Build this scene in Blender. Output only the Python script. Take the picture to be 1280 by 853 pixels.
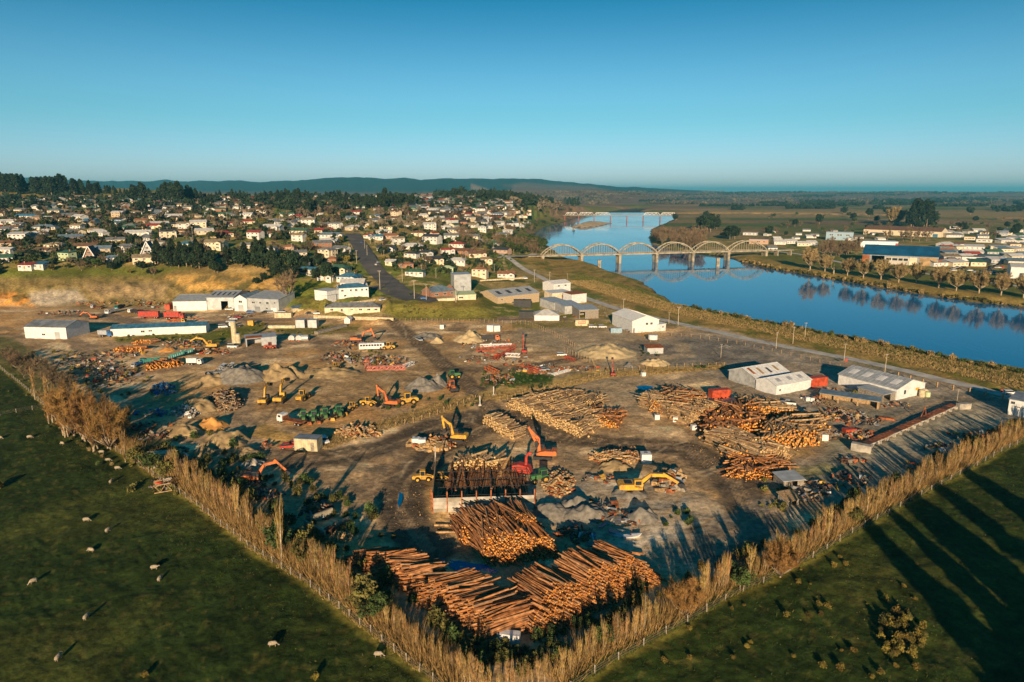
import bpy, math, random
import numpy as np
from mathutils import Vector, Matrix
random.seed(7); rng = np.random.default_rng(7)
S = bpy.context.scene
for o in list(bpy.data.objects): bpy.data.objects.remove(o)
R = math.radians
# ------------------------------------------------------------ camera
H = 75.0; F = 853.0; PITCH = R(12.4)
cam = bpy.data.cameras.new('camera'); cam.sensor_width = 36; cam.lens = 36*F/1280
cam.clip_start = 1; cam.clip_end = 120000
co = bpy.data.objects.new('camera', cam); S.collection.objects.link(co)
co.location = (0, 0, H); co.rotation_euler = (math.pi/2-PITCH, 0, 0); S.camera = co
# ------------------------------------------------------------ light
SUN_EL, SUN_AZ = 13.2, 3.2     # light travels towards azimuth 3.2 degrees right of the view axis
w = bpy.data.worlds.new('World'); S.world = w; w.use_nodes = True
nt = w.node_tree; nt.nodes.clear()
wo = nt.nodes.new('ShaderNodeOutputWorld'); bg = nt.nodes.new('ShaderNodeBackground')
sky = nt.nodes.new('ShaderNodeTexSky'); sky.sky_type = 'NISHITA'; sky.sun_disc = False
sky.sun_elevation = R(SUN_EL); sky.sun_rotation = R(180+SUN_AZ); sky.altitude = 50
sky.air_density = 1.0; sky.dust_density = 0.3; sky.ozone_density = 2.2
tcw = nt.nodes.new('ShaderNodeTexCoord'); sx = nt.nodes.new('ShaderNodeSeparateXYZ'); nt.links.new(tcw.outputs['Generated'], sx.inputs[0])
rp = nt.nodes.new('ShaderNodeValToRGB'); rp.color_ramp.interpolation = 'EASE'   # air tint: pale at the horizon, deeper teal blue overhead
rp.color_ramp.elements[0].position = 0.0; rp.color_ramp.elements[0].color = (.54, .68, 1.1, 1)
e1 = rp.color_ramp.elements.new(.11); e1.color = (.30, .60, .72, 1)
rp.color_ramp.elements[1].position = .11; rp.color_ramp.elements[2].position = .30; rp.color_ramp.elements[2].color = (.0, .36, .46, 1)
nt.links.new(sx.outputs['Z'], rp.inputs[0])
gm = nt.nodes.new('ShaderNodeMix'); gm.data_type = 'RGBA'; gm.blend_type = 'MULTIPLY'; gm.inputs[0].default_value = 1
nt.links.new(rp.outputs[0], gm.inputs[7])
hs = nt.nodes.new('ShaderNodeHueSaturation'); hs.inputs['Saturation'].default_value = 1.0
nt.links.new(sky.outputs[0], gm.inputs[6]); nt.links.new(gm.outputs[2], hs.inputs['Color'])
nt.links.new(hs.outputs[0], bg.inputs[0]); bg.inputs[1].default_value = 0.092
nt.links.new(bg.outputs[0], wo.inputs[0])
sun = bpy.data.lights.new('sun', 'SUN'); sun.energy = 5.0; sun.angle = R(0.53); sun.color = (1.0, 0.73, 0.45)
so = bpy.data.objects.new('sun', sun); S.collection.objects.link(so)
_sd = Vector((math.sin(R(SUN_AZ))*math.cos(R(SUN_EL)), math.cos(R(SUN_AZ))*math.cos(R(SUN_EL)), -math.sin(R(SUN_EL))))
so.rotation_euler = _sd.to_track_quat('-Z', 'Y').to_euler()
S.view_settings.view_transform = 'Standard'; S.view_settings.look = 'None'
S.view_settings.exposure = 0.75; S.view_settings.gamma = 1
S.render.engine = 'CYCLES'
# ------------------------------------------------------------ helpers
C = S.collection
def link(o): C.objects.link(o); return o
def nodes_mat(name):
    m = bpy.data.materials.new(name); m.use_nodes = True
    return m, m.node_tree, m.node_tree.nodes['Principled BSDF']
def mat(name, col, rough=0.75, var=0.25, scale=1.5, metal=0.0, bump=0.0, spec=0.3, randv=0.0, col2=None, coord='Object', trans=0.0):
    m, t, b = nodes_mat(name); N = t.nodes; L = t.links
    b.inputs['Roughness'].default_value = rough; b.inputs['Metallic'].default_value = metal
    b.inputs['Specular IOR Level'].default_value = spec
    tc = N.new('ShaderNodeTexCoord'); no = N.new('ShaderNodeTexNoise')
    no.inputs['Scale'].default_value = scale; no.inputs['Detail'].default_value = 4
    if coord == 'World':
        ge = N.new('ShaderNodeNewGeometry'); L.new(ge.outputs['Position'], no.inputs['Vector'])
    else: L.new(tc.outputs['Object'], no.inputs['Vector'])
    mx = N.new('ShaderNodeMix'); mx.data_type = 'RGBA'
    c2 = col2 or tuple(max(0, c*(1-var*1.4)) for c in col)
    mx.inputs[6].default_value = (*c2, 1)
    mx.inputs[7].default_value = (*[min(1, c*(1+var*0.5)) for c in col], 1)
    cr = N.new('ShaderNodeMapRange'); cr.inputs[1].default_value = .35; cr.inputs[2].default_value = .62
    L.new(no.outputs['Fac'], cr.inputs[0]); L.new(cr.outputs[0], mx.inputs[0])
    out = mx.outputs[2]
    if randv > 0:
        oi = N.new('ShaderNodeObjectInfo'); h = N.new('ShaderNodeHueSaturation')
        mr = N.new('ShaderNodeMapRange'); mr.inputs[3].default_value = 1-randv; mr.inputs[4].default_value = 1+randv
        mh = N.new('ShaderNodeMapRange'); mh.inputs[3].default_value = .5-randv*.04; mh.inputs[4].default_value = .5+randv*.04
        L.new(oi.outputs['Random'], mr.inputs[0]); L.new(mr.outputs[0], h.inputs['Value'])
        ml = N.new('ShaderNodeMath'); ml.operation = 'MULTIPLY'; ml.inputs[1].default_value = 7.31
        fr = N.new('ShaderNodeMath'); fr.operation = 'FRACT'
        L.new(oi.outputs['Random'], ml.inputs[0]); L.new(ml.outputs[0], fr.inputs[0]); L.new(fr.outputs[0], mh.inputs[0])
        L.new(mh.outputs[0], h.inputs['Hue']); L.new(out, h.inputs['Color']); out = h.outputs[0]
    L.new(out, b.inputs['Base Color'])
    if bump:
        bp = N.new('ShaderNodeBump'); bp.inputs['Strength'].default_value = bump; bp.inputs['Distance'].default_value = .15
        L.new(no.outputs['Fac'], bp.inputs['Height']); L.new(bp.outputs[0], b.inputs['Normal'])
    return m
M = {}
def dm(key, *a, **k): M[key] = mat(key, *a, **k)
dm('white_paint', (.64,.64,.63), .6, .14, .7); dm('cream_paint', (.62,.53,.38), .65, .18, .7)
dm('pale_green_paint', (.42,.50,.30), .65, .15); dm('house_white', (.57,.56,.53), .7, .2, .5); dm('brick', (.30,.15,.09), .85, .3, 3); dm('salmon', (.42,.28,.20), .8, .2)
dm('tan_wall', (.42,.32,.2), .8, .2); dm('grey_wall', (.36,.37,.37), .6, .2, .6); dm('blue_wall', (.25,.36,.45), .6, .2)
dm('iron_light', (.42,.44,.45), .45, .15, .5, metal=.3); dm('iron_grey', (.24,.26,.28), .5, .25, .35, metal=.2)
dm('iron_white', (.60,.61,.61), .5, .12, .8); dm('roof_blue', (.05,.16,.26), .5, .25, .4); dm('roof_hall', (.015,.10,.20), .4, .25, .1)
dm('roof_bluegrey', (.14,.2,.25), .5, .25, .5); dm('roof_red', (.27,.055,.04), .6, .25, .6); dm('roof_orange', (.25,.12,.07), .75, .25, .6)
dm('roof_brown', (.16,.09,.055), .75, .25, .6); dm('roof_green', (.05,.13,.085), .6, .25, .6); dm('roof_tan', (.25,.2,.13), .75, .25, .6)
dm('roof_grey', (.17,.18,.19), .6, .25, .6); dm('roof_white', (.50,.50,.49), .5, .15, .5); dm('roof_dark', (.045,.05,.06), .6, .2, .6)
dm('rust', (.30,.10,.035), .85, .45, 1.2, bump=.3); dm('rust_dark', (.12,.055,.03), .85, .4, 1.2)
dm('glass', (.02,.03,.04), .12, .1, 1, spec=.6); dm('frame', (.6,.6,.57), .6, .1); dm('concrete', (.40,.37,.32), .85, .25, .5, bump=.3)
dm('old_concrete', (.29,.255,.19), .85, .3, .3, bump=.3); dm('concrete_dark', (.2,.185,.16), .9, .3, .5, bump=.3)
dm('timber', (.34,.23,.12), .8, .3, 2); dm('timber_grey', (.25,.22,.18), .85, .3, 2); dm('fence_cream', (.5,.42,.27), .8, .25, 1)
dm('paint_yellow', (.58,.31,.02), .6, .25, 1.1, col2=(.30,.19,.06)); dm('paint_orange', (.56,.13,.025), .6, .25, 1.1, col2=(.26,.11,.05)); dm('paint_red', (.42,.035,.025), .6, .25, 1.2, col2=(.20,.05,.03))
dm('paint_green', (.02,.17,.045), .6, .3, 1.3, col2=(.09,.10,.045)); dm('paint_teal', (.02,.17,.15), .5, .3, 1.5); dm('paint_white', (.64,.64,.64), .4, .15, 1)
dm('paint_silver', (.42,.45,.48), .35, .15, 1, metal=.3); dm('paint_blue', (.03,.14,.4), .5, .3, 1.5); dm('paint_black', (.02,.022,.025), .5, .3)
dm('paint_pink', (.55,.17,.13), .6, .25); dm('steel_dark', (.035,.035,.04), .6, .3, 2, metal=.3); dm('tyre', (.018,.018,.018), .9, .2)
dm('rim', (.35,.33,.3), .5, .2); dm('container_red', (.42,.07,.03), .6, .3, .8); dm('container_cream', (.5,.43,.28), .6, .25, .8)
dm('lamp', (.7,.68,.6), .3, .1); dm('tail', (.4,.02,.01), .4, .1); dm('wool', (.35,.29,.205), .95, .3, 6, bump=.5); dm('sheep_skin', (.3,.25,.2), .9, .2)
dm('trunk', (.26,.2,.14), .9, .3, 3); dm('pale_trunk', (.38,.31,.21), .9, .3, 3)
dm('poplar_twig', (.31,.195,.07), .85, .4, .9, randv=.42); dm('willow_twig', (.30,.165,.05), .85, .4, .6, randv=.2)
dm('bare_twig', (.17,.12,.07), .9, .35, .5, randv=.25); dm('river_twig', (.30,.22,.10), .9, .3, .5, randv=.15)
dm('leaf_green', (.052,.082,.02), .8, .55, .55, randv=.3, coord='World'); dm('leaf_olive', (.12,.11,.028), .8, .5, .55, randv=.3, coord='World')
dm('leaf_dark', (.018,.036,.016), .85, .5, .3, randv=.25, coord='World'); dm('leaf_yellow', (.2,.15,.03), .85, .5, .8, randv=.3, coord='World')
dm('dry_grass', (.30,.215,.09), .9, .4, .6, coord='World'); dm('green_grass', (.085,.105,.022), .9, .4, .5, coord='World')
dm('sand', (.52,.40,.22), .95, .15, .3, coord='World', bump=.3); dm('sand_orange', (.55,.27,.075), .95, .2, .3, coord='World', bump=.3)
dm('gravel_grey', (.20,.185,.16), .95, .25, .8, coord='World', bump=.5); dm('soil_tan', (.34,.245,.125), .95, .35, .35, coord='World', bump=.5)
dm('rubble', (.36,.32,.26), .9, .6, 1.2, coord='World', bump=.5); dm('asphalt', (.105,.098,.09), .85, .2, .12, coord='World')
dm('gravel_road', (.50,.47,.42), .95, .2, .2, coord='World'); dm('paint_line', (.6,.58,.52), .8, .2)
dm('woodchip', (.5,.32,.14), .95, .3, 2); dm('firewood', (.48,.3,.15), .9, .4, 2, randv=.2); dm('far_wood', (.07,.062,.04), .95, .5, .01, coord='World')
dm('far_bare', (.11,.09,.06), .95, .5, .008, coord='World'); dm('blue_plastic', (.03,.13,.3), .5, .4, 1); dm('scrap', (.13,.10,.08), .8, .8, .8, col2=(.03,.03,.035), coord='World')
M['tarp'] = M['roof_bluegrey']

def setup(o, label=None, cat=None, group=None, kind=None):
    if label: o['label'] = label
    if cat: o['category'] = cat
    if group: o['group'] = group
    if kind: o['kind'] = kind
    return o
class MB:
    def __init__(s): s.V = []; s.F = []; s.mi = []; s.cur = 0
    def add(s, V, Fs, mi=None):
        n = len(s.V); s.V.extend(V); m = s.cur if mi is None else mi
        for f in Fs: s.F.append(tuple(i+n for i in f)); s.mi.append(m)
        return s
    def box(s, cx, cy, cz, sx, sy, sz, rz=0, ry=0, rx=0, top=1.0):
        hx, hy, hz = sx/2, sy/2, sz/2
        P = [(-hx,-hy,-hz),(hx,-hy,-hz),(hx,hy,-hz),(-hx,hy,-hz),(-hx*top,-hy*top,hz),(hx*top,-hy*top,hz),(hx*top,hy*top,hz),(-hx*top,hy*top,hz)]
        if rz or ry or rx:
            m = Matrix.Rotation(rz,3,'Z') @ Matrix.Rotation(ry,3,'Y') @ Matrix.Rotation(rx,3,'X'); P = [tuple(m @ Vector(p)) for p in P]
        return s.add([(p[0]+cx,p[1]+cy,p[2]+cz) for p in P], [(0,3,2,1),(4,5,6,7),(0,1,5,4),(1,2,6,5),(2,3,7,6),(3,0,4,7)])
    def beam(s, a, b, w, h=None):
        h = h or w; a = Vector(a); b = Vector(b); d = (b-a).normalized()
        up = Vector((0,0,1)) if abs(d.z) < .98 else Vector((1,0,0))
        x = d.cross(up).normalized()*w/2; y = x.cross(d).normalized()*h/2
        V = [tuple(q) for q in (a-x-y,a+x-y,a+x+y,a-x+y,b-x-y,b+x-y,b+x+y,b-x+y)]
        return s.add(V, [(0,1,2,3),(7,6,5,4),(4,5,1,0),(5,6,2,1),(6,7,3,2),(7,4,0,3)])
    def cyl(s, a, b, r0, r1=None, n=8, caps=True, capmi=None):
        r1 = r0 if r1 is None else r1; a = Vector(a); b = Vector(b); d = (b-a).normalized()
        up = Vector((0,0,1)) if abs(d.z) < .95 else Vector((1,0,0))
        x = d.cross(up).normalized(); y = d.cross(x).normalized(); V = []
        for c, r in ((a,r0),(b,r1)):
            for i in range(n):
                t = 2*math.pi*i/n; V.append(tuple(c+x*math.cos(t)*r+y*math.sin(t)*r))
        s.add(V, [(i,(i+1)%n,n+(i+1)%n,n+i) for i in range(n)])
        if caps: 
            k = s.cur if capmi is None else capmi
            s.F.append(tuple(len(s.V)-2*n+i for i in range(n-1,-1,-1))); s.mi.append(k)
            s.F.append(tuple(len(s.V)-n+i for i in range(n))); s.mi.append(k)
        return s
    def prism(s, pts, y0, y1):      # (x,z) outline, anticlockwise seen from -Y, extruded along y
        n = len(pts); V = [(x,y0,z) for x,z in pts]+[(x,y1,z) for x,z in pts]
        return s.add(V, [tuple(range(n)), tuple(range(2*n-1,n-1,-1))]+[(i,n+i,n+(i+1)%n,(i+1)%n) for i in range(n)])
    def tube(s, pts, radii, n=6):
        for i in range(len(pts)-1): s.cyl(pts[i], pts[i+1], radii[i], radii[i+1], n, caps=(i in (0,len(pts)-2)))
        return s
    def mesh(s, name, smooth=False):
        me = bpy.data.meshes.new(name); me.from_pydata(s.V, [], s.F)
        if any(s.mi): me.polygons.foreach_set('material_index', s.mi)
        if smooth: me.polygons.foreach_set('use_smooth', [True]*len(s.F))
        me.update(); return me
def tris_mesh(name, V, k=3):       # V: (n,k,3) array of loose faces
    n = len(V); me = bpy.data.meshes.new(name); me.vertices.add(n*k); me.vertices.foreach_set('co', np.ascontiguousarray(V, dtype=np.float32).ravel())
    me.loops.add(n*k); me.loops.foreach_set('vertex_index', np.arange(n*k, dtype=np.int32))
    me.polygons.add(n); me.polygons.foreach_set('loop_start', np.arange(0,n*k,k,dtype=np.int32))
    me.update(calc_edges=True); return me
def grid_mesh(name, X, Y, Z, smooth=True):
    r, c = X.shape; me = bpy.data.meshes.new(name)
    me.vertices.add(r*c); me.vertices.foreach_set('co', np.stack([X,Y,Z],-1).astype(np.float32).ravel())
    i = np.arange(r*c).reshape(r,c); q = np.stack([i[:-1,:-1],i[:-1,1:],i[1:,1:],i[1:,:-1]],-1).reshape(-1,4)
    n = len(q); me.loops.add(n*4); me.loops.foreach_set('vertex_index', q.astype(np.int32).ravel())
    me.polygons.add(n); me.polygons.foreach_set('loop_start', np.arange(0,n*4,4,dtype=np.int32))
    if smooth: me.polygons.foreach_set('use_smooth', np.ones(n,dtype=bool))
    me.update(calc_edges=True); return me
def P(name, mb, m, kids=(), loc=(0,0,0), rot=(0,0,0), sc=(1,1,1), label=None, smooth=False):
    me = mb.mesh(name, smooth) if isinstance(mb, MB) else mb
    return dict(name=name, me=me, m=m, kids=list(kids), loc=loc, rot=rot, sc=sc, label=label)
def put_parts(parts, parent, mats):
    for p in parts:
        me = p['me']; ms = p['m'] if isinstance(p['m'], (list,tuple)) else [p['m']]
        while len(me.materials) < len(ms): me.materials.append(None)
        o = link(bpy.data.objects.new(p['name'], me)); o.parent = parent
        for i, k in enumerate(ms):
            k = mats.get(k, k); sl = o.material_slots[i]; sl.link = 'OBJECT'; sl.material = M[k] if isinstance(k, str) else k
        o.location = p['loc']; o.rotation_euler = p['rot']; o.scale = p['sc']
        if p['label']: o['label'] = p['label']
        if p['kids']: put_parts(p['kids'], o, mats)
def put(name, parts, label, cat, loc, rz=0, sc=1.0, group=None, mats={}):
    e = link(bpy.data.objects.new(name, None)); e.empty_display_size = .5
    e.location = loc; e.rotation_euler = (0,0,rz); e.scale = (sc,sc,sc) if not isinstance(sc, tuple) else sc
    setup(e, label, cat, group); put_parts(parts, e, mats); return e
def single(name, mb, m, label=None, cat=None, group=None, kind=None, loc=(0,0,0), rz=0, smooth=False, parent=None):
    me = mb.mesh(name, smooth) if isinstance(mb, MB) else mb
    for k in (m if isinstance(m,(list,tuple)) else [m]):
        if len(me.materials) < (len(m) if isinstance(m,(list,tuple)) else 1): me.materials.append(M[k] if isinstance(k,str) else k)
    o = link(bpy.data.objects.new(name, me)); o.location = loc; o.rotation_euler = (0,0,rz); o.parent = parent
    return setup(o, label, cat, group, kind)
# ------------------------------------------------------------ noise
def _hash(ix, iy, s):
    h = (ix.astype(np.int64)*374761393 + iy.astype(np.int64)*668265263 + s*1442695041) & 0xffffffff
    h = ((h ^ (h >> 13))*1274126177) & 0xffffffff
    return ((h ^ (h >> 16)) & 0xffff)/65535.0
def vnoise(x, y, s=0):
    x = np.asarray(x,float); y = np.asarray(y,float); ix = np.floor(x); iy = np.floor(y); fx = x-ix; fy = y-iy
    fx = fx*fx*(3-2*fx); fy = fy*fy*(3-2*fy)
    a = _hash(ix,iy,s); b = _hash(ix+1,iy,s); c = _hash(ix,iy+1,s); d = _hash(ix+1,iy+1,s)
    return (a*(1-fx)+b*fx)*(1-fy)+(c*(1-fx)+d*fx)*fy
def fbm(x, y, s=0, o=4):
    v = 0; a = .5
    for i in range(o): v = v+a*vnoise(x*2**i, y*2**i, s+i*17); a *= .5
    return v
def smooth01(t): t = np.clip(t,0,1); return t*t*(3-2*t)
# ------------------------------------------------------------ projection and terrain
ct, st = math.cos(PITCH), math.sin(PITCH)
def project(X, Y, Z):
    d = Y*ct+(H-Z)*st; v = Y*st-(H-Z)*ct
    d = np.where(np.abs(d) < 1e-3, 1e-3, d)
    return 640+F*X/d, 426.5-F*v/d
def ray(px, py):
    a = (px-640)/F; b = (426.5-py)/F; q = ct+b*st
    return a/q, (-st+b*ct)/q          # X/Y and dZ/dY
def flat(px, py, z=0):
    u, s = ray(px, py); Y = (z-H)/s; return (u*Y, Y)
_D = [0,300,380,400,415,430,450,480,520,560,600,700,850,1000,1200,1400,1600,1800,2200,3000,4500,7000]
_T = {  # ground height by viewing column (pixel) and distance
-500:[0,0,0,0,0,0,3,14,26,33,36,42,50,55,66,82,92,96,90,60,30,20],
0:   [0,0,0,0,0,0,0,10,22,28,33,38,44,52,66,80,86,84,70,40,20,10],
150: [0,0,0,0,0,0,0,9,20,26,31,36,42,50,62,76,80,76,60,35,20,10],
330: [0,0,0,0,0,0,4,13,22,27,30,34,39,45,54,62,65,64,52,30,15,8],
400: [0,0,0,1,6,8,9,12,17,21,25,31,37,44,53,60,62,63,56,30,15,8],
500: [0,0,0,2,7,8,8.5,10,13,16,19,26,35,43,51,57,60,62,60,32,12,6],
590: [0,0,0,1,6,7,7,7.5,8.5,10,12,18,28,38,49,56,61,65,66,34,12,6],
625: [0,0,0,0,1,2,2,2.5,4,6,8,13,22,32,44,52,57,61,62,32,12,6],
660: [0,0,0,0,0,0,0,0,1,2,3,5,8,14,22,34,42,48,52,28,12,5],
700: [0,0,0,0,0,0,0,0,0,0,0,0,0,2,3,3,8,20,30,18,8,4],
770: [0]*16+[0,0,2,6,5,2],
1900:[0]*22}
_cols = sorted(_T); _tab = np.array([_T[c] for c in _cols], float)
_colu = np.array([(c-640)/F for c in _cols])
_SK = [(-500,226),(0,224),(60,222),(160,228.5),(210,226),(245,225),(330,225),(455,223),(520,224.5),(560,223),(610,221.5),(650,222),(700,227.5),(740,231),(800,235),(860,238),(900,238.6),(2500,238.8)]
def monosmooth(D, tab, d):
    return np.interp(d, D, tab)
def height(u, Y):
    u = np.asarray(u,float); Y = np.asarray(Y,float); Yc = np.maximum(Y, 0)
    # columns
    zc = np.stack([np.interp(Yc, _D, t) for t in _tab], 0)
    k = np.clip(np.searchsorted(_colu, u)-1, 0, len(_colu)-2); f = np.clip((u-_colu[k])/(_colu[k+1]-_colu[k]),0,1); f = f*f*(3-2*f)
    ii = np.indices(u.shape); z = np.take_along_axis(zc, k[None], 0)[0]*(1-f)+np.take_along_axis(zc, (k+1)[None], 0)[0]*f
    X = u*np.maximum(Y,60)
    amp = np.clip(z/20,0,1)*np.clip((3200-Y)/1500,0,1)
    z = z+(fbm(X/70,Y/70,3)-.47)*7*amp+(fbm(X/18,Y/18,9)-.47)*2.2*np.clip(z/8,0,1)*np.clip((1200-Y)/500,0,1)
    # quarry face roughness
    z = z+((fbm(X/9,Y/9,21)-.45)*6+(fbm(X/3.5,Y/6,22)-.45)*4)*np.exp(-((z-6)/6)**2)*(z>.5)*(u<-.18)
    # far hills
    px = 640+u*F; sk = np.interp(px, [a for a,b in _SK], [b for a,b in _SK]); sk = sk+((fbm(px/22.,px*0,71,4)-.47)*5)*np.clip((238-sk)/6,0,1)
    top = H+(239.0-sk)/F*9000*1.02
    n = fbm(X/900,Y/1400,40,5)
    ridge = smooth01((Y-5200)/3600)*(1-smooth01((Y-9600)/4000))
    hillz = np.maximum(top,0)*ridge*(.80+.45*(n-.25))
    hillz = np.minimum(hillz, np.maximum(H+(239.0-sk)/F*Y,0))*np.clip((242-sk)/4,0,1)
    front = 95*smooth01((px-560)/90)*(1-smooth01((px-730)/150))*smooth01((Y-4200)/1500)*(1-smooth01((Y-6200)/1500))*(.75+.5*n)
    z = z*(1-ridge)+np.maximum(hillz, 0)
    z = np.maximum(z, front)
    return z
WATER_Z = -4.0
_riv = [(1900,585),(1600,530),(1400,489),(1280,464),(1210,454),(1160,442),(1135,437),(1047,421),(1010,412),(960,405),(922,397),(885,390),(847,383),(830,373),(815,363),(802,353),(780,345),(760,339),(740,330.5),(715,325.5),(702,320.5),(688,311),(676,301),(668,293),(675,286.5),(690,281.5),(706,277.5),(722,272.5),(745,267),(765,264.3),(780,262),(800,260.6),(806,261.5),(800,264.5),(815,266.6),(845,268.5),(842,275),(828,281),(815,286),(812,296),(814,305),(835,312),(880,318.5),(915,322.5),(928,329),(960,336),(1010,344),(1072,355),(1135,366),(1210,377),(1280,385),(1400,404),(1600,435),(1900,480)]
_riv2 = [(846,268.3),(900,268),(960,268.2),(1120,270),(1118,271.6),(960,270),(850,270)]
_riv3 = [(1232,273.8),(1300,274.5),(1500,276),(1500,279),(1290,277.8),(1240,276.4)]
RIV = [np.array([flat(x,y,WATER_Z) for x,y in r]) for r in (_riv,_riv2,_riv3)]
SPIT = np.array([flat(x,y,WATER_Z) for x,y in [(712,284),(728,285),(748,283.2),(765,279.5),(750,279.6),(722,281)]])
def sdf(X, Y, P):   # signed distance, negative inside
    P = np.asarray(P,float); n = len(P); d = np.full(X.shape, 1e18); ins = np.zeros(X.shape,bool)
    for i in range(n):
        a = P[i]; b = P[(i+1)%n]; e = b-a; wx = X-a[0]; wy = Y-a[1]
        t = np.clip((wx*e[0]+wy*e[1])/max(e@e,1e-12),0,1)
        d = np.minimum(d,(wx-t*e[0])**2+(wy-t*e[1])**2)
        c = ((a[1] > Y) != (b[1] > Y))
        with np.errstate(divide='ignore',invalid='ignore'): xx = (b[0]-a[0])*(Y-a[1])/(b[1]-a[1]+1e-30)+a[0]
        ins ^= c & (X < xx)
    d = np.sqrt(d); return np.where(ins,-d,d)
rows = [-3000,-800,-200,-50,0,20,35]+list(45*np.exp(np.arange(0, math.log(480/45), .0062)))
rows += list(rows[-1]*np.exp(np.arange(.008, math.log(3200/480), .008)))
rows += list(rows[-1]*np.exp(np.arange(.022, math.log(14000/3200), .022)))+[16000,20000,26000,36000,60000,90000]
rows = np.array(rows); FU = np.arange(-870,871,2.4)/F*1.0
cols = np.concatenate([[-30,-12,-6,-3,-2,-1.5,-1.25,-1.1],FU,[1.1,1.25,1.5,2,3,6,12,30]])
UU, YY = np.meshgrid(cols, rows); XX = np.clip(UU*np.maximum(YY,60),-90000,90000)
ZZ = height(UU, YY)
_near = (YY < 450)
rough = (fbm(XX/6,YY/6,5)-.47)*.8+(fbm(XX/1.7,YY/1.7,6,3)-.44)*.42
ZZ = ZZ+np.where(_near & (YY>40), rough*np.clip((450-YY)/80,0,1), 0)
dr = np.full(XX.shape, 1e9)
for k, rp in enumerate(RIV):
    mnx, mny = rp.min(0)-60; mxx, mxy = rp.max(0)+60
    m = (XX>mnx)&(XX<mxx)&(YY>mny)&(YY<mxy); dr[m] = np.minimum(dr[m], sdf(XX[m],YY[m],rp))
m = dr < 0; ds = np.full(XX.shape,1e9); ds[m] = sdf(XX[m],YY[m],SPIT); dr = np.maximum(dr, -ds)
dr = dr+(fbm(XX/14,YY/14,77)-.47)*np.where(YY<1000,7,14)
bank = np.where(dr>0, WATER_Z+.25+np.clip(dr,0,40)*.30, WATER_Z+.25+np.maximum(dr,-20)*.35)
ZZ = np.where(dr < 45, np.minimum(ZZ, bank), ZZ)
_ur = (cols > -1.05) & (cols < 1.05); _ci = np.where(_ur)[0]; _cu = cols[_ci]
_rs = np.where(rows >= 45)[0]; _ry = rows[_rs]
def G(px, py, dz=0):
    """world point where the photo's pixel meets the terrain"""
    u, s = ray(px, py); x = np.interp(u, _cu, np.arange(len(_cu))); i = int(min(x, len(_cu)-2)); f = x-i
    h = ZZ[_rs, _ci[i]]*(1-f)+ZZ[_rs, _ci[i+1]]*f
    r = H+s*_ry; below = np.where(r <= h)[0]
    if len(below) == 0: k = len(_ry)-1; return Vector((u*_ry[k], _ry[k], h[k]))
    k = below[0]
    if k == 0: return Vector((u*_ry[0],_ry[0],h[0]))
    a = r[k-1]-h[k-1]; b = r[k]-h[k]; t = a/(a-b); Y = _ry[k-1]+t*(_ry[k]-_ry[k-1])
    return Vector((u*Y, Y, h[k-1]+t*(h[k]-h[k-1])+dz))
def ZG(X, Y):
    u = X/max(Y,60); x = np.interp(u, _cu, np.arange(len(_cu))); i = int(min(x,len(_cu)-2)); f = x-i
    y = np.interp(Y, _ry, np.arange(len(_ry))); j = int(min(y,len(_ry)-2)); g = y-j
    a = ZZ[_rs[j],_ci[i]]*(1-f)+ZZ[_rs[j],_ci[i+1]]*f; b = ZZ[_rs[j+1],_ci[i]]*(1-f)+ZZ[_rs[j+1],_ci[i+1]]*f
    return a*(1-g)+b*g
def mpp(v): return (v.y*ct+(H-v.z)*st)/F
def on(x, y, dz=0): return Vector((x, y, ZG(x,y)+dz))
def hd(a, b): 
    a = G(*a); b = G(*b); return math.atan2(b.y-a.y, b.x-a.x)
# ------------------------------------------------------------ ground colour (albedo baked per vertex of the terrain)
PXv, PYv = project(XX, YY, ZZ)
PXn = PXv+(vnoise(XX/3,YY/3,31)-.5)*5*np.clip(200/np.maximum(YY,1),.15,1)+(fbm(XX/12,YY/12,32)-.47)*14*np.clip(250/np.maximum(YY,1),.1,1)
PYn = PYv+(fbm(XX/10,YY/10,33)-.47)*10*np.clip(250/np.maximum(YY,1),.08,1)
COL = np.zeros(XX.shape+(3,)); COL[:] = (.22,.175,.07)
front_ok = YY > 40
def setc(mask, c):
    COL[:] = COL*(1-mask[...,None])+np.array(c)*mask[...,None]
def paint(poly, c, soft=3, k=1.0, noisy=True, nz=None):
    p = np.array(poly, float); x, y = (PXn, PYn) if noisy else (PXv, PYv)
    m = front_ok&(x>p[:,0].min()-soft*3)&(x<p[:,0].max()+soft*3)&(y>p[:,1].min()-soft*3)&(y<p[:,1].max()+soft*3)
    out = np.zeros(XX.shape)
    if m.any(): out[m] = smooth01(.5-sdf(x[m],y[m],p)/(2*soft))*k
    if nz is not None: out = out*nz
    setc(out, c); return out
def stroke(pts, wd, c, k=1.0, soft=.5):     # ribbon in world metres along pixel points
    P3 = [G0(*p) for p in pts]; d = np.full(XX.shape,1e9)
    A = np.array([(p[0],p[1]) for p in P3]); mn = A.min(0)-wd*4; mx = A.max(0)+wd*4
    m = (XX>mn[0])&(XX<mx[0])&(YY>mn[1])&(YY<mx[1]); x = XX[m]+(vnoise(XX[m]/5,YY[m]/5,61)-.5)*1.5; y = YY[m]+(vnoise(XX[m]/5,YY[m]/5,62)-.5)*1.5
    dd = np.full(x.shape,1e9)
    for a,b in zip(A[:-1],A[1:]):
        e = b-a; t = np.clip(((x-a[0])*e[0]+(y-a[1])*e[1])/max(e@e,1e-9),0,1); dd = np.minimum(dd,np.hypot(x-a[0]-t*e[0],y-a[1]-t*e[1]))
    o = np.zeros(XX.shape); o[m] = smooth01(.5-(dd-wd/2)/(wd*soft+.4))*k; setc(o, c)
def G0(px,py): v = G(px,py); return (v.x,v.y)
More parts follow.
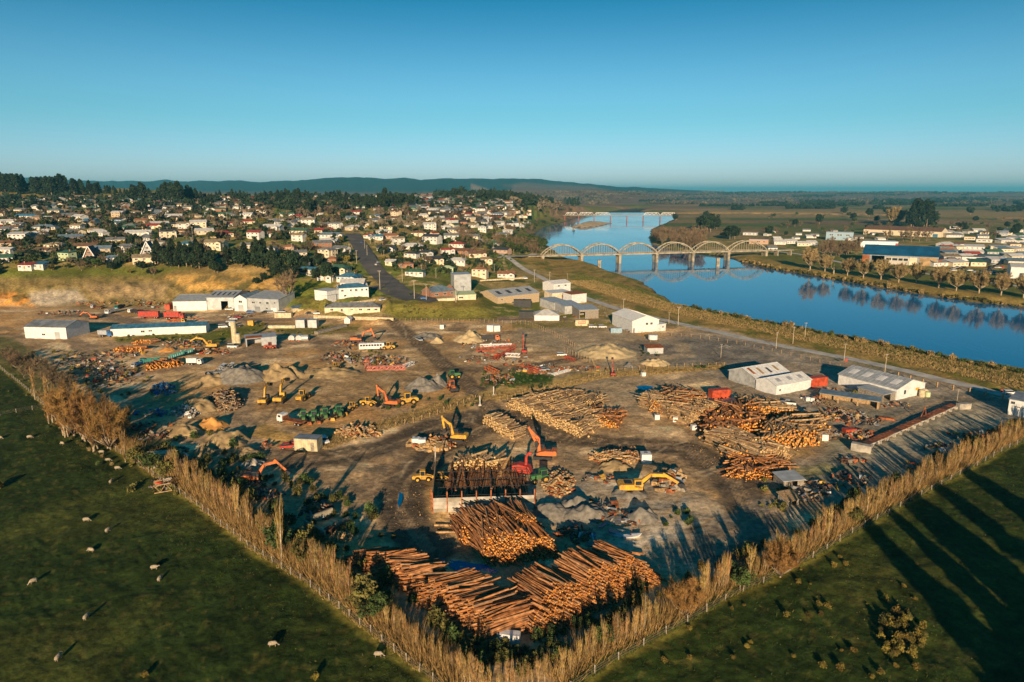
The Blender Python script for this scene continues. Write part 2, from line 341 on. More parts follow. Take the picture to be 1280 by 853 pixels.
n1 = fbm(XX/40,YY/40,50); n2 = fbm(XX/8,YY/8,51); n3 = fbm(XX/220,YY/140,52); n4 = vnoise(XX/2.2,YY/2.2,53)
# hillside town: dry and green grass, bare soil
setc(smooth01((n1-.42)*9), (.10,.125,.03)); setc(smooth01((n2-.56)*8), (.32,.24,.11))
# flood plain far right and far: strip fields
far = smooth01((YY-900)/500)*(UU>.02)
fld = _hash(np.floor(XX/260+fbm(XX/900,YY/900,8)*2), np.floor(YY/170+.0006*XX), 5)
fc = np.array([(.17,.12,.06),(.12,.12,.035),(.20,.14,.085),(.07,.095,.025),(.15,.10,.06)])[np.minimum((fld*5).astype(int),4)]
COL[:] = COL*(1-far[...,None])+fc*far[...,None]
far2 = smooth01((YY-3200)/1500); setc(far2*.92, (.125,.085,.065)); setc(far2*smooth01((n3-.5)*9)*.7, (.07,.055,.045))
setc(smooth01((ZZ-30)/60)*smooth01((YY-5000)/1200)*.97, (.010,.045,.055))  # far hills: blue-teal of distant haze put into the ground colour
setc(smooth01((ZZ-30)/60)*smooth01((YY-5000)/1200)*smooth01((fbm(XX/500,YY/700,91)-.62)*14)*.5*(UU>-.2), (.10,.075,.06))
paint([(640,241),(700,240),(760,239),(740,233),(690,231),(655,228),(640,231)], (.13,.10,.08), 2, .7, noisy=False)
paint([(588,229),(618,240),(610,241),(588,236)], (.2,.15,.11), 1, .9, noisy=False)
# left crest paddock
paint([(-300,236),(160,238),(200,252),(60,252),(-300,262)], (.20,.165,.045), 2)
paint([(320,248),(360,250),(360,262),(320,262)], (.16,.13,.05), 2)
# quarry faces
paint([(-400,335),(130,331),(250,328),(345,330),(365,352),(345,385),(200,388),(0,392),(-400,400)], (.16,.125,.05), 4)
paint([(-300,340),(140,333),(250,332),(190,345),(-300,352)], (.085,.10,.02), 4)
paint([(210,345),(345,343),(350,362),(240,364),(205,360)], (.42,.26,.08), 5, .9, nz=smooth01((fbm(XX/11,YY/11,93)-.40)*9))
paint([(280,333),(345,333),(345,341),(280,341)], (.34,.24,.1), 3, .7)
paint([(-60,366),(30,366),(46,386),(0,389),(-60,386)], (.52,.24,.055), 3)
paint([(-60,372),(330,372),(345,386),(-60,386)], (.30,.22,.12), 5, .8, nz=smooth01((fbm(XX/5,YY/5,68)-.45)*8)); paint([(-60,340),(330,345),(345,380),(-60,380)], (.07,.07,.025), 5, .8, nz=smooth01((fbm(XX/6,YY/9,69)-.52)*10)); paint([(35,366),(95,362),(110,376),(60,384),(40,380)], (.32,.29,.25), 5, .8); paint([(100,356),(210,356),(205,372),(120,374)], (.24,.18,.10), 5, .9)
paint([(330,352),(362,350),(362,372),(350,380),(330,362)], (.30,.20,.08), 4)
# yard dirt
YARD = [(-260,385),(120,386),(340,386),(480,397),(640,398),(760,400),(905,412),(1040,450),(1290,500),(1420,520),(1280,545),(1170,600),(960,720),(720,850),(640,866),(560,860),(400,730),(240,618),(160,560),(70,512),(-100,430),(-260,412)]
paint(YARD, (.33,.235,.135), 5); 
inyard = paint(YARD, (.56,.42,.26), 5, .9, nz=smooth01((fbm(XX/16,YY/9,64,5)-.47)*9)); paint(YARD, (.17,.125,.08), 5, .7, nz=smooth01((fbm(XX/15,YY/10,66,5)-.52)*10)); paint(YARD, (.42,.25,.10), 5, .8, nz=smooth01((fbm(XX/30,YY/22,67,4)-.52)*9))
paint([(430,440),(560,430),(600,470),(560,500),(300,520),(180,560),(300,470)], (.25,.165,.075), 8, .5)
# grey gravel on the right part of the yard
paint([(820,420),(900,414),(1290,500),(1330,530),(1180,590),(1060,620),(960,610),(905,610),(1040,560),(1010,520),(900,480),(840,450)], (.20,.19,.17), 10, .8)
paint([(1060,520),(1200,500),(1260,520),(1150,590),(1040,640),(1000,610)], (.27,.25,.19), 8, .8); paint([(990,560),(1060,560),(1080,600),(1040,610),(985,590)], (.13,.13,.05), 8, .7, nz=smooth01((n2-.4)*8))
paint([(1000,520),(1060,515),(1160,520),(1120,545),(1060,560),(1010,545)], (.12,.115,.05), 8, .6, nz=smooth01((n2-.42)*8))
paint([(660,470),(800,455),(830,480),(800,520),(700,495)], (.27,.22,.15), 8, .8)
paint([(560,600),(700,590),(800,600),(960,650),(900,720),(820,720),(700,660)], (.29,.26,.21), 10, .7)
paint([(560,650),(610,655),(600,700),(545,690),(510,650)], (.27,.18,.09), 8, .8)
paint([(500,600),(540,590),(560,650),(600,655),(540,665),(505,640)], (.40,.27,.12), 6, .8)
paint([(640,470),(775,455),(760,470),(700,482),(560,480)], (.26,.21,.13), 6, .5)
paint([(650,402),(780,404),(800,420),(760,440),(720,450),(640,420)], (.27,.22,.15), 6, .9); paint([(720,432),(800,434),(800,450),(720,450)], (.45,.37,.23), 4, .9)
paint([(800,425),(905,420),(960,440),(960,462),(830,458),(760,430)], (.15,.14,.125), 6, .9)
paint([(700,610),(760,600),(860,620),(850,680),(760,690),(690,650)], (.40,.37,.31), 6, .7, nz=smooth01((fbm(XX/5,YY/5,94)-.42)*8)); paint([(860,640),(960,620),(1010,650),(900,700),(850,690)], (.42,.38,.31), 8, .6, nz=smooth01((fbm(XX/7,YY/4,95)-.45)*8)); paint([(200,440),(330,470),(300,560),(200,570)], (.50,.36,.19), 8, .6, nz=smooth01((fbm(XX/8,YY/8,96)-.45)*8))
# tracks
for pts, wd, c, k in [
 ([(535,690),(515,660),(500,640),(510,600),(550,560),(600,535),(660,520)],11,(.085,.068,.05),.95), ([(320,570),(400,575),(480,560),(540,535),(600,520)],12,(.09,.072,.052),.95),
 ([(620,520),(596,490),(560,460),(520,425),(490,400)],8,(.11,.082,.055),.95), ([(560,462),(640,462),(700,452),(760,440)],7,(.11,.082,.055),.9),
 ([(640,525),(690,545),(780,556),(860,560),(920,600),(940,650),(900,690)],11,(.10,.078,.055),.9), ([(320,440),(300,480),(300,520),(320,565),(380,575)],8,(.18,.14,.1),.6),
 ([(80,395),(140,395),(190,410),(300,400),(640,399),(700,400)],9,(.17,.135,.1),.9), ([(90,425),(110,440),(150,470),(230,460),(330,430),(470,425)],8,(.16,.12,.09),.6),
 ([(420,640),(470,610),(500,560)],10,(.17,.13,.09),.5), ([(780,420),(850,430),(860,445),(760,455)],7,(.26,.22,.16),.8), ([(830,480),(900,470),(980,500)],8,(.17,.15,.12),.6),
 ([(1010,545),(1100,530),(1180,500),(1230,495)],9,(.15,.14,.12),.7), ([(860,690),(960,640),(1060,600),(1180,560)],10,(.19,.17,.14),.6)]:
    stroke(pts, wd*1.1, c, min(1,k*1.1), soft=.25)
    for of in (-.32,-.12,.1,.3): stroke([(x+of*wd*1.6,y-of*wd*.9) for x,y in pts], .55, (.27,.2,.13), .65, soft=.2)
# tyre marks
for i in range(150):
    x = random.uniform(330,900); y = random.uniform(430,690); a = random.gauss(.0,.7); L = random.uniform(15,60)
    stroke([(x,y),(x+L*math.cos(a)*.6,y-L*.3*math.sin(a)-L*.1),(x+L*math.cos(a),y-L*.5*math.sin(a)-L*.1)], .8, random.choice([(.34,.27,.18),(.11,.085,.06),(.3,.22,.13)]), .8)
# grass banks in and round the yard
paint([(480,376),(600,370),(622,392),(618,400),(500,400),(478,392)], (.13,.125,.03), 3); paint([(520,380),(600,374),(600,382),(530,388)], (.20,.15,.04), 3, .7)
paint([(365,374),(405,372),(480,393),(405,396)], (.14,.125,.03), 3, .8); paint([(370,350),(420,350),(412,366),(380,372),(350,368)], (.13,.15,.025), 3)
paint([(140,420),(260,416),(330,404),(330,412),(270,430),(150,428)], (.11,.12,.022), 3); paint([(330,406),(450,405),(450,415),(360,420)], (.13,.12,.035), 3)
paint([(400,555),(470,535),(590,495),(590,512),(480,530),(410,560),(330,550),(310,545),(330,530)], (.34,.225,.075), 4, .85)
paint([(595,490),(680,475),(760,462),(905,455),(905,462),(780,470),(690,485),(620,500)], (.33,.23,.075), 2.5, .9)
paint([(600,470),(650,462),(690,470),(690,478),(640,484),(604,484)], (.03,.065,.012), 3); paint([(640,404),(760,402),(780,405),(760,410),(640,411)], (.16,.14,.04), 2, .8)
# embankment beside the river
paint([(640,322),(672,318),(700,318),(760,336),(850,372),(960,400),(1280,458),(1700,540),(1700,580),(1290,500),(1040,445),(905,412),(800,392),(720,358),(660,330)], (.23,.165,.055), 2)
paint([(640,322),(672,318),(700,318),(760,336),(850,372),(960,400),(1280,458),(1700,540),(1700,580),(1290,500),(1040,445),(905,412),(800,392),(720,358),(660,330)], (.10,.11,.02), 3, .8, nz=smooth01((fbm(XX/6,YY/14,71)-.46)*9))
# right bank park
paint([(925,322),(1000,316),(1290,360),(1600,410),(1600,440),(1280,388),(1135,368),(1010,346),(950,335)], (.10,.11,.025), 2)
paint([(925,318),(1060,340),(1280,374),(1600,424),(1600,440),(1280,388),(1135,368),(1010,346),(950,335)], (.20,.15,.05), 1.5, .9)
paint([(960,255),(1290,262),(1290,300),(1000,300),(900,290),(850,275)], (.085,.105,.03), 4, .8, nz=smooth01((n3-.4)*7)); paint([(840,262),(1700,266),(1700,272),(900,272)], (.22,.16,.075), 2, .8)
# paddocks
PADL = [(-2500,470),(-100,430),(0,456),(40,488),(75,520),(160,568),(245,626),(320,686),(395,734),(480,799),(560,862),(700,1100),(-2500,4000)]
PADR = [(712,870),(760,830),(800,810),(860,778),(895,757),(927,740),(962,725),(1024,693),(1074,662),(1172,609),(1237,574),(1282,551),(1500,470),(4500,600),(3500,4000),(760,1300)]
for pd in (PADL, PADR):
    paint(pd, (.021,.036,.008), 1.2, noisy=False)
    paint(pd, (.045,.056,.013), 1.2, .8, noisy=False, nz=smooth01((fbm(XX/25,YY/25,81)-.5)*7)); paint(pd, (.065,.065,.018), 1.2, .7, noisy=False, nz=smooth01((fbm(XX/1.6,YY/1.6,82)-.58)*10))
COL[(YY<=40)] = (.045,.06,.014)
EDGE_L = [(-60,438),(0,460),(38,490),(73,522),(158,570),(243,628),(318,688),(393,736),(478,801),(560,866)]
EDGE_R = [(712,862),(760,829),(800,809),(860,777),(895,756),(927,739),(962,724),(1024,692),(1074,661),(1172,608),(1237,573),(1282,550),(1400,505)]
for e in (EDGE_L, EDGE_R): stroke([(x,y-3) for x,y in e], 3.2, (.17,.155,.035), .9)
strip = []
paint([(x,y-2) for x,y in EDGE_L]+[(x+30,y-30) for x,y in reversed(EDGE_L)], (.055,.07,.018), 4, .8)
paint([(x,y-2) for x,y in EDGE_R]+[(x-20,y-24) for x,y in reversed(EDGE_R)], (.10,.10,.028), 4, .8)
# river banks: mud edge, bed
setc(smooth01((3.5-dr)/3)*(dr<6)*1.0, (.11,.085,.05)); setc((dr<0)*1.0, (.03,.04,.035))
sp = (ds < 3)&(dr>-1); COL[sp&(dr>0)] = (.3,.25,.18)
# fine per-vertex variation
COL *= (1+(n4-.5)*.35*np.clip(600/np.maximum(YY,60),0,1)+(n2-.47)*.5)[...,None]
COL[:] = COL*np.array([1.5,1.4,1.24]); COL = np.clip(COL, .004, .8)
gme = grid_mesh('ground', XX, YY, ZZ)
ca = gme.color_attributes.new('tint', 'FLOAT_COLOR', 'POINT')
ca.data.foreach_set('color', np.concatenate([COL, np.ones(COL.shape[:2]+(1,))],-1).astype(np.float32).ravel())
gm_, t, b = nodes_mat('ground_soil_and_grass'); N = t.nodes; L = t.links
at = N.new('ShaderNodeAttribute'); at.attribute_name = 'tint'; ge = N.new('ShaderNodeNewGeometry')
na = N.new('ShaderNodeTexNoise'); na.inputs['Scale'].default_value = .7; na.inputs['Detail'].default_value = 8; na.inputs['Roughness'].default_value = .7
nb = N.new('ShaderNodeTexNoise'); nb.inputs['Scale'].default_value = .09; nb.inputs['Detail'].default_value = 5
for q in (na, nb): L.new(ge.outputs['Position'], q.inputs['Vector'])
m1 = N.new('ShaderNodeMapRange'); m1.inputs[1].default_value = .3; m1.inputs[2].default_value = .7; m1.inputs[3].default_value = .45; m1.inputs[4].default_value = 1.6
m2 = N.new('ShaderNodeMapRange'); m2.inputs[1].default_value = .3; m2.inputs[2].default_value = .7; m2.inputs[3].default_value = .78; m2.inputs[4].default_value = 1.22
mu = N.new('ShaderNodeMath'); mu.operation = 'MULTIPLY'; L.new(na.outputs['Fac'], m1.inputs[0]); L.new(nb.outputs['Fac'], m2.inputs[0]); L.new(m1.outputs[0], mu.inputs[0]); L.new(m2.outputs[0], mu.inputs[1])
vm = N.new('ShaderNodeVectorMath'); vm.operation = 'SCALE'; L.new(at.outputs['Color'], vm.inputs[0]); L.new(mu.outputs[0], vm.inputs['Scale']); L.new(vm.outputs[0], b.inputs['Base Color'])
bp = N.new('ShaderNodeBump'); bp.inputs['Strength'].default_value = .8; bp.inputs['Distance'].default_value = .3; L.new(na.outputs['Fac'], bp.inputs['Height']); L.new(bp.outputs[0], b.inputs['Normal'])
b.inputs['Roughness'].default_value = .95; b.inputs['Specular IOR Level'].default_value = .08
gme.materials.append(gm_); go = link(bpy.data.objects.new('ground', gme)); setup(go, 'valley floor of dirt yard, dark green paddocks, town hill and far plain', kind='structure')
# ------------------------------------------------------------ water
wm, t, b = nodes_mat('river_water'); N = t.nodes; L = t.links
b.inputs['Base Color'].default_value = (.0,.14,.34,1); b.inputs['Specular Tint'].default_value = (.12,.9,1,1); b.inputs['Roughness'].default_value = .06; b.inputs['IOR'].default_value = 1.33; b.inputs['Specular IOR Level'].default_value = .5
ge = N.new('ShaderNodeNewGeometry'); na = N.new('ShaderNodeTexNoise'); na.inputs['Scale'].default_value = .35; na.inputs['Detail'].default_value = 3
mp = N.new('ShaderNodeMapping'); mp.inputs['Scale'].default_value = (1,.35,1); L.new(ge.outputs['Position'], mp.inputs[0]); L.new(mp.outputs[0], na.inputs['Vector'])
bp = N.new('ShaderNodeBump'); bp.inputs['Strength'].default_value = .10; bp.inputs['Distance'].default_value = .3; L.new(na.outputs['Fac'], bp.inputs['Height']); L.new(bp.outputs[0], b.inputs['Normal'])
nb = N.new('ShaderNodeTexNoise'); nb.inputs['Scale'].default_value = .012; nb.inputs['Detail'].default_value = 4; L.new(mp.outputs[0], nb.inputs['Vector'])
m1 = N.new('ShaderNodeMapRange'); m1.inputs[1].default_value = .45; m1.inputs[2].default_value = .65; m1.inputs[3].default_value = .04; m1.inputs[4].default_value = .11
L.new(nb.outputs['Fac'], m1.inputs[0]); L.new(m1.outputs[0], b.inputs['Roughness'])
M['water'] = wm
def waterplane(name, x0,x1,y0,y1,label):
    mb = MB(); mb.add([(x0,y0,WATER_Z),(x1,y0,WATER_Z),(x1,y1,WATER_Z),(x0,y1,WATER_Z)], [(0,1,2,3)]); return single(name, mb, 'water', label, kind='structure')
waterplane('river_water', -150, 1300, 210, 2600, 'broad blue river flowing under the arched bridge')
# ------------------------------------------------------------ roads
def road(name, pts, wd, m, label, lift=.12, step=4, line=False):
    P3 = [Vector((*G0(*p),0)) for p in pts]; out = []
    for a,b_ in zip(P3[:-1],P3[1:]):
        n = max(1,int((b_-a).length/step))
        for i in range(n): out.append(a.lerp(b_, i/n))
    out.append(P3[-1]); 
    for _ in range(8): out = [out[0]]+[(out[i-1]+out[i]*2+out[i+1])/4 for i in range(1,len(out)-1)]+[out[-1]]
    mb = MB(); K = 4
    for i,p in enumerate(out):
        d = (out[min(i+1,len(out)-1)]-out[max(i-1,0)]).normalized(); nx = Vector((-d.y,d.x,0))
        q = [p+nx*wd*(k/(K)-.5) for k in range(K+1)]; z = max(ZG(v.x,v.y) for v in q)
        for v in q: mb.V.append((v.x,v.y,max(z*.7+ZG(v.x,v.y)*.3,ZG(v.x,v.y))+lift))
    for i in range(len(out)-1):
        for k in range(K): a = i*(K+1)+k; mb.F.append((a,a+1,a+K+2,a+K+1)); mb.mi.append(0)
    o = single(name, mb, m, label, kind='structure', smooth=True)
    if line:
        for s in ([0] if line is True else line):
            ml = MB()
            for i in range(0,len(out)-1,3):
                a, c = out[i], out[i+1]; d = (c-a).normalized(); nx = Vector((-d.y,d.x,0))*.09; off = Vector((-d.y,d.x,0))*s
                ml.add([(v.x,v.y,ZG(v.x,v.y)+lift+.09) for v in (a-nx+off,a+nx+off,c+nx+off,c-nx+off)], [(0,3,2,1)])
            single('road_marking', ml, 'paint_line', 'dashed pale centre line painted along the road', kind='structure')
    return o, out
road('embankment_road', [(612,305),(622,315),(640,326),(685,352),(727,371),(770,386),(827,400),(880,412),(960,430),(1030,443),(1085,453),(1160,471),(1210,483),(1280,500),(1420,540)], 6.5, 'gravel_road', 'pale road running along the river embankment')
MAINROAD = [(546,377),(515,372),(496,362),(482,350),(470,340),(462,330),(456,318),(450,308),(444,299),(440,292)]
_, main_pts = road('main_street', MAINROAD, 15, 'asphalt', 'dark asphalt street climbing from the yard through the town', line=True)
road('side_street', [(470,358),(492,366),(520,375)], 14, 'asphalt', 'asphalt junction at the foot of the street', lift=.10)
road('town_street', [(196,302),(215,297),(240,291),(262,284),(275,276)], 11, 'asphalt', 'grey street between the houses on the left hillside')
road('upper_street', [(452,288),(520,283),(560,288),(600,300),(612,306)], 7, 'gravel_road', 'narrow pale street crossing the middle of town', lift=.10)
road('bridge_approach_road', [(600,322),(640,322),(668,318)], 8, 'gravel_road', 'short road leading onto the arched bridge')
road('far_bank_road', [(955,312.5),(1000,318),(1075,333),(1180,345),(1300,362)], 8, 'gravel_road', 'pale road behind the trees on the far bank')
def puddle(pts, label):
    c = [G(*p) for p in pts]; m_ = sum((v for v in c), Vector())/len(c); out = []
    for i in range(len(c)):
        a = c[i]; b_ = c[(i+1)%len(c)]
        for k in range(4): v = a.lerp(b_,k/4); v += (m_-v)*random.uniform(-.06,.12); out.append((v.x,v.y,max(x.z for x in c)+.06))
    mb = MB(); mb.add(out,[tuple(range(len(out)))]); return single('puddle', mb, 'water', label, kind='structure')
# ------------------------------------------------------------ buildings
def win(mb_unused=None): pass
_WF = MB(); _WF.box(0,-.03,0,1,.06,1); WIN_FRAME = _WF.mesh('window_frame')
_WG = MB(); _WG.box(-.235,-.075,0,.41,.03,.84).box(.235,-.075,0,.41,.03,.84); WIN_GLASS = _WG.mesh('pane')
_DR = MB(); _DR.box(0,-.04,0,1,.08,1); DOORM = _DR.mesh('door')
_CH = MB(); _CH.box(0,0,0,.7,.7,1.6).box(0,0,.85,.85,.85,.14); CHIM = _CH.mesh('chimney')
_SK = MB(); _SK.box(0,0,.03,1,1,.06); SKYL = _SK.mesh('skylight')
def window(x,y,z,w_,h_,rz=0,frame='frame'):
    return P('window', WIN_FRAME, frame, [P('pane', WIN_GLASS, 'glass')], loc=(x,y,z), rot=(0,0,rz), sc=(w_,1,h_))
def gable_roof(w,d,h,rise,ov=.5,t=.16,ridge='x',kind='gable',ribs=0):
    mb = MB()
    if ridge == 'y': 
        w, d = d, w
    W, D = w/2+ov, d/2+ov; k = rise/(d/2); ze = h-ov*k+.05; zr = h+rise+.05
    if kind == 'hip':
        i = min(d/2+ov, W*.95)
        V = [(-W,-D,ze),(W,-D,ze),(W,D,ze),(-W,D,ze),(-W+i,0,zr),(W-i,0,zr)]
        mb.add(V+[(-W,-D,ze-t),(W,-D,ze-t),(W,D,ze-t),(-W,D,ze-t)], [(0,1,5,4),(2,3,4,5),(1,2,5),(3,0,4),(6,7,1,0),(7,8,2,1),(8,9,3,2),(9,6,0,3),(9,8,7,6)])
    elif kind == 'mono':
        mb.add([(-W,-D,h+.05),(W,-D,h+.05),(W,D,h+rise+.05),(-W,D,h+rise+.05),(-W,-D,h+.05-t),(W,-D,h+.05-t),(W,D,h+rise+.05-t),(-W,D,h+rise+.05-t)],
               [(0,1,2,3),(7,6,5,4),(4,5,1,0),(5,6,2,1),(6,7,3,2),(7,4,0,3)])
    else:
        for s in (-1,1):
            V = [(-W,s*D,ze),(W,s*D,ze),(W,0,zr),(-W,0,zr),(-W,s*D,ze-t),(W,s*D,ze-t),(W,0,zr-t),(-W,0,zr-t)]
            mb.add(V, [(0,1,2,3),(7,6,5,4),(4,5,1,0),(5,6,2,1),(7,4,0,3)])
        if ribs:
            n = int(w/ribs)
            for s in (-1,1):
                for i in range(n+1):
                    x = -W+.05+i*(2*W-.1)/n; mb.beam((x,s*D,ze+.03),(x,0,zr+.03),.08,.06)
        mb.box(0,0,zr+.02,2*W,.35,.06)
    if ridge == 'y': mb.V = [(-y,x,z) for x,y,z in mb.V]
    return mb
def house_parts(w,d,h,roof='gable',detail=2,wing=0,ridge='x',rise=None,storeys=1,seed=0,pitch=.42):
    r = random.Random(seed); rise = rise if rise is not None else (d if ridge=='x' else w)/2*pitch; g = -2.2
    wall = MB(); wall.box(0,0,(h+g)/2,w,d,h-g)
    if roof == 'gable':
        if ridge == 'x': 
            for s in (-1,1): wall.add([(s*w/2,-d/2,h),(s*w/2,d/2,h),(s*w/2,0,h+rise)], [(0,1,2) if s>0 else (2,1,0)])
        else:
            for s in (-1,1): wall.add([(-w/2,s*d/2,h),(w/2,s*d/2,h),(0,s*d/2,h+rise)], [(0,1,2) if s<0 else (2,1,0)])
    rf = gable_roof(w,d,h,rise,ridge=ridge,kind='hip' if roof=='hip' else ('mono' if roof=='mono' else 'gable'))
    kids = []
    if wing:
        x = w/2-wing/2-.3; dd = d*.45; wall.box(x,-d/2-dd/2,(h+g)/2,wing,dd,h-g-.02)
        rr = gable_roof(wing,dd+d*.5,h-.03,wing/2*pitch,ridge='y'); off = -d/2-dd/2+d*.25
        rf.add([(a+x,b_+off,c_-.02) for a,b_,c_ in rr.V], rr.F); wall.add([(x-wing/2,-d/2-dd,h),(x+wing/2,-d/2-dd,h),(x,-d/2-dd,h+wing/2*pitch)], [(0,1,2)])
    rk = []
    if detail >= 1 and r.random() < .6: rk = [P('chimney', CHIM, 'brick', loc=(r.uniform(-w*.3,w*.3), d*.12 if ridge=='x' else 0, h+rise*.8+.3))]
    parts = [P('wall', wall, 'wall'), P('roof', rf, 'roof', rk)]
    if detail >= 1:
        n = max(2, int(w/(3.2 if detail>1 else 4.5)))
        for s in range(storeys):
            z = h/storeys*(s+.56); hh = min(1.25, h/storeys*.5)
            for i in range(n):
                x = -w/2+w*(i+.5)/n
                if wing and x > w/2-wing-.6: continue
                if s == 0 and i == n//2 and detail > 1: parts.append(P('door', DOORM, 'door', loc=(x,-d/2,1.05), sc=(.95,1,2.1))); continue
                parts.append(window(x,-d/2,z,min(2.0,w/n*.55)*r.choice((.8,1,1)),hh))
            if wing: parts.append(window(w/2-wing/2-.3,-d/2-d*.45,z,wing*.5,hh))
            if detail > 1:
                for i in range(max(1,int(d/4))):
                    y = -d/2+d*(i+.5)/max(1,int(d/4)); parts.append(window(-w/2,y,z,1.4,hh,rz=-math.pi/2)); parts.append(window(w/2,y,z,1.4,hh,rz=math.pi/2))
    return parts
_hc = {}
def house_proto(*a, **k):
    key = (a, tuple(sorted(k.items())))
    if key not in _hc: _hc[key] = house_parts(*a, **k)
    return _hc[key]
def shed(name, A, B, depth, h, label, wall='grey_wall', roof='iron_light', rise=None, ridge='x', openings=(), windows=(), skyl=0, skymat='iron_white', side_open=False, kind='gable', cat='shed', roofpanels=(), storeys=1, extra=(), doorc='iron_grey', zoff=0.0, bare=False):
    a = G(*A); b = G(*B); w = (b-a).xy.length; ang = math.atan2(b.y-a.y,b.x-a.x); z = min(a.z,b.z)+zoff
    rise = (depth if ridge=='x' else w)/2*.25 if rise is None else rise; t = .14; g = -1.5
    wl = MB(); edges = sorted((o[0]*w-w/2,o[1]*w-w/2,o[2]) for o in openings); x = -w/2
    for o in edges:
        if o[0]-x > .05: wl.box((x+o[0])/2,-depth/2+t/2,(h+g)/2,o[0]-x,t,h-g)
        if h-o[2] > .1: wl.box((o[0]+o[1])/2,-depth/2+t/2,(h+o[2])/2,o[1]-o[0],t,h-o[2])
        x = o[1]
    if w/2-x > .05: wl.box((x+w/2)/2,-depth/2+t/2,(h+g)/2,w/2-x,t,h-g)
    hb = h if kind != 'mono' else h+rise
    wl.box(0,depth/2-t/2,(hb+g)/2-.0,w,t,hb-g)
    for s in (-1,1):
        if side_open and s == -1: 
            for i in range(4): wl.box(s*(w/2-.1),-depth/2+.3+i*(depth-.6)/3,h/2,.2,.2,h); 
            continue
        wl.box(s*(w/2-t/2),0,(h+g)/2,t,depth-2*t-.004,h-g)
        if kind == 'mono': wl.add([(s*w/2,-depth/2,h),(s*w/2,depth/2,h),(s*w/2,depth/2,h+rise)], [(0,1,2)])
    if kind != 'mono':
        if ridge == 'x':
            for s in (-1,1): wl.add([(s*(w/2-.01),-depth/2,h),(s*(w/2-.01),depth/2,h),(s*(w/2-.01),0,h+rise)], [(0,1,2)])
        else:
            for s in (-1,1): wl.add([(-w/2,s*(depth/2-.01),h),(w/2,s*(depth/2-.01),h),(0,s*(depth/2-.01),h+rise)], [(0,1,2)])
    rk = []; 
    rf = gable_roof(w,depth,h,rise,ov=.35,ridge=ridge,kind=kind,ribs=1.6 if kind=='gable' and w<70 else 0)
    sl = math.atan2(rise, (depth if ridge=='x' else w)/2)
    for i in range(skyl):
        if ridge == 'x': rk.append(P('skylight', SKYL, skymat, loc=(-w/2+w*(i+.6)/(skyl+.2),-depth/4,h+rise/2+.10), rot=(sl,0,0), sc=(w/skyl*.32,depth*.22,1)))
        else: rk.append(P('skylight', SKYL, skymat, loc=(-w/4,-depth/2+depth*(i+.6)/(skyl+.2),h+rise/2+.10), rot=(0,-sl,0), sc=(w*.22,depth/skyl*.45,1)))
    for (x0,x1,y0,y1,mm) in roofpanels:
        s = -1 if (y0+y1)/2 < 0 else 1; yc = (y0+y1)/2*depth/2
        rk.append(P('roof_sheet', SKYL, mm, loc=((x0+x1)/2*w-w/2,yc,h+rise*(1-abs(yc)/(depth/2))+.08), rot=(-s*sl,0,0), sc=((x1-x0)*w,abs(y1-y0)*depth/2,1)))
    parts = [P('wall', wl, wall), P('roof', rf, roof, rk)]
    for o in openings:
        if len(o) > 3: parts.append(P('door', DOORM, o[3], loc=((o[0]+o[1])/2*w-w/2,-depth/2+.1,o[2]/2-.02), sc=((o[1]-o[0])*w-.06,1,o[2]-.06)))
    for q in windows: parts.append(window(q[0]*w-w/2,-depth/2,q[1],q[2],q[3]))
    for q in extra: parts.append(q)
    n = Vector((-math.sin(ang),math.cos(ang),0)); c = (a+b)/2+n*depth/2
    return put(name, parts, label, cat, (c.x,c.y,z), ang)
def boxy(name, A, wdh, ang, m, label, cat, dz=0, kids=(), loc=None):
    v = loc or G(*A); mb = MB(); mb.box(0,0,wdh[2]/2,*wdh); return put(name, [P('shell',mb,m)]+list(kids), label, cat, (v.x,v.y,v.z+dz), ang)
M['door'] = M['timber']

shed('warehouse', (32,423), (84,424), 17, 6.2, 'white low gabled warehouse standing alone at the far left of the yard', 'iron_white', 'iron_grey', rise=2.2, windows=[(.45,2.2,2,1)], openings=[(.72,.84,3.6,'iron_light')])
shed('long_building', (139,421), (258,416), 9, 4.2, 'long low white building with blue roof below the red trailers', 'iron_white', 'roof_blue', rise=1.3, windows=[(.33,2.1,2.0,1.2),(.41,2.3,2.0,.9)])
shed('workshop', (217,389), (259,388), 26, 6.2, 'white walled workshop behind the red trailers', 'iron_white', 'iron_light', rise=2.6, openings=[(.02,.10,3.4,'iron_grey')])
shed('workshop', (259.5,387.5), (293,387), 30, 8, 'grey workshop with a tall dark open doorway', 'iron_light', 'iron_light', rise=2.4, openings=[(.52,.78,5.6)], skyl=5, skymat='roof_dark')
shed('workshop', (293.5,389), (309.5,389.5), 22, 8.2, 'narrow white gabled workshop between grey workshop and office', 'iron_white', 'roof_bluegrey', ridge='y', rise=2.4, openings=[(.3,.7,4,'iron_light')], windows=[(.5,6.2,2.4,1.6)])
shed('office_building', (310,389.5), (349,390.5), 18, 8.6, 'two storey pale grey office with four upper windows in the yard', 'iron_light', 'iron_light', kind='mono', rise=2.4, cat='office',
     windows=[(.2,6,2.4,1.3),(.42,6,1.6,1.3),(.65,6,1.9,1.8),(.88,6.4,1.2,1.2),(.62,2.6,1.4,1.2)], openings=[(.24,.4,3.4,'iron_grey'),(.74,.92,3.2,'paint_white')])
shed('long_building', (406,392), (475,390.5), 9.5, 3.4, 'long cream building with grey hipped roof on the terrace', 'cream_paint', 'roof_grey', kind='hip', rise=2.2, zoff=.3,
     windows=[(.13,1.9,1.9,1.2),(.31,1.6,1.3,1.9),(.49,1.9,1.7,.6),(.65,1.9,2,1.2),(.8,1.9,2,1.2),(.93,1.9,2,1.2)])
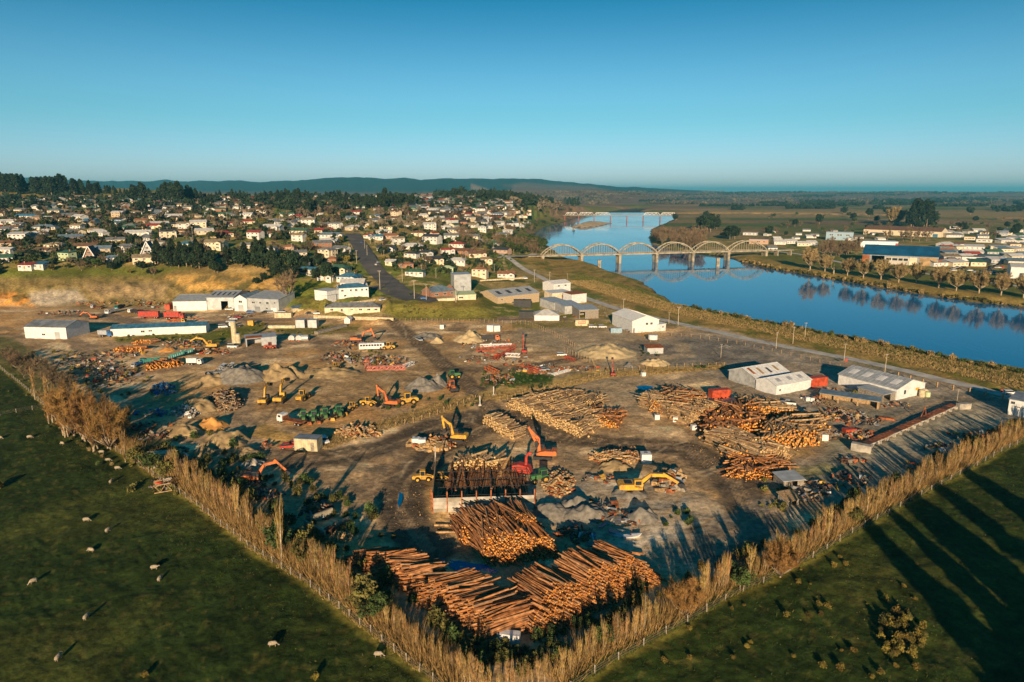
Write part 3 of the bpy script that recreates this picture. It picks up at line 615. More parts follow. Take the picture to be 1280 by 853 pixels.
shed('carport', (366,391), (424,375), 6, 2.6, 'long slanted grey carport roof stepping down the bank', 'fence_cream', 'roof_bluegrey', kind='mono', rise=.8)
shed('open_shed', (372,428), (349,431) if False else (395,428), 8, 4, 'open fronted shed with rusty and grey roof above the orange loader', 'iron_light', 'rust', kind='mono', rise=.7, openings=[(.02,.48,3.6),(.5,.52,3.6)]) if False else None
shed('open_shed', (308,434), (346,431), 8, 4.2, 'open shed with half rusty half grey roof beside the orange loader', 'iron_light', 'iron_light', kind='mono', rise=.5, openings=[(.03,.5,3.9)], roofpanels=[(.0,.52,-1,-.1,'rust')])
shed('hip_roof_store', (668,401), (699,401), 12, 3.2, 'small white hipped building beside the dark pond above the yard', 'iron_white', 'roof_white', kind='hip', rise=2.6)
shed('factory', (622,380), (674,377.5), 24, 6.5, 'large grey roofed factory with four dark skylights', 'tan_wall', 'iron_light', rise=3.2, skyl=4, skymat='roof_dark', cat='factory',
     windows=[(.18,1.8,1.8,1),(.35,1.8,1.8,1),(.1,4.6,1.2,1),(.62,3,1.2,1.2)], openings=[(.48,.58,3.2,'timber')])
shed('storehouse', (692,366), (713,364), 14, 6.5, 'two storey white building with light grey roof beside the embankment road', 'iron_white', 'iron_white', rise=1.8, storeys=2, windows=[(.3,4.8,2,1.2),(.7,4.8,2,1.2)], cat='building')
shed('storehouse', (690,375), (714,373), 11, 4.6, 'cream flat building below the two storey white one', 'cream_paint', 'iron_white', kind='mono', rise=.6, openings=[(.5,.62,3,'rust')], cat='building')
shed('storehouse', (714.5,380), (733,378), 10, 6.4, 'plain white cube shaped store next to the embankment road', 'iron_white', 'rust', kind='mono', rise=.5, cat='building')
shed('open_shed', (693,388), (711,386), 17, 4.8, 'grey open shed leftmost of the three stepped sheds', 'grey_wall', 'iron_light', kind='mono', rise=.9, openings=[(.55,.95,3.8)])
shed('open_shed', (706,393), (727,391.5), 16, 5, 'grey open shed in the middle of the three stepped sheds', 'grey_wall', 'iron_light', kind='mono', rise=.9, openings=[(.6,.95,4)])
shed('open_shed', (724,399), (748,398), 13, 5.4, 'slatted grey shed on posts, rightmost of the three stepped sheds', 'timber_grey', 'iron_light', kind='mono', rise=1, openings=[(.03,.3,4.2)])
shed('workshop', (790,416.5), (823,414), 25, 6.6, 'white gabled workshop with big dark side door beside the water tank', 'iron_white', 'iron_white', ridge='y', rise=2.4, windows=[(.55,4.6,1.5,1.4),(.72,4.6,1.5,1.4)], openings=[(.04,.1,2.6,'iron_grey')])
shed('annex', (822.5,414.5), (832,413.5), 9, 4, 'small white annex with one window joined to the white workshop', 'iron_white', 'iron_white', kind='mono', rise=.5, windows=[(.6,2.4,1,1)])
shed('twin_shed', (970,494), (1013,486.5), 10, 3.9, 'long low shed with dirty white roof beside the orange container', 'iron_white', 'iron_white', rise=1.9, skyl=3, skymat='iron_light', windows=[(.1,1.9,.9,.8)])
_a=G(970,494);_b=G(1013,486.5);_n=Vector((-(_b-_a).y,(_b-_a).x,0)).normalized()*10.25
def px_of(v): q = project(np.array(v.x),np.array(v.y),np.array(v.z)); return float(q[0]),float(q[1])
shed('twin_shed', px_of(_a+_n), px_of(_b+_n), 14, 4.3, 'grey shed with stained roof panels behind the long low white shed', 'grey_wall', 'iron_white', rise=2.6, roofpanels=[(.06,.13,-.7,-.1,'rust'),(.28,.35,-.8,-.2,'timber'),(.52,.58,-.8,-.3,'roof_dark'),(.75,.82,-.7,-.2,'timber')])
shed('gable_shed', (1120,500.5), (1155,492), 24, 4.3, 'white gabled shed with a yellow sign and four bright skylights', 'iron_white', 'iron_light', ridge='y', rise=2.5, skyl=4, skymat='paint_white',
     windows=[(.28,2.4,1.3,1.9)], extra=[P('sign', DOORM, 'paint_yellow', loc=(3.9,-12,2.6), sc=(2.2,1,1.0))])
shed('lean_to', (1103,504), (1119,500), 10, 3.2, 'grey lean-to on posts against the white gabled shed', 'timber_grey', 'iron_light', kind='mono', rise=.3, openings=[(.05,.6,2.8)])
shed('rack_roof', (1024,500), (1098,512), 4.5, 2.9, 'long narrow blue grey rack roof over stacked timber', 'timber', 'roof_bluegrey', kind='mono', rise=.4, openings=[(.02,.31,2.5),(.34,.64,2.5),(.67,.97,2.5)], cat='rack')
shed('small_building', (1259,518), (1310,528), 11, 5.6, 'white building with grey roof at the right edge by the hedge', 'iron_white', 'iron_grey', kind='mono', rise=.5, windows=[(.1,4.4,1.2,1),(.3,3.2,4,.3)])
shed('tin_hut', (979,611), (1004,609), 4.5, 2.2, 'small tin hut with worn white roof near the right hedge', 'timber_grey', 'iron_light', kind='mono', rise=.5, openings=[(.3,.7,1.9)], cat='hut')
shed('tin_hut', (985,633), (1000,631), 3.5, 1.6, 'little hut with a bleached wooden roof below the tin hut', 'timber_grey', 'timber', kind='mono', rise=.8, openings=[(.3,.7,1.3)], cat='hut')
shed('rusty_shack', (809,443), (829,442), 5.5, 3, 'small rusty roofed shack below the white water tank', 'iron_light', 'rust', kind='mono', rise=.5, cat='shack')
shed('pump_house', (430.5,404.5), (437.5,404.5), 4, 2.6, 'tiny white gabled hut beside the terrace retaining fence', 'paint_white', 'roof_white', ridge='y', rise=1.2, cat='hut')
for i,(x,l) in enumerate(((372,'left'),(387,'right'))):
    boxy('tank_box', (x+5,409), (5,5,4.4), 0, 'iron_light', 'pale grey box tank, %s of the pair below the terrace' % l, 'tank')
boxy('container', (355,394+3), (10,4,3), .02, 'container_cream', 'cream container below the carport roof', 'container')
boxy('low_wall_store', (352,410), (16,3,1.6), 0, 'container_cream', 'low cream walled store left of the pair of box tanks', 'store')
# silo tower, blue roof brick shop, green roof annex
shed('tower_building', (568,366), (589,365.5), 10, 12.5, 'tall plain pale tower block above the grassy bank', 'iron_light', 'iron_light', kind='mono', rise=.4, cat='tower')
shed('brick_building', (540,372), (569,370.5), 13, 4.2, 'orange brick building with blue hipped roof beside the tower', 'brick', 'roof_bluegrey', kind='hip', rise=3.2, windows=[(.2,2.4,2.6,1.4),(.55,2.4,2.6,1.4),(.85,2.4,1.6,1.4)], cat='building')
shed('annex', (570,375.5), (595,375), 9, 3.6, 'cream annex with pale green roof in front of the tower', 'cream_paint', 'pale_green_paint', kind='mono', rise=1.2, windows=[(.25,1.9,3,1.2)])
shed('annex', (548,376.5), (569,376), 3, 1.8, 'low cream wall below the orange brick building', 'cream_paint', 'cream_paint', kind='mono', rise=.1, cat='wall')
# motel on the bank
shed('motel', (424,374), (461,372), 11, 7, 'white two storey motel with blue hipped roof on the bank', 'paint_white', 'roof_blue', kind='hip', rise=2, windows=[(.12,5.2,1.6,1.3),(.4,5.2,1.2,1.3),(.58,5.2,1.6,1.3),(.78,5.2,1.2,1.3),(.93,5.2,1.2,1.3),(.2,1.9,1.6,1.2)], cat='motel')
shed('annex', (409,374.5), (424,374), 10, 6.4, 'flat roofed white wing left of the motel', 'paint_white', 'roof_white', kind='mono', rise=.2)
shed('annex', (401,375.5), (409,375), 8, 3.2, 'low white block at the left end of the motel', 'paint_white', 'roof_white', kind='mono', rise=.2)
# ---- right bank
shed('sports_hall', (1077,329), (1172,333.5), 56, 9.5, 'large sports hall with dark blue roof and timber walls across the river', 'iron_grey', 'roof_hall', rise=8.5, kind='gable', cat='hall',
     openings=[(.0,.1,9,'rust'),(.13,.3,8.5),(.33,.62,8.5,'concrete'),(.63,.73,8,'cream_paint'),(.76,.98,9,'timber')], windows=[(.4,5.5,12,3),(.55,5.5,10,3)])
shed('timber_annex', (1172,333.5), (1181,332), 16, 7, 'rust orange end block at the right of the sports hall', 'rust', 'roof_dark', kind='mono', rise=.3)
shed('exhibition_building', (1079,293), (1176,297), 40, 9, 'very long yellow building with brown roof beyond the sports hall', 'cream_paint', 'roof_brown', rise=6, openings=[(.2,.28,4,'roof_dark'),(.9,.96,5,'roof_blue')], windows=[(.88,7,9,1.6)], cat='building')
shed('club_house', (1032,300), (1066,301), 16, 12, 'blue and white two storey clubhouse left of the yellow building', 'blue_wall', 'roof_white', kind='mono', rise=.5, windows=[(.2,8,6,2),(.5,8,8,2),(.8,8,6,2),(.3,3,8,2)], cat='clubhouse')
shed('store_building', (1075,309), (1122,310), 22, 8, 'long flat white store with red end panel behind the sports hall', 'paint_white', 'iron_light', kind='mono', rise=.5, openings=[(.3,.5,4,'roof_dark'),(.93,1.0,6,'paint_red')], cat='store')
shed('white_warehouse', (1262,348), (1320,351), 28, 10, 'white warehouse with blue roof at the right edge across the river', 'iron_white', 'roof_white', ridge='x', rise=2.5, openings=[(.2,.3,5,'roof_dark')])

# ------------------------------------------------------------ bridges
def arch_bridge():
    A = Vector((*flat(677,332,WATER_Z),0)); B = Vector((*flat(955,324.2,WATER_Z),0)); d = (B-A); Ltot = d.length; ang = math.atan2(d.y,d.x); n = 6; sp = Ltot/n
    dk = 7.0; hw = 4.6; parts = []
    pxs = [677,725.5,773,819,864,908,955]; ts = [0]
    for x in pxs[1:-1]:
        u = ray(x,329)[0]; t = (u*A.y-A.x)/(d.x-u*d.y); ts.append(t*Ltot)
    ts.append(Ltot)
    mb = MB(); mb.box(Ltot/2,0,dk-.5,Ltot+1,2*hw-.6,.7); parts.append(P('deck',mb,'concrete'))
    for s in (-1,1):
        mb = MB(); mb.box(Ltot/2,s*hw,dk-.55,Ltot+1,.5,1.5); parts.append(P('edge_beam',mb,'old_concrete'))
        mb = MB(); mb.box(Ltot/2,s*(hw-.1),dk+1.15,Ltot,.15,.15); 
        for i in range(int(Ltot/3)): mb.box(i*3,s*(hw-.1),dk+.7,.15,.12,.9)
        parts.append(P('railing',mb,'old_concrete'))
    for i in range(n):
        x0, x1 = ts[i], ts[i+1]; L_ = x1-x0
        for s in (-1,1):
            pts = [(x0+L_*k/16, s*hw, dk+.1+11.0*(1-(2*k/16-1)**2)**.9) for k in range(17)]
            mb = MB()
            for a,b in zip(pts[:-1],pts[1:]): mb.beam(a,b,.7,1.15)
            parts.append(P('arch',mb,'old_concrete'))
            for k in range(2,15,1):
                mb = MB(); mb.box(0,0,.5,.32,.32,1); z1 = pts[k][2]
                parts.append(P('hanger',HANG,'old_concrete',loc=(pts[k][0],s*hw,dk),sc=(1,1,z1-dk)))
        for k in (5,8,11):
            t_ = k/16; z = dk+.1+11.0*(1-(2*t_-1)**2)**.9; mb = MB(); mb.box(x0+L_*t_,0,z,.5,2*hw,.5); parts.append(P('cross_brace',mb,'old_concrete'))
    for i in range(n+1):
        mb = MB(); x = ts[i]
        for s in (-1,1): mb.box(x,s*3.2,(dk-1-8)/2+.3,2.6,2.6,dk+7.2)
        mb.box(x,0,dk-2.1,3.2,9.8,1.6).box(x,0,-1,2,6,8)
        parts.append(P('pier',mb,'old_concrete'))
    put('arched_bridge', parts, 'pale concrete road bridge of six bow arches crossing the river', 'bridge', (A.x,A.y,WATER_Z+4), ang)
    nrm = Vector((-math.sin(ang),math.cos(ang)))
    mb = MB(); e = A-d.normalized()*0; 
    ap = MB(); ap.box(-22,0,dk-.6,44,2*hw,.9).box(Ltot+18,0,dk-.6,36,2*hw,.9)
    for x in (-20,-40,Ltot+16,Ltot+34): ap.box(x,0,dk/2-3,1.2,7,dk+4)
    single('bridge_approach', ap, 'old_concrete', 'flat concrete approach spans at the ends of the arched bridge', 'bridge', loc=(A.x,A.y,WATER_Z+4), rz=ang)
_h = MB(); _h.box(0,0,.5,.32,.32,1); HANG = _h.mesh('hanger')
arch_bridge()
for x,y,l in ((749,336,'left'),(897,333,'right')):
    v = Vector((*flat(x,y,WATER_Z),WATER_Z)); mb = MB(); mb.box(0,0,2,3.4,3,13,top=.9).box(0,0,8.7,4,3.6,.7)
    single('old_pier', mb, 'old_concrete', 'old bridge pier standing alone in the water near the %s half of the bridge' % l, 'pier', loc=v)
dm('rail_red',(.30,.10,.07),.8,.2)
def rail_bridge():
    A = Vector((*flat(706,276.5,WATER_Z),0)); B = Vector((*flat(845,276.8,WATER_Z),0)); d = B-A; L_ = d.length; ang = math.atan2(d.y,d.x); dk = 15; parts = []
    ts = [max(0,(ray(x,276.5)[0]*A.y-A.x)/(d.x-ray(x,276.5)[0]*d.y))*L_ for x in (706,723,742.5,763,783.5,804,825,845)]
    mb = MB(); mb.box(L_/2,0,dk,L_+10,5,1.2); parts.append(P('deck',mb,'timber_grey'))
    for i,t in enumerate(ts):
        for s in (-1,1):
            mb = MB(); mb.cyl((t,s*2.4,-8),(t,s*2.4,dk-1),1.2,1.0,8); parts.append(P('pier',mb,'rail_red'))
    for i in (0,1,2,5,6):
        x0,x1 = ts[i]+1,ts[i+1]-1; hh = 7.5; nn = 6
        for s in (-1,1):
            mb = MB(); mb.beam((x0+5,s*2.6,dk+hh),(x1-5,s*2.6,dk+hh),.7).beam((x0,s*2.6,dk+.9),(x0+5,s*2.6,dk+hh),.7).beam((x1,s*2.6,dk+.9),(x1-5,s*2.6,dk+hh),.7)
            for k in range(nn):
                xa = x0+5+(x1-x0-10)*k/nn; xb = x0+5+(x1-x0-10)*(k+1)/nn; mb.beam((xa,s*2.6,dk+(hh if k%2 else .9)),(xb,s*2.6,dk+(.9 if k%2 else hh)),.45).beam((xa,s*2.6,dk+.9),(xa,s*2.6,dk+hh),.4)
            parts.append(P('truss',mb,'iron_white'))
    put('railway_bridge', parts, 'distant railway bridge with white trusses on red piers', 'bridge', (A.x,A.y,WATER_Z), ang)
rail_bridge()
# ------------------------------------------------------------ vegetation prototypes
def rv(n): v = rng.normal(size=(n,3)); return v/np.linalg.norm(v,axis=1,keepdims=True)
def leaf_cloud(C_, size, per, spread):
    """small triangles round each clump centre"""
    n = len(C_)*per; c = np.repeat(C_,per,0)+rv(n)*(rng.random((n,1))**.5)*np.repeat(spread,per)[:,None]
    a = rv(n); b_ = np.cross(a, rv(n)); b_ /= np.linalg.norm(b_,axis=1,keepdims=True)+1e-9; s = size*(.6+.8*rng.random((n,1)))
    return np.stack([c-a*s*.6-b_*s*.4, c+a*s*.6-b_*s*.4, c+b_*s*.7],1)
def twigs(base, tip, width):
    d = tip-base; s = np.cross(d, rv(len(d))); s /= np.linalg.norm(s,axis=1,keepdims=True)+1e-9; s *= width
    return np.stack([base-s, base+s, tip],1)
def poplar_proto(seed, h=9.0, spread=1.0, dens=1.0):
    global rng; rng = np.random.default_rng(seed); T = []
    mb = MB(); x = y = 0; pts=[(0,0,-.3)]; 
    for k in range(1,6): x += rng.normal()*.08; y += rng.normal()*.08; pts.append((x,y,h*.9*k/5))
    mb.tube(pts,[.17,.15,.12,.09,.06,.02],5)
    nb = int(28*dens)
    for i in range(nb):
        z0 = h*rng.uniform(.03,.62); a = rng.uniform(0,6.28); L_ = h*rng.uniform(.22,.5)*(1-.45*z0/h); r = spread*rng.uniform(.35,.95)
        base = np.array([x*z0/h,y*z0/h,z0]); top = base+np.array([math.cos(a)*r,math.sin(a)*r,min(L_,h*1.02-z0)])
        mid = base*.5+top*.5+np.array([math.cos(a)*r*.25,math.sin(a)*r*.25,-.05*L_])
        if i < 9: mb.tube([tuple(base),tuple(mid),tuple(top)],[.055,.04,.012],4)
        n = int(38*dens); t = rng.random((n,1)); p = (1-t)**2*base+2*t*(1-t)*mid+t**2*top
        d = rv(n)*.32+np.array([0,0,1.0]); L2 = rng.uniform(.35,1.15,(n,1)); T.append(twigs(p,p+d*L2,.029))
        T.append(twigs(np.array([base,mid]),np.array([mid,top]),.05))
    t = rng.random((int(120*dens),1)); p = np.concatenate([np.zeros_like(t),np.zeros_like(t),t*h*.85],1); d = rv(len(t))*.5+np.array([0,0,1.]); T.append(twigs(p,p+d*rng.uniform(.5,1.3,(len(t),1)),.03))
    return [P('trunk',mb,'pale_trunk',smooth=True), P('crown',tris_mesh('crown',np.concatenate(T)),'poplar_twig')]
def spread_tree(seed, h=8, r=3, twigm='bare_twig', n_l=9, tw=.035, dens=1.0, clear=.18, trunkm='trunk', tr=.22, ntw=60):
    """bare deciduous tree: forking limbs and a haze of twigs"""
    global rng; rng = np.random.default_rng(seed); mb = MB(); T = []
    mb.tube([(0,0,-.3),(rng.normal()*.1,rng.normal()*.1,h*clear)],[tr,tr*.8],6)
    for i in range(n_l):
        a = i*2.4+rng.uniform(-.4,.4); el = rng.uniform(.35,1.35); L_ = h*(1-clear)*rng.uniform(.75,1.0)*(.8+.2*math.sin(el))
        e = np.array([math.cos(a)*math.cos(el)*r*1.1, math.sin(a)*math.cos(el)*r*1.1, h*clear+L_*(.45+.55*math.sin(el))]); b0 = np.array([0,0,h*clear*.9]); m_ = (b0+e)/2+np.array([math.cos(a)*.2*r,math.sin(a)*.2*r,-.03*h])
        mb.tube([tuple(b0),tuple(m_),tuple(e)],[tr*.5,tr*.3,.02],4)
        for j in range(max(1,int(5*dens))):
            t = rng.uniform(.3,1); p = (1-t)**2*b0+2*t*(1-t)*m_+t*t*e; q = p+(rv(1)[0]*.8+np.array([math.cos(a)*.3,math.sin(a)*.3,.7]))*r*.4
            T.append(twigs(p[None],q[None],tw*2.2)); n = max(4,int(ntw*dens)); s = rng.random((n,1)); pp = p+(q-p)*s; T.append(twigs(pp,pp+(rv(n)+np.array([0,0,.55]))*r*rng.uniform(.10,.30,(n,1)),tw))
    return [P('trunk',mb,trunkm,smooth=True), P('crown',tris_mesh('crown',np.concatenate(T)),twigm)]
def leafy_tree(seed, h=7, r=2.6, leaf='leaf_green', size=.4, ncl=60, per=26, clear=.15, shape='round', trunkm='trunk'):
    global rng; rng = np.random.default_rng(seed); mb = MB()
    mb.tube([(0,0,-.4),(.05,.1,h*.35),(0,0,h*.8)],[.05*h*.6,.03*h*.6,.01],6)
    for i in range(5):
        a = i*1.3; mb.tube([(0,0,h*.2+.08*h*i),(math.cos(a)*r*.6,math.sin(a)*r*.6,h*.4+.09*h*i)],[.09,.03],4)
    if shape == 'round':
        lobes = [(rng.normal()*r*.3,rng.normal()*r*.3,h*(.45+.25*rng.random()),r*rng.uniform(.55,.8)) for _ in range(6)]+[(0,0,h*.6,r*.8)]
        C_ = []
        while len(C_) < ncl:
            l = lobes[rng.integers(len(lobes))]; v = rv(1)[0]*l[3]*rng.uniform(.6,1); p = np.array([l[0],l[1],l[2]])+v*np.array([1,1,.9])
            if p[2] > h*clear: C_.append(p)
        C_ = np.array(C_)
    else:     # conical
        t = rng.random(ncl)**.8; z = h*(clear+(1-clear)*t); rad = r*(1-t)**.8*(.7+.45*rng.random(ncl))+.15; a = rng.random(ncl)*6.28
        C_ = np.stack([np.cos(a)*rad*rng.random(ncl)**.3,np.sin(a)*rad*rng.random(ncl)**.3,z],1)
    T = leaf_cloud(C_, size, per, np.full(len(C_), r*.3 if shape=='round' else r*.22))
    return [P('trunk',mb,trunkm,smooth=True), P('crown',tris_mesh('crown',T),leaf)]
def shrub(seed, h=1.6, r=1.2, leaf='leaf_green', size=.22, n=420):
    global rng; rng = np.random.default_rng(seed); c = rv(14)*np.array([r*.6,r*.6,h*.35])*rng.random((14,1))+np.array([0,0,h*.42])
    return tris_mesh('shrub', leaf_cloud(c,size,n//14,np.full(14,min(r,h)*.5)))
def tuft(seed, h=.7, r=.4, n=90, wd=.04):
    global rng; rng = np.random.default_rng(seed); a = rng.random(n)*6.28; q = rng.random(n)**.5*r
    b0 = np.stack([np.cos(a)*q*.5,np.sin(a)*q*.5,np.zeros(n)-.05],1); t = np.stack([np.cos(a)*q*1.3,np.sin(a)*q*1.3,h*rng.uniform(.5,1,n)],1); return tris_mesh('tuft', twigs(b0,t,wd))
POP = [poplar_proto(100+i, 9, [.8,1.0,.7,1.15,.9,.75][i], 1.0) for i in range(6)]
WIL = [spread_tree(200+i, 8, 3.1, 'willow_twig', 14, .03, 1.3, .05, ntw=90) for i in range(3)]
BARE = [spread_tree(210+i, 8, 3.4, 'bare_twig', 9, .05, 1.0, .2) for i in range(3)]
RIVT = [spread_tree(220+i, 12, 4.9, 'river_twig', 18, .075, 1.5, .22, 'pale_trunk', .4, ntw=70) for i in range(3)]
POLL = [spread_tree(230, 8, 3.4, 'river_twig', 5, .05, .15, .4, 'pale_trunk', .55)]
CON = [leafy_tree(240+i, 16, 3.6+.5*i, 'leaf_dark', 1.0, 110, 16, .08, 'cone') for i in range(4)]
RND = [leafy_tree(250+i, 12, 5, 'leaf_dark', .95, 90, 18, .1) for i in range(3)]
GRN = [leafy_tree(260+i, 6.5, 2.7, 'leaf_green', .38, 70, 26, .08) for i in range(3)]
OLV = [leafy_tree(270+i, 6, 2.6, 'leaf_olive', .38, 64, 26, .08) for i in range(3)]
YEL = [leafy_tree(280, 6, 2.2, 'leaf_yellow', .35, 60, 24, .1)]
SHR = [shrub(290+i) for i in range(4)]; TUF = [tuft(300+i) for i in range(3)]
SHRF = [shrub(295+i, 1.8, 1.5, size=.5, n=140) for i in range(2)]
def tree(protos, name, v, h, base_h, label, cat, group=None, wide=1.0, mats={}):
    s = h/base_h; return put(name, random.choice(protos), label, cat, (v.x,v.y,v.z), random.uniform(0,6.28), (s*wide,s*wide,s), group, mats)
def hgt(v, px_h): return px_h*mpp(v)
def shr(v, s, leaf='leaf_green', name='shrub', label='', cat='shrub', group=None, meshes=None, zs=1.0):
    o = link(bpy.data.objects.new(name, random.choice(meshes or SHR))); o.location = v; o.rotation_euler = (0,0,random.uniform(0,6.28)); o.scale = (s,s,s*zs*random.uniform(.8,1.2))
    if not o.data.materials: o.data.materials.append(None)
    o.material_slots[0].link = 'OBJECT'; o.material_slots[0].material = M[leaf]; return setup(o, label, cat, group)
def along(E, f):
    seg = [math.dist(a,b) for a,b in zip(E[:-1],E[1:])]; t = f*sum(seg)
    for (a,b),s in zip(zip(E[:-1],E[1:]),seg):
        if t <= s: return a[0]+(b[0]-a[0])*t/s, a[1]+(b[1]-a[1])*t/s
        t -= s
    return E[-1]
def wpath(E):   # world polyline sampled by distance
    Q = [G(*p) for p in E]; L_ = [0]
    for a,b in zip(Q[:-1],Q[1:]): L_.append(L_[-1]+(b-a).xy.length)
    def at(s):
        for i in range(len(Q)-1):
            if s <= L_[i+1]: t = (s-L_[i])/max(L_[i+1]-L_[i],1e-6); p = Q[i].lerp(Q[i+1],t); d = (Q[i+1]-Q[i]).xy.normalized(); return p, Vector((d.x,d.y,0)), Vector((-d.y,d.x,0))
        return Q[-1], Vector((1,0,0)), Vector((0,1,0))
    return at, L_[-1]
dm('tuft_green',(.05,.068,.014),.95,.4,.3,coord='World'); dm('tuft_dry',(.15,.14,.05),.95,.4,.3,coord='World')
# ---- poplar hedges
HL = [(180,578),(225,608),(262,636),(320,682),(393,730),(478,796),(560,860),(600,892)]
HR = [(600,892),(660,872),(715,858),(762,826),(800,806),(860,775),(895,752),(927,735),(962,722),(1024,690),(1074,659),(1172,606),(1237,571),(1282,547),(1400,500)]
cntp = 0
def hedge(E, step, offs, h0, label, group, skip=()):
    global cntp
    at, Lt = wpath(E); s = 0
    while s < Lt:
        p, d, n = at(s); pr = px_of(p)
        if not any(a <= pr[0] <= b for a,b in skip):
            for o in offs:
                q = p+n*(o+random.uniform(-.5,.5))+d*random.uniform(-.4,.4); q = on(q.x,q.y)
                hh = h0*(1+.22*(vnoise(np.array(s/9.),np.array(o*1.),4)-.5)*2)*random.uniform(.66,1.15)*(.8 if 440 < pr[0] < 800 else 1)*(0 if 500 < pr[0] < 780 and random.random() < .22 else 1)
                if hh < 1: continue
                tree(POP, 'poplar_tree', q, float(hh), 9, label, 'poplar', group, random.uniform(.85,1.2)); cntp += 1
        s += step*random.uniform(.75,1.3)
hedge(HL, .92, (2.2,), 7.0, 'slender bare golden poplar in the row along the left paddock', 'bare poplars along the left paddock', skip=((160,200),(345,368),(430,470)))
hedge(HR, 1.12, (2.2,), 6.8, 'slender bare golden poplar in the row along the right paddock', 'bare poplars along the right paddock', skip=((835,880),(925,945),(1185,1192)))
print('poplars', cntp)
for px,py,ph,lab in ((352,703,92,'tallest bare poplar with a forked white trunk standing over the stacked pallets'),(340,690,50,'thin poplar just left of the tallest forked poplar'),(312,668,62,'tall pale poplar left of the forked one, beside the orange excavator'),(298,655,60,'pale poplar second left of the forked one'),(157,578,46,'lone narrow poplar with a clean trunk where the left hedge breaks'),(236,612,38,'poplar standing by the ditch at the sheep fence'),(44,500,45,'yellow twiggy tree at the upper corner of the sheep paddock'),(60,506,42,'twiggy tree right of the upper paddock corner'),(70,512,38,'third twiggy tree from the upper paddock corner')):
    v = G(px,py); hh = hgt(v,ph); tree(POP,'poplar_tree',v,hh,9,lab,'poplar','taller trees in the left hedge',.8)
for i,(px,py,ph,lab) in enumerate(((92,545,62,'bushy orange willow, leftmost of the clump above the sheep paddock'),(115,552,64,'bushy orange willow in the middle of the clump above the sheep paddock'),(138,562,68,'reddest willow, rightmost of the clump above the sheep paddock'),(78,528,48,'smaller yellow willow left of the orange willow clump'),(855,772,56,'round orange willow standing alone in the right hedge'),(975,722,52,'orange willow with white trunk in the right hedge'),(975,712,40,'short orange willow behind the white trunked one'))):
    v = G(px,py)
    for k in range(0 if i > 3 else 5): q = on(v.x+random.uniform(-4.5,4.5),v.y+random.uniform(-3,4)); tree(POP,'willow_shrub',q,hgt(v,ph)*random.uniform(.6,.95),9,'upright orange willow brush in the clump above the sheep paddock','willow','orange willow brush above the sheep paddock',1.5,{'poplar_twig':'willow_twig'})
    tree(WIL,'willow_tree',v,hgt(v,ph),8,lab,'willow','orange bare willows in the hedges',1.0)
at, Lt = wpath([(0,452),(38,484),(72,518),(150,560)]); 
for i in range(26):
    p,d,n = at(Lt*i/26); q = p+n*random.uniform(1,9); q = on(q.x,q.y); tree(BARE+WIL[:1],'bare_tree',q,random.uniform(5,9),8,'brown leafless tree in the thicket at the far left of the yard','tree','leafless trees at the far left of the yard',mats={'willow_twig':'bare_twig'})
# ---- undergrowth in the hedges
def scatter_line(E, n, off0, off1, fn):
    at, Lt = wpath(E)
    for i in range(n):
        p,d,nn = at(random.uniform(0,Lt)); q = p+nn*random.uniform(off0,off1); fn(on(q.x,q.y))
LH = [(160,566),(245,624),(320,684),(395,732),(478,798),(560,862)]
def bush_mass(name, label, spots, mat_, cat='bushes', protos=None):
    out = []
    for v,s in spots:
        me = random.choice(protos or SHRF); A = np.empty(len(me.vertices)*3, np.float32); me.vertices.foreach_get('co',A); A = A.reshape(-1,3,3)*s; a = random.uniform(0,6.28); c_,s_ = math.cos(a),math.sin(a)
        B_ = A.copy(); B_[...,0] = A[...,0]*c_-A[...,1]*s_+v.x; B_[...,1] = A[...,0]*s_+A[...,1]*c_+v.y; B_[...,2] = A[...,2]*random.uniform(.7,1.4)+v.z; out.append(B_)
    single(name, tris_mesh(name,np.concatenate(out)), mat_, label, cat, kind='stuff')
def mass_line(E, n, o0, o1, sz, mts, label):
    for m_ in mts:
        sp_ = []; scatter_line(E, n//len(mts), o0, o1, lambda v: sp_.append((v,random.uniform(*sz)))); bush_mass('undergrowth', label%{'leaf_green':'fresh green','leaf_olive':'olive','leaf_yellow':'yellow green'}[m_], sp_, m_, protos=SHR)
mass_line(LH, 90, 4.5, 11, (.7,1.9), ['leaf_green','leaf_olive'], '%s undergrowth behind the left poplar row')
mass_line(HR[1:], 110, 4.0, 9, (.5,1.6), ['leaf_green','leaf_olive','leaf_yellow'], '%s undergrowth behind the right poplar row')
mass_line(LH[:4], 70, 10, 26, (.6,1.7), ['leaf_green','leaf_olive'], '%s rough bushes between the left hedge and the scrap')
mass_line([(560,850),(640,860),(720,838),(800,790),(850,760)], 80, 5, 12, (.6,1.3), ['leaf_green','leaf_olive'], '%s dense bushes at the foot of the front log stacks')
for px,py,ph,wd in ((455,762,50,1.1),(348,690,42,1),(378,705,40,1),(470,775,36,1),(335,672,36,.9),(750,808,30,1),(700,828,30,1),(925,738,34,1),(1070,655,24,1),(655,846,28,1.1),(600,846,30,1),(172,580,28,1.1),(190,590,28,1.1),(205,598,26,1)):
    v = G(px,py); tree(random.choice([GRN,OLV]),'evergreen_tree',v,hgt(v,ph),6.5,'leafy green tree growing among the poplars of the hedge','tree','green trees among the hedge poplars',wd)
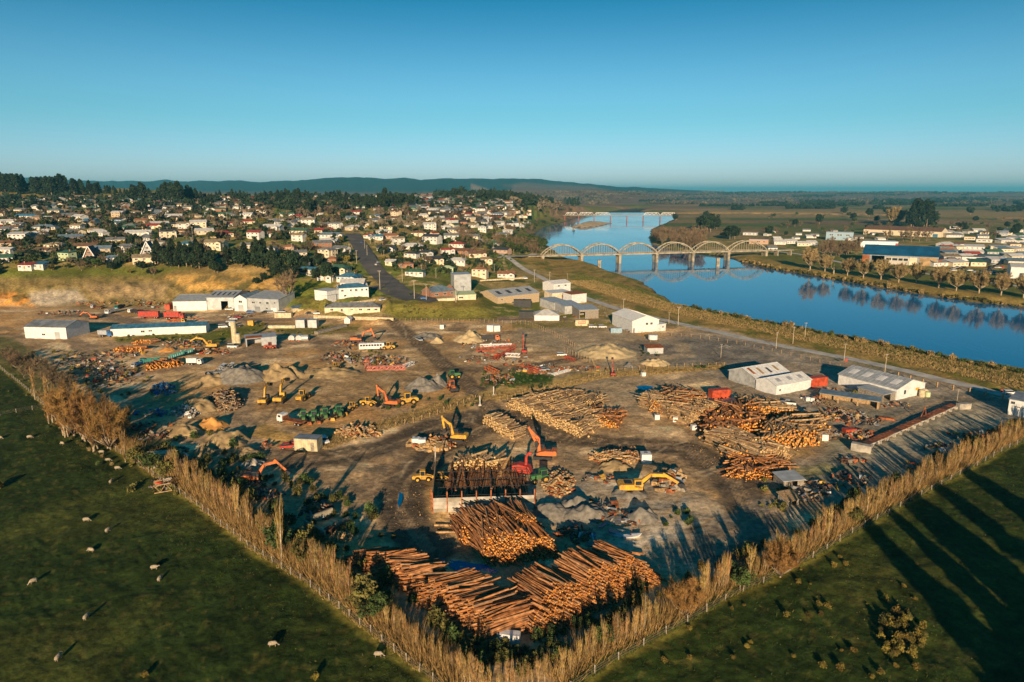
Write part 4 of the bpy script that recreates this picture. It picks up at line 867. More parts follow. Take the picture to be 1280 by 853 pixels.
# grass tufts / dry grass stands as one mass
def tuft_mass(name, label, E, n, o0, o1, mat_, hs=(.4,1.0), wd=.05):
    global rng; rng = np.random.default_rng(len(name)+n); at, Lt = wpath(E); T = []
    for i in range(n):
        p,d,nn = at(random.uniform(0,Lt)); q = p+nn*random.uniform(o0,o1); z = ZG(q.x,q.y); k = 7; h = random.uniform(*hs); a = rng.random(k)*6.28; r = rng.random(k)*.35*h/.6
        b0 = np.stack([q.x+np.cos(a)*r,q.y+np.sin(a)*r,np.full(k,z-.05)],1); t = b0+np.stack([np.cos(a)*r*.9,np.sin(a)*r*.9,h*rng.uniform(.6,1.1,k)],1); T.append(twigs(b0,t,wd))
    single(name, tris_mesh(name,np.concatenate(T)), mat_, label, 'grass', kind='stuff')
tuft_mass('grass','rough yellow grass along the foot of the left poplar row',EDGE_L[2:],5200,-.6,3.2,'dry_grass',(.25,.7))
tuft_mass('grass','rough yellow green grass along the foot of the right poplar row',EDGE_R,6500,-.6,3.4,'green_grass',(.25,.7))
tuft_mass('grass','long grass on the river embankment beside the road',[(700,352),(770,374),(850,396),(940,415),(1060,440),(1200,472),(1280,490),(1350,510)],9000,3,30,'dry_grass',(.5,1.2),.09)
tuft_mass('grass','green tussocks on the river embankment',[(700,345),(770,366),(850,388),(940,410),(1060,434),(1200,464),(1280,480),(1350,500)],4000,4,26,'green_grass',(.5,1.2),.11)
tuft_mass('grass','dry golden grass strip behind the parked tractors',[(400,560),(470,538),(540,515),(600,498)],2600,-3,6,'dry_grass',(.4,.9),.06)
tuft_mass('grass','dry golden grass strip along the mid yard fence',[(600,500),(690,486),(760,470),(905,460)],2400,-2,4,'dry_grass',(.4,.9),.08)
dm('brush_stem',(.30,.19,.07),.9,.4,.7,coord='World')
tuft_mass('hedge_brush','dense golden brush filling the gaps between the left poplars',EDGE_L[3:],3200,1.6,4.4,'brush_stem',(1.4,4.2),.05)
tuft_mass('hedge_brush','dense golden brush filling the gaps between the right poplars along the fence',EDGE_R,3600,1.6,4.4,'brush_stem',(1.2,4.0),.05)
# river edge flax bushes
at, Lt = wpath([(860,384),(925,398),(1010,413),(1047,421),(1135,438),(1210,454),(1300,470)])
for i in range(60):
    p,d,n = at(Lt*(i+random.random())/60); q = p-n*random.uniform(-1,1)*2-n*2; q = on(q.x,q.y); q.z = max(q.z,WATER_Z+.3); shr(q, random.uniform(1.1,2.0), random.choice(['leaf_olive','dry_grass','leaf_green']), label='rounded flax bush on the near edge of the river', group='flax bushes on the near river edge', zs=1.1)
at, Lt = wpath([(925,328),(960,336.5),(1010,344.5),(1072,355.5),(1135,366.5),(1210,377.5),(1290,387)])
for mt in ('leaf_olive','dry_grass'):
    sp_ = []
    for i in range(90):
        p,d,n = at(Lt*random.random()); q = p+n*random.uniform(1,6); sp_.append((on(q.x,q.y),random.uniform(.9,1.7)))
    bush_mass('riverbank_scrub','low %s scrub along the far edge of the river'%('olive' if mt=='leaf_olive' else 'dry brown'), sp_, mt)
# 13 trees on the far bank
for i,(x,y,h_,kind) in enumerate(((1012.5,338,26,0),(1031,340,20,0),(1042,343,14,1),(1059,345,21,0),(1079,348,23,0),(1101,350,24,0),(1123,353.5,23,0),(1145,354,24,0),(1173,360,26,0),(1195,364,25,0),(1223.5,367,28,0),(1251,369.5,27,0),(1279,373,27,0),(1305,377,28,0))):
    v = G(x,y); tree(POLL if kind else RIVT,'riverside_tree',v,hgt(v,h_),8 if kind else 12,('pollarded white trunk with cut limbs among the riverside trees' if kind else '%s bare tree from the left in the row on the far river bank' % ['first','second','third','fourth','fifth','sixth','seventh','eighth','ninth','tenth','eleventh','twelfth','thirteenth','fourteenth'][i]),'tree','bare trees lining the far river bank')
# ---- dark shelterbelt above the quarry and ridge pines
for i in range(46):
    x = random.uniform(197,345); v = G(x, random.uniform(327,336)); tree(RND+CON,'evergreen_tree',v,hgt(v,random.uniform(17,26)),13,'dense dark evergreen in the shelterbelt above the quarry','tree','dark shelterbelt above the quarry',1.0)
for x,y,h_ in ((268,341,16),(272,342,14),(320,356,10),(330,352,12)):
    v = G(x,y); tree(RND,'evergreen_tree',v,hgt(v,h_),12,'small dark tree growing on the quarry face','tree','dark trees on the quarry face')
def ridge(n, x0, x1, Y0, Y1, topf, label, group, protos=CON, bh=16, mn=9):
    for i in range(n):
        x = random.uniform(x0,x1); Y = random.uniform(Y0,Y1); X = (x-640)/F*Y; v = on(X,Y); t = topf(x)+random.uniform(0,4); 
        _, sl = ray(x, t); h_ = H+sl*Y-v.z
        if h_ < mn: h_ = mn*random.uniform(.8,1.1)
        tree(protos,'pine_tree',v,min(h_,34),bh,label,'pine',group,1.15)
T1 = lambda x: float(np.interp(x,[-60,0,12,25,50,70,82,92,112,124,138,148,158,165,175,180,185,195,203,212,222,232,245,255,262,275,290,300,320,345,380,395,430,445],[212,211,212,217,219,222,218,218,224,226,228,232,238,238,231,232,226,233,240,229,227,227,232,236,246,240,234,236,240,237,234,240,238,243]))
ridge(120,-60,160,1250,1420,T1,'dark pine on the ridge at the upper left','pines on the upper left ridge')
ridge(55,160,262,1150,1400,T1,'dark pine in the clump behind the left town','pines behind the left town')
ridge(70,268,445,1250,1500,T1,'dark tree on the skyline behind the middle of town','trees on the skyline behind town',protos=CON+RND)
for x,y,h_ in ((260,258,20),(384,265,18),(370,258,12),(398,264,14),(470,260,22),(455,258,18),(480,262,16),(500,258,20),(512,258,18),(485,256,22),(538,262,10),(605,246,10),(618,250,8),(140,268,14),(178,264,16),(104,272,10),(146,292,16)):
    for k in range(3):
        v = G(x+random.uniform(-5,5),y+random.uniform(-2,3)); tree(CON+RND,'evergreen_tree',v,hgt(v,h_*random.uniform(.7,1)),14,'big dark evergreen standing among the hill houses','tree','big evergreens among the hill houses')
# ---- far forests and tree lines as single masses
def far_mass(name, label, boxes, mat_, seed):
    global rng; rng = np.random.default_rng(seed); T = []
    for (x0,x1,y0,y1,n,h0) in boxes:
        for i in range(n):
            x = random.uniform(x0,x1); y = random.uniform(y0,y1); v = G(x,y); h = h0*random.uniform(.6,1.2); k = 9
            if 250 < v.y < 1200 and min((q.x-v.x)**2+(q.y-v.y)**2 for q in main_pts) < 150: continue
            c = rv(3)*h*.3*np.array([1.5,1,.8])+np.array([v.x,v.y,v.z+h*.5]); T.append(leaf_cloud(c,h*.55,k,np.full(3,h*.5)))
    single(name, tris_mesh(name,np.concatenate(T)), mat_, label, 'trees', kind='stuff')
lines = []
for i in range(70):
    y = 240.6+22*random.random()**2.2; x = random.uniform(780,1500); L_ = random.uniform(8,70); lines.append((x,x+L_,y-.25,y+.25,int(L_*.9)+2, random.uniform(9,16)))
far_mass('far_trees','dark tree lines scattered over the far plain',lines+[(1000,1080,252,258,150,14),(1090,1145,250,257,120,15),(1160,1245,248,254,130,16),(1240,1300,260,265,60,14),(540,640,243,248,60,14),(640,690,252,257,90,16),(730,760,247,250,30,12),(600,650,246,252,70,14)], 'leaf_dark', 5)
lb = []
for i in range(120):
    y = 240.3+16*random.random()**1.8; x = random.uniform(640,1500); L_ = random.uniform(10,90); lb.append((x,x+L_,y-.3,y+.3,int(L_*.7)+2, random.uniform(7,13)))
far_mass('far_trees','bare brown woods and hedgerows on the far plain',lb+[(640,760,244,256,500,12),(820,1000,243,252,300,11),(670,700,252,262,60,14)], 'far_bare', 6)
# ---- river side woods
def wood(n, reg, protos, bh, hr, name, label, cat, group, mats={}, wide=1.2):
    for i in range(n):
        for _ in range(20):
            x = random.uniform(reg[0],reg[1]); y = random.uniform(reg[2],reg[3]); v = G(x,y)
            if v.z > WATER_Z+1.5: break
        tree(protos,name,v,random.uniform(*hr),bh,label,cat,group,wide,mats)
wood(60,(812,880,296,316),BARE,8,(14,19),'bare_tree','tall brown bare willow in the grove on the river bend','tree','brown willow grove on the river bend',wide=.9)
wood(30,(640,672,305,318),BARE+GRN,8,(8,14),'bare_tree','brown bare tree in the wood at the left bridge end','tree','wood at the left bridge end')
wood(14,(655,680,300,312),GRN,6.5,(10,15),'evergreen_tree','green tree in the wood at the left bridge end','tree','green trees at the left bridge end')
wood(50,(640,715,262,290),BARE+GRN+OLV,8,(7,12),'bare_tree','small scrub tree on the bank upstream of the arched bridge','tree','scrub upstream of the arched bridge')
wood(16,(706,727,252,259),CON,16,(22,30),'pine_tree','tall dark pine in the clump above the river bend','pine','pine clump above the river bend')
wood(40,(560,660,290,312),BARE+GRN,8,(7,11),'bare_tree','brown bare tree between the town and the river','tree','bare trees between town and river')
for x,y,h_ in ((843,276,10),(885,290,24),(878,287,18),(893,286,14),(915,300,18),(908,296,12),(905,298,14),(880,274,10),(960,291,10)):
    for k in range(3): v = G(x+random.uniform(-4,4),y+random.uniform(-1,1)); tree(RND+BARE,'park_tree',v,hgt(v,h_*random.uniform(.7,1)),11,'dark tree in the park right of the river bend','tree','park trees right of the river bend')
for i in range(14):
    v = G(random.uniform(1137,1174),random.uniform(280,284)); tree(RND+CON,'evergreen_tree',v,hgt(v,random.uniform(22,29)),14,'big dark evergreen behind the long yellow building','tree','big evergreens behind the yellow building',1.1)
for i in range(5):
    v = G(random.uniform(1116,1134),282); tree(RIVT,'bare_tree',v,hgt(v,random.uniform(16,21)),12,'big pale bare tree left of the dark evergreens across the river','tree','pale bare trees left of the evergreens')
for x,y,h_ in ((1109,301,14),(1129,302,15),(1139,303,16),(1149,302,15),(1158,302,13)):
    v = G(x,y); tree(BARE,'bare_tree',v,hgt(v,h_),8,'brown bare tree in front of the long yellow building','tree','bare trees in front of the yellow building')
for i in range(26):
    v = G(random.uniform(1022,1072),random.uniform(310,322)); tree(BARE,'bare_tree',v,hgt(v,random.uniform(8,17)),8,'reddish bare tree left of the sports hall','tree','bare trees left of the sports hall')
for i in range(110):
    x = random.uniform(960,1330); y = random.choice([random.uniform(282,300),random.uniform(268,290)]); v = G(x,y); tree(random.choice([BARE,RND,GRN]),'garden_tree',v,hgt(v,random.uniform(5,10)),9,'garden tree among the buildings across the river','tree','garden trees across the river')
# ---- tall off-frame pines that throw the long shadows over the right paddock
for i,(x,y,h_) in enumerate(((1174,609,27),(1146,622,26),(1136,628,25),(1084,655,25),(1210,591,24),(1114,640,19))):
    p = G(x,y); L_ = h_/math.tan(R(SUN_EL)); q = on(p.x-math.sin(R(SUN_AZ))*L_, p.y-math.cos(R(SUN_AZ))*L_)
    tree(CON,'pine_tree',q,h_,16,'tall pine beyond the lower right corner of the paddock','pine','tall pines beyond the lower right corner',1.0)
# ---- paddock shrubs
for x,y,s in ((1050,696,.8),(1042,707,1),(1057,705,1),(998,727,1),(1024,755,1),(1035,757,1.2),(1026,768,.8),(983,769,1),(1011,769,1),(1106,748,1.1),(1130,732,.8),(1144,748,.8),(1146,704,.7),(1084,754,.5),(1067,813,1),(992,820,.7),(1028,832,1.2),(1050,835,1.1),(1101,840,1),(1090,846,.9),(1145,834,1),(1120,832,.7),(1001,711,.6),(1013,729,.5),(1022,751,.5),(930,700+55,.6),(915,760,.7),(862,785,1),(934,808,.9),(938,802,.7),(917,822,.8),(862,822,.9),(831,825,1),(1052,812,.5)):
    v = G(x,y+2); shr(v, s*.62, 'leaf_yellow', label='small round yellow green bush scattered over the right paddock', group='small bushes in the right paddock')
for i in range(58):
    a = random.uniform(0,6.28); r = random.random()**.5; v = G(1128+r*math.cos(a)*31, 796+r*math.sin(a)*28); shr(v, random.uniform(.5,.9), random.choice(['leaf_yellow','leaf_olive','leaf_yellow']), label='yellow green bush in the dense clump of the right paddock', group='bush clump in the right paddock', zs=1.3)
v = G(-4,612); shr(v,1.8,'leaf_yellow',label='yellow bush cut by the left frame edge in the sheep paddock')
for x,y in ((60,533),(68,531),(76,534),(90,572-24),(98,575-22),(104,578-22),(112,562),(120,566),(128,570),(134,575),(140,580),(124,580),(146,584)):
    shr(G(x,y+2), random.uniform(.6,1.0), random.choice(['leaf_green','leaf_olive','dry_grass']), label='low bush on the rough edge of the sheep paddock', group='low bushes at the sheep paddock edge')
# weeds in the yard
WEED = {}
for (x0,x1,y0,y1,n,lf) in ((600,690,464,486,50,'leaf_green'),(440,480,430,460,30,'leaf_olive'),(470,600,500,512,24,'leaf_green'),(800,830,432,446,14,'leaf_green'),(870,890,456,462,10,'leaf_green'),(150,260,418,428,40,'leaf_olive'),(500,560,382,398,26,'leaf_olive'),(645,770,403,411,22,'leaf_olive'),(1060,1110,490,500,20,'leaf_olive'),(830,870,640,660,6,'leaf_green'),(950,990,600,640,20,'leaf_olive'),(260,345,405,420,20,'leaf_olive'),(330,420,410,418,20,'leaf_olive'),(120,190,440,500,20,'leaf_olive'),(160,260,560,620,40,'leaf_olive'),(10,130,440,500,60,'leaf_olive')):
    WEED.setdefault(lf,[]).extend((G(random.uniform(x0,x1),random.uniform(y0,y1)), random.uniform(.3,.85)) for i in range(n))
for lf,sp_ in WEED.items(): bush_mass('weeds','%s weeds growing between the yard machinery and heaps'%('fresh green' if lf=='leaf_green' else 'olive brown'), sp_, lf)

def ground_bits(name, label, n, poly, size, mat_, cat, tuft_=False, seed=1, Yb=2.0):
    """small pieces scattered over a ground polygon, denser near the viewer"""
    global rng; rng = np.random.default_rng(seed); Pp = np.array([G0(*p) for p in poly]); mn, mx = Pp.min(0), Pp.max(0); X = rng.uniform(mn[0],mx[0],n*4); Y = mn[1]+(mx[1]-mn[1])*rng.random(n*4)**Yb
    k = (sdf(X,Y,Pp) < 0)&(np.abs(X/Y) < .95); k &= fbm(X/9,Y/9,seed+60) > .40; X, Y = X[k][:n], Y[k][:n]; m = len(X)
    # bilinear height lookup
    u = X/np.maximum(Y,60); xi = np.interp(u,_cu,np.arange(len(_cu))); yi = np.interp(Y,_ry,np.arange(len(_ry))); i = np.minimum(xi.astype(int),len(_cu)-2); j = np.minimum(yi.astype(int),len(_ry)-2); f = xi-i; g = yi-j
    Zs = ZZ[_rs][:,_ci]; Z = (Zs[j,i]*(1-f)+Zs[j,i+1]*f)*(1-g)+(Zs[j+1,i]*(1-f)+Zs[j+1,i+1]*f)*g; c = np.stack([X,Y,Z],1); s = size[0]+(size[1]-size[0])*rng.random((m,1))**2.5
    if tuft_:
        T = []
        for q in range(4): o = rng.normal(size=(m,3))*s*.35; o[:,2] = -.03; t_ = c+o*1.6; t_[:,2] += s[:,0]*rng.uniform(.6,1.1,m)+.03; T.append(twigs(c+o,t_,s*.22))
        single(name, tris_mesh(name,np.concatenate(T)), mat_, label, cat, kind='stuff')
    else:
        v = [c+rv(m)*s*.5*np.array([1,1,.5]) for _ in range(3)]; tp = c+np.array([0,0,1.])*s*.45; T = np.concatenate([np.stack([v[0],v[1],tp],1),np.stack([v[1],v[2],tp],1),np.stack([v[2],v[0],tp],1)]); single(name, tris_mesh(name,T), mat_, label, cat, kind='stuff')
YP = [(60,500),(330,405),(640,402),(900,412),(1200,500),(1260,535),(960,715),(720,840),(560,840),(400,725),(250,610)]
dm('clod_pale',(.42,.33,.22),.95,.4,.8,coord='World'); dm('clod_dark',(.14,.11,.075),.95,.4,.8,coord='World'); dm('chip',(.5,.3,.13),.95,.4,.8,coord='World')
ground_bits('dirt_clods','pale stones and clods littering the yard dirt',9000,YP,(.08,.45),'clod_pale','stones',seed=3,Yb=1.3); ground_bits('dirt_clods','dark clods and bark littering the yard dirt',11000,YP,(.1,.5),'clod_dark','clods',seed=4,Yb=1.3); ground_bits('bark_litter','orange bark and chips round the log stacks',7000,[(500,600),(700,580),(1000,590),(1040,520),(800,480),(620,490),(560,560),(400,680),(640,810),(840,720),(700,650)],(.1,.5),'chip','bark',seed=5,Yb=1.3)
ground_bits('paddock_tufts','green grass tufts across the left sheep paddock',26000,PADL[1:-1],(.1,.32),'tuft_green','grass',True,6,1.6); ground_bits('paddock_tufts','pale dry tufts speckling the left sheep paddock',7000,PADL[1:-1],(.08,.26),'tuft_dry','grass',True,7,1.6)
ground_bits('paddock_tufts','green grass tufts across the right paddock',26000,PADR[:-2]+[(1700,900)],(.1,.34),'tuft_green','grass',True,8,1.6); ground_bits('paddock_tufts','pale dry tufts speckling the right paddock',8000,PADR[:-2]+[(1700,900)],(.08,.28),'tuft_dry','grass',True,9,1.6)
# ------------------------------------------------------------ the town
RC = {'white':'roof_white','grey':'roof_grey','red':'roof_red','orange':'roof_orange','brown':'roof_brown','green':'roof_green','blue':'roof_blue','bluegrey':'roof_bluegrey','tan':'roof_tan','dark':'roof_dark','palegreen':'pale_green_paint'}
WC = {'white':'house_white','cream':'cream_paint','tan':'tan_wall','brick':'brick','salmon':'salmon','yellow green':'pale_green_paint','blue':'blue_wall','grey':'grey_wall'}
hpts = []
def house(px,py,wm,wall,roof,kind='gable',wing=0,name='house',group='houses on the hillside town',rz=None,detail=2,storeys=1,label=None,seed=0,depth=None,ridge='x',pitch=.42,h=None):
    v = G(px,py); wm = max(8,min(30,wm)); wq = round(wm/2)*2; d = depth or min(10,max(7,round(wq*.6))); rz = random.gauss(0,.25) if rz is None else rz
    hh = h or (2.9 if storeys == 1 else 5.6)
    p = house_proto(wq,d,hh,kind,detail,wing,ridge,None,storeys,seed,pitch)
    z = max(v.z, ZG(v.x,v.y+d/2), ZG(v.x-wq*.3,v.y+d/2), ZG(v.x+wq*.3,v.y+d/2)-.5)
    if z-v.z > 2.0: z = v.z+2.0
    hpts.append((v.x,v.y+d/2,max(wq,d)))
    lb = label or '%s walled %s%s house with %s %s roof' % (wall,'two storey ' if storeys>1 else '', 'L shaped' if wing else 'small' if wq<12 else 'long' if wq>17 else 'plain', roof.replace('bluegrey','blue grey').replace('palegreen','pale green'), 'hipped' if kind=='hip' else 'flat' if kind=='mono' else 'gabled')
    return put(name, p, lb, 'house' if name=='house' else 'building', (v.x-math.sin(rz)*d/2,v.y+math.cos(rz)*d/2,z+.15), rz, 1.0, group, dict(wall=WC[wall],roof=RC[roof]))
Z1 = [(145,208,110,'cream','palegreen','hip',0,1),(85,408,92,'white','white','mono',0,2),(155,398,55,'white','grey','gable',0,1),(18,472,85,'white','white','gable',0,1),(125,556,70,'white','red','mono',0,1),(190,550,48,'white','blue','mono',0,1),(318,505,78,'yellow green','green','mono',0,2),
(265,448,92,'cream','tan','hip',4,1),(215,352,120,'cream','bluegrey','hip',0,1),(375,345,62,'white','tan','gable',0,1),(320,312,62,'cream','tan','gable',0,1),(558,512,92,'white','bluegrey','hip',4,1),(765,345,112,'cream','red','hip',5,1),(705,318,64,'salmon','orange','gable',0,1),(690,384,132,'white','white','gable',5,1),
(645,342,62,'white','grey','hip',0,1),(940,438,92,'white','blue','hip',0,1),(1070,450,104,'cream','tan','gable',5,2),(1112,388,112,'cream','red','hip',0,1),(1240,444,74,'white','grey','gable',0,1),(1155,332,60,'white','red','gable',0,1),(1065,252,82,'white','grey','hip',0,1),(1237,294,52,'white','white','gable',0,2),(865,294,84,'white','white','gable',0,1),
(445,318,70,'blue','blue','gable',0,1),(310,267,82,'cream','tan','gable',4,1),(240,304,62,'white','white','gable',0,1),(128,294,112,'white','blue','gable',0,1),(60,352,70,'white','brown','gable',0,1),(455,250,60,'cream','green','hip',0,1),(525,275,66,'white','tan','gable',0,1),(350,215,50,'white','white','gable',0,1),(740,208,44,'white','red','gable',0,1),(185,245,60,'white','grey','gable',0,1),(25,235,60,'cream','dark','hip',0,1),(60,275,50,'cream','brown','gable',0,1),(220,372,50,'white','white','gable',0,1),(590,330,50,'white','blue','gable',0,1),(460,365,60,'cream','tan','gable',0,1),(790,240,60,'white','tan','gable',0,1),(1110,240,50,'cream','orange','gable',0,1),(1170,245,50,'white','grey','gable',0,1),(985,315,50,'cream','brown','gable',0,1),(900,372,60,'tan','brown','gable',0,1)]
Z2 = [(165,324,62,'white','grey'),(118,314,62,'cream','grey'),(45,306,60,'cream','tan'),(262,304,44,'white','white'),(338,368,92,'cream','red'),(72,352,100,'white','white'),(208,374,92,'cream','green'),(372,395,138,'white','bluegrey'),(360,424,92,'white','white'),(412,284,52,'salmon','orange'),(488,304,82,'white','bluegrey'),(565,394,66,'white','red'),
(600,402,74,'white','blue'),(668,396,112,'salmon','orange'),(648,458,98,'white','dark'),(782,446,112,'white','white'),(898,412,62,'cream','green'),(1002,442,84,'white','red'),(1022,474,140,'brick','brown'),(850,484,80,'grey','dark'),(770,490,80,'white','dark'),(1000,526,102,'white','white'),(750,542,84,'brick','orange'),(790,584,94,'white','green'),
(670,530,42,'cream','white'),(1145,520,82,'cream','tan'),(1115,588,78,'cream','orange'),(955,562,64,'yellow green','palegreen'),(1250,592,92,'white','orange'),(398,568,132,'cream','green'),(345,604,94,'white','tan'),(455,612,122,'white','blue'),(260,578,84,'white','blue'),(345,486,92,'cream','grey'),(155,514,62,'white','grey'),(70,464,52,'white','grey'),(375,516,62,'brick','orange'),
(480,640,126,'white','white'),(240,552,50,'grey','grey'),(950,348,50,'white','white'),(1130,362,42,'white','white'),(650,350,70,'cream','tan'),(740,275,56,'salmon','red'),(990,290,50,'cream','red'),(835,290,70,'cream','white'),(560,330,60,'white','tan'),(800,325,60,'cream','tan'),(160,455,70,'salmon','orange'),(210,232,50,'white','white')]
for i,t in enumerate(Z1):
    x,y = t[0]/4, 200+t[1]/4; v = G(x,y); house(x,y,t[2]/4*mpp(v)*.92,t[3],t[4],t[5],t[6],rz=random.gauss(.05,.18),storeys=t[7],seed=i%5,detail=2 if y>280 else 1)
for i,t in enumerate(Z2):
    x,y = 320+t[0]/4, 200+t[1]/4; v = G(x,y); st2 = i in (33,26,40); house(x,y,t[2]/4*mpp(v)*.92,t[3],t[4],random.choice(['gable','hip','hip']),random.choice([0,0,4,5]) if t[2]/4*mpp(v)>13 else 0,rz=random.gauss(-.05,.2),storeys=2 if st2 else 1,seed=i%5,detail=2 if y>280 else 1)
# A-frame houses
for px,py,wl,lb in ((111,324.5,'brick','tall brown and orange A-frame house with white bargeboards'),(183.5,318.5,'grey_wall','grey and white A-frame house beside the dark shelterbelt')):
    v = G(px,py); w_ = 16*mpp(v); h_ = 15*mpp(v); mb = MB(); mb.add([(-w_/2,-4,-1),(w_/2,-4,-1),(0,-4,h_),(-w_/2,5,-1),(w_/2,5,-1),(0,5,h_)],[(0,1,2),(5,4,3)])
    rf = MB()
    for s in (-1,1): rf.beam((s*(w_/2+.4),.5,-1),(0,.5,h_+.4),10.5,.3) if False else rf.add([(s*(w_/2+.5),-4.8,-1.2),(s*(w_/2+.5),5.5,-1.2),(0,5.5,h_+.5),(0,-4.8,h_+.5),(s*(w_/2+.1),-4.8,-1.2),(s*(w_/2+.1),5.5,-1.2),(0,5.5,h_+.1),(0,-4.8,h_+.1)],[(0,1,2,3),(7,6,5,4),(0,3,7,4),(1,5,6,2)])
    bb = MB()
    for s in (-1,1): bb.beam((s*(w_/2+.4),-4.95,-1),(0,-4.95,h_+.4),.25,.6)
    put('a_frame_house',[P('wall',mb,wl),P('roof',rf,'roof_dark'),P('bargeboard',bb,'paint_white'),window(0,-4,h_*.2,w_*.5,1.8),window(0,-4,h_*.5,w_*.22,1.6)],lb,'house',(v.x,v.y+4,v.z+.5),.15)
placed = [(a,b) for a,b,_ in hpts]
mainw = [(p.x,p.y) for p in main_pts]
def clearp(X,Y,md):
    for a,b in placed:
        if abs(a-X)<md and abs(b-Y)<md and (a-X)**2+(b-Y)**2<md*md: return False
    for a,b in mainw:
        if (a-X)**2+(b-Y)**2 < 17**2: return False
    return True
WW = ['white']*10+['cream']*6+['tan','brick','salmon','grey','white','cream']; RR = ['white','grey','grey','tan','tan','brown','red','brown','green','bluegrey','grey','white','grey','dark','dark','tan']
def inreg(x,y,regs):
    return any(a<=x<=b and c<=y<=d for a,b,c,d in regs)
far_h = []
def fillh(n, x0,x1,y0,y1, md, wr, detail, excl=(), ind=True):
    k = 0; tries = 0
    while k < n and tries < n*25:
        tries += 1; x = random.uniform(x0,x1); y = random.uniform(y0,y1)
        if inreg(x,y,excl): continue
        v = G(x,y)
        if v.z < 1.5 or v.y > 2300 or not clearp(v.x,v.y,md): continue
        placed.append((v.x,v.y)); wl = random.choice(WW); rf = random.choice(RR); k += 1
        if ind: house(x,y,random.uniform(*wr),wl,rf,random.choice(['gable','gable','hip']),random.choice([0,0,0,4]),rz=random.choice([random.gauss(0,.2),random.gauss(.5,.1),random.gauss(-.5,.1)]),detail=detail,seed=random.randrange(4),storeys=random.choice([1,1,1,1,2]))
        else: far_h.append((v,random.uniform(*wr),wl,rf,random.gauss(0,.5)))
EX = [(195,350,300,342),(325,372,325,400),(120,200,281,288),(372,420,345,372),(0,160,336,400),(480,520,325,400),(140,150,279,289),(0,160,200,246),(500,640,372,400),(470,512,338,400)]
fillh(52,-20,640,285,330,21,(11,18),1,EX)
fillh(70,-30,640,265,285,21,(11,18),1,EX+[(330,370,255,268)])
fillh(60,540,660,262,285,20,(11,18),1,EX,ind=False)
fillh(60,-40,330,250,266,19,(11,19),1,EX,ind=False)
fillh(160,-60,470,246,262,18,(11,19),0,EX+[(-60,330,200,248),(320,365,246,263)],ind=False)
fillh(260,470,668,242.5,264,17,(11,18),0,[(470,520,243,256),(650,668,250,264)],ind=False)
for side,label in ((0,'left'),(1,'right')):
    for grp in ('wall','roof'):
        pass
_byc = {}
for v,w_,wl,rf,rz in far_h:
    d = 8.5; p1 = MB(); c, s = math.cos(rz), math.sin(rz)
    for key,mb in (('wall:'+wl,house_proto(round(w_/2)*2,9,3.2,'gable',0)[0]['me']),('roof:'+rf,house_proto(round(w_/2)*2,9,3.2,'gable',0)[1]['me'])):
        tgt = _byc.setdefault(key, MB()); V = [(q.co.x*c-q.co.y*s+v.x, q.co.x*s+q.co.y*c+v.y, q.co.z+v.z+.4) for q in mb.vertices]
        tgt.add(V, [tuple(f.vertices) for f in mb.polygons])
keys = list(_byc); allm = MB(); 
for i,k in enumerate(keys): allm.add(_byc[k].V,_byc[k].F,i)
single('far_houses', allm, [WC[k[5:]] if k[:4]=='wall' else RC[k[5:]] for k in keys], 'hundreds of tiny pale houses packed over the far hillside', 'houses', kind='stuff')
# streets in rows of garden trees
def gtrees(n, x0,x1,y0,y1, hr, excl, label, group):
    k = 0
    while k < n:
        x = random.uniform(x0,x1); y = random.uniform(y0,y1)
        if inreg(x,y,excl): k += .1; continue
        v = G(x,y)
        if any(abs(a-v.x)<9 and abs(b-v.y)<9 for a,b in placed) or any(abs(a-v.x)<11 and abs(b-v.y)<11 for a,b in mainw): k += .05; continue
        pr = random.choice([GRN,GRN,OLV,BARE,BARE,RND,RND,YEL]); bh = {id(RND):12,id(BARE):8}.get(id(pr),6.5)
        tree(pr,'garden_tree',v,random.uniform(*hr),bh,label,'tree',group,1.1); k += 1
EXT = [(120,200,281,287),(0,160,345,400),(480,512,345,400),(195,350,300,345)]
gtrees(150,-20,640,285,345,(4,8.5),EXT,'garden tree between the nearer hillside houses','garden trees among the nearer houses')
gtrees(120,-40,660,262,286,(5,9.5),EXT,'garden tree between the upper hillside houses','garden trees among the upper houses')
lb = [(random.uniform(-60,620),0,0,0,0,0) for _ in range(0)]
far_mass('far_trees','dark garden trees filling the gaps between the far houses',[(-60,300,247,263,330,8),(300,470,246,263,230,9),(470,665,243,264,330,7.5)],'leaf_dark',11)
far_mass('far_trees','bare brown garden trees between the far houses',[(-60,300,247,285,160,7),(300,660,246,285,220,7)],'far_bare',12)
far_mass('far_trees','small dark trees and shrubs crowding the hillside gardens',[(-20,640,264,300,240,5),(-20,195,300,334,90,4.5),(360,640,300,345,90,4.5)],'leaf_dark',14)
far_mass('far_trees','brown bare shrubs crowding the hillside gardens',[(-20,640,264,330,300,4)],'far_bare',15)
far_mass('hedges','garden hedges and bushes filling the plots between the hill houses',[(-20,195,286,330,260,2.6),(195,640,286,300,160,2.6),(350,640,300,345,300,2.4),(-20,640,264,286,420,3)],'leaf_green',13)
for i in range(26):
    v = G(random.choice([random.uniform(372,420),random.uniform(326,368)]), random.uniform(333,352)); tree(random.choice([GRN,RND,BARE]),'garden_tree',v,random.uniform(5,9),8,'tree on the bank left of the white motel','tree','trees on the bank left of the motel')
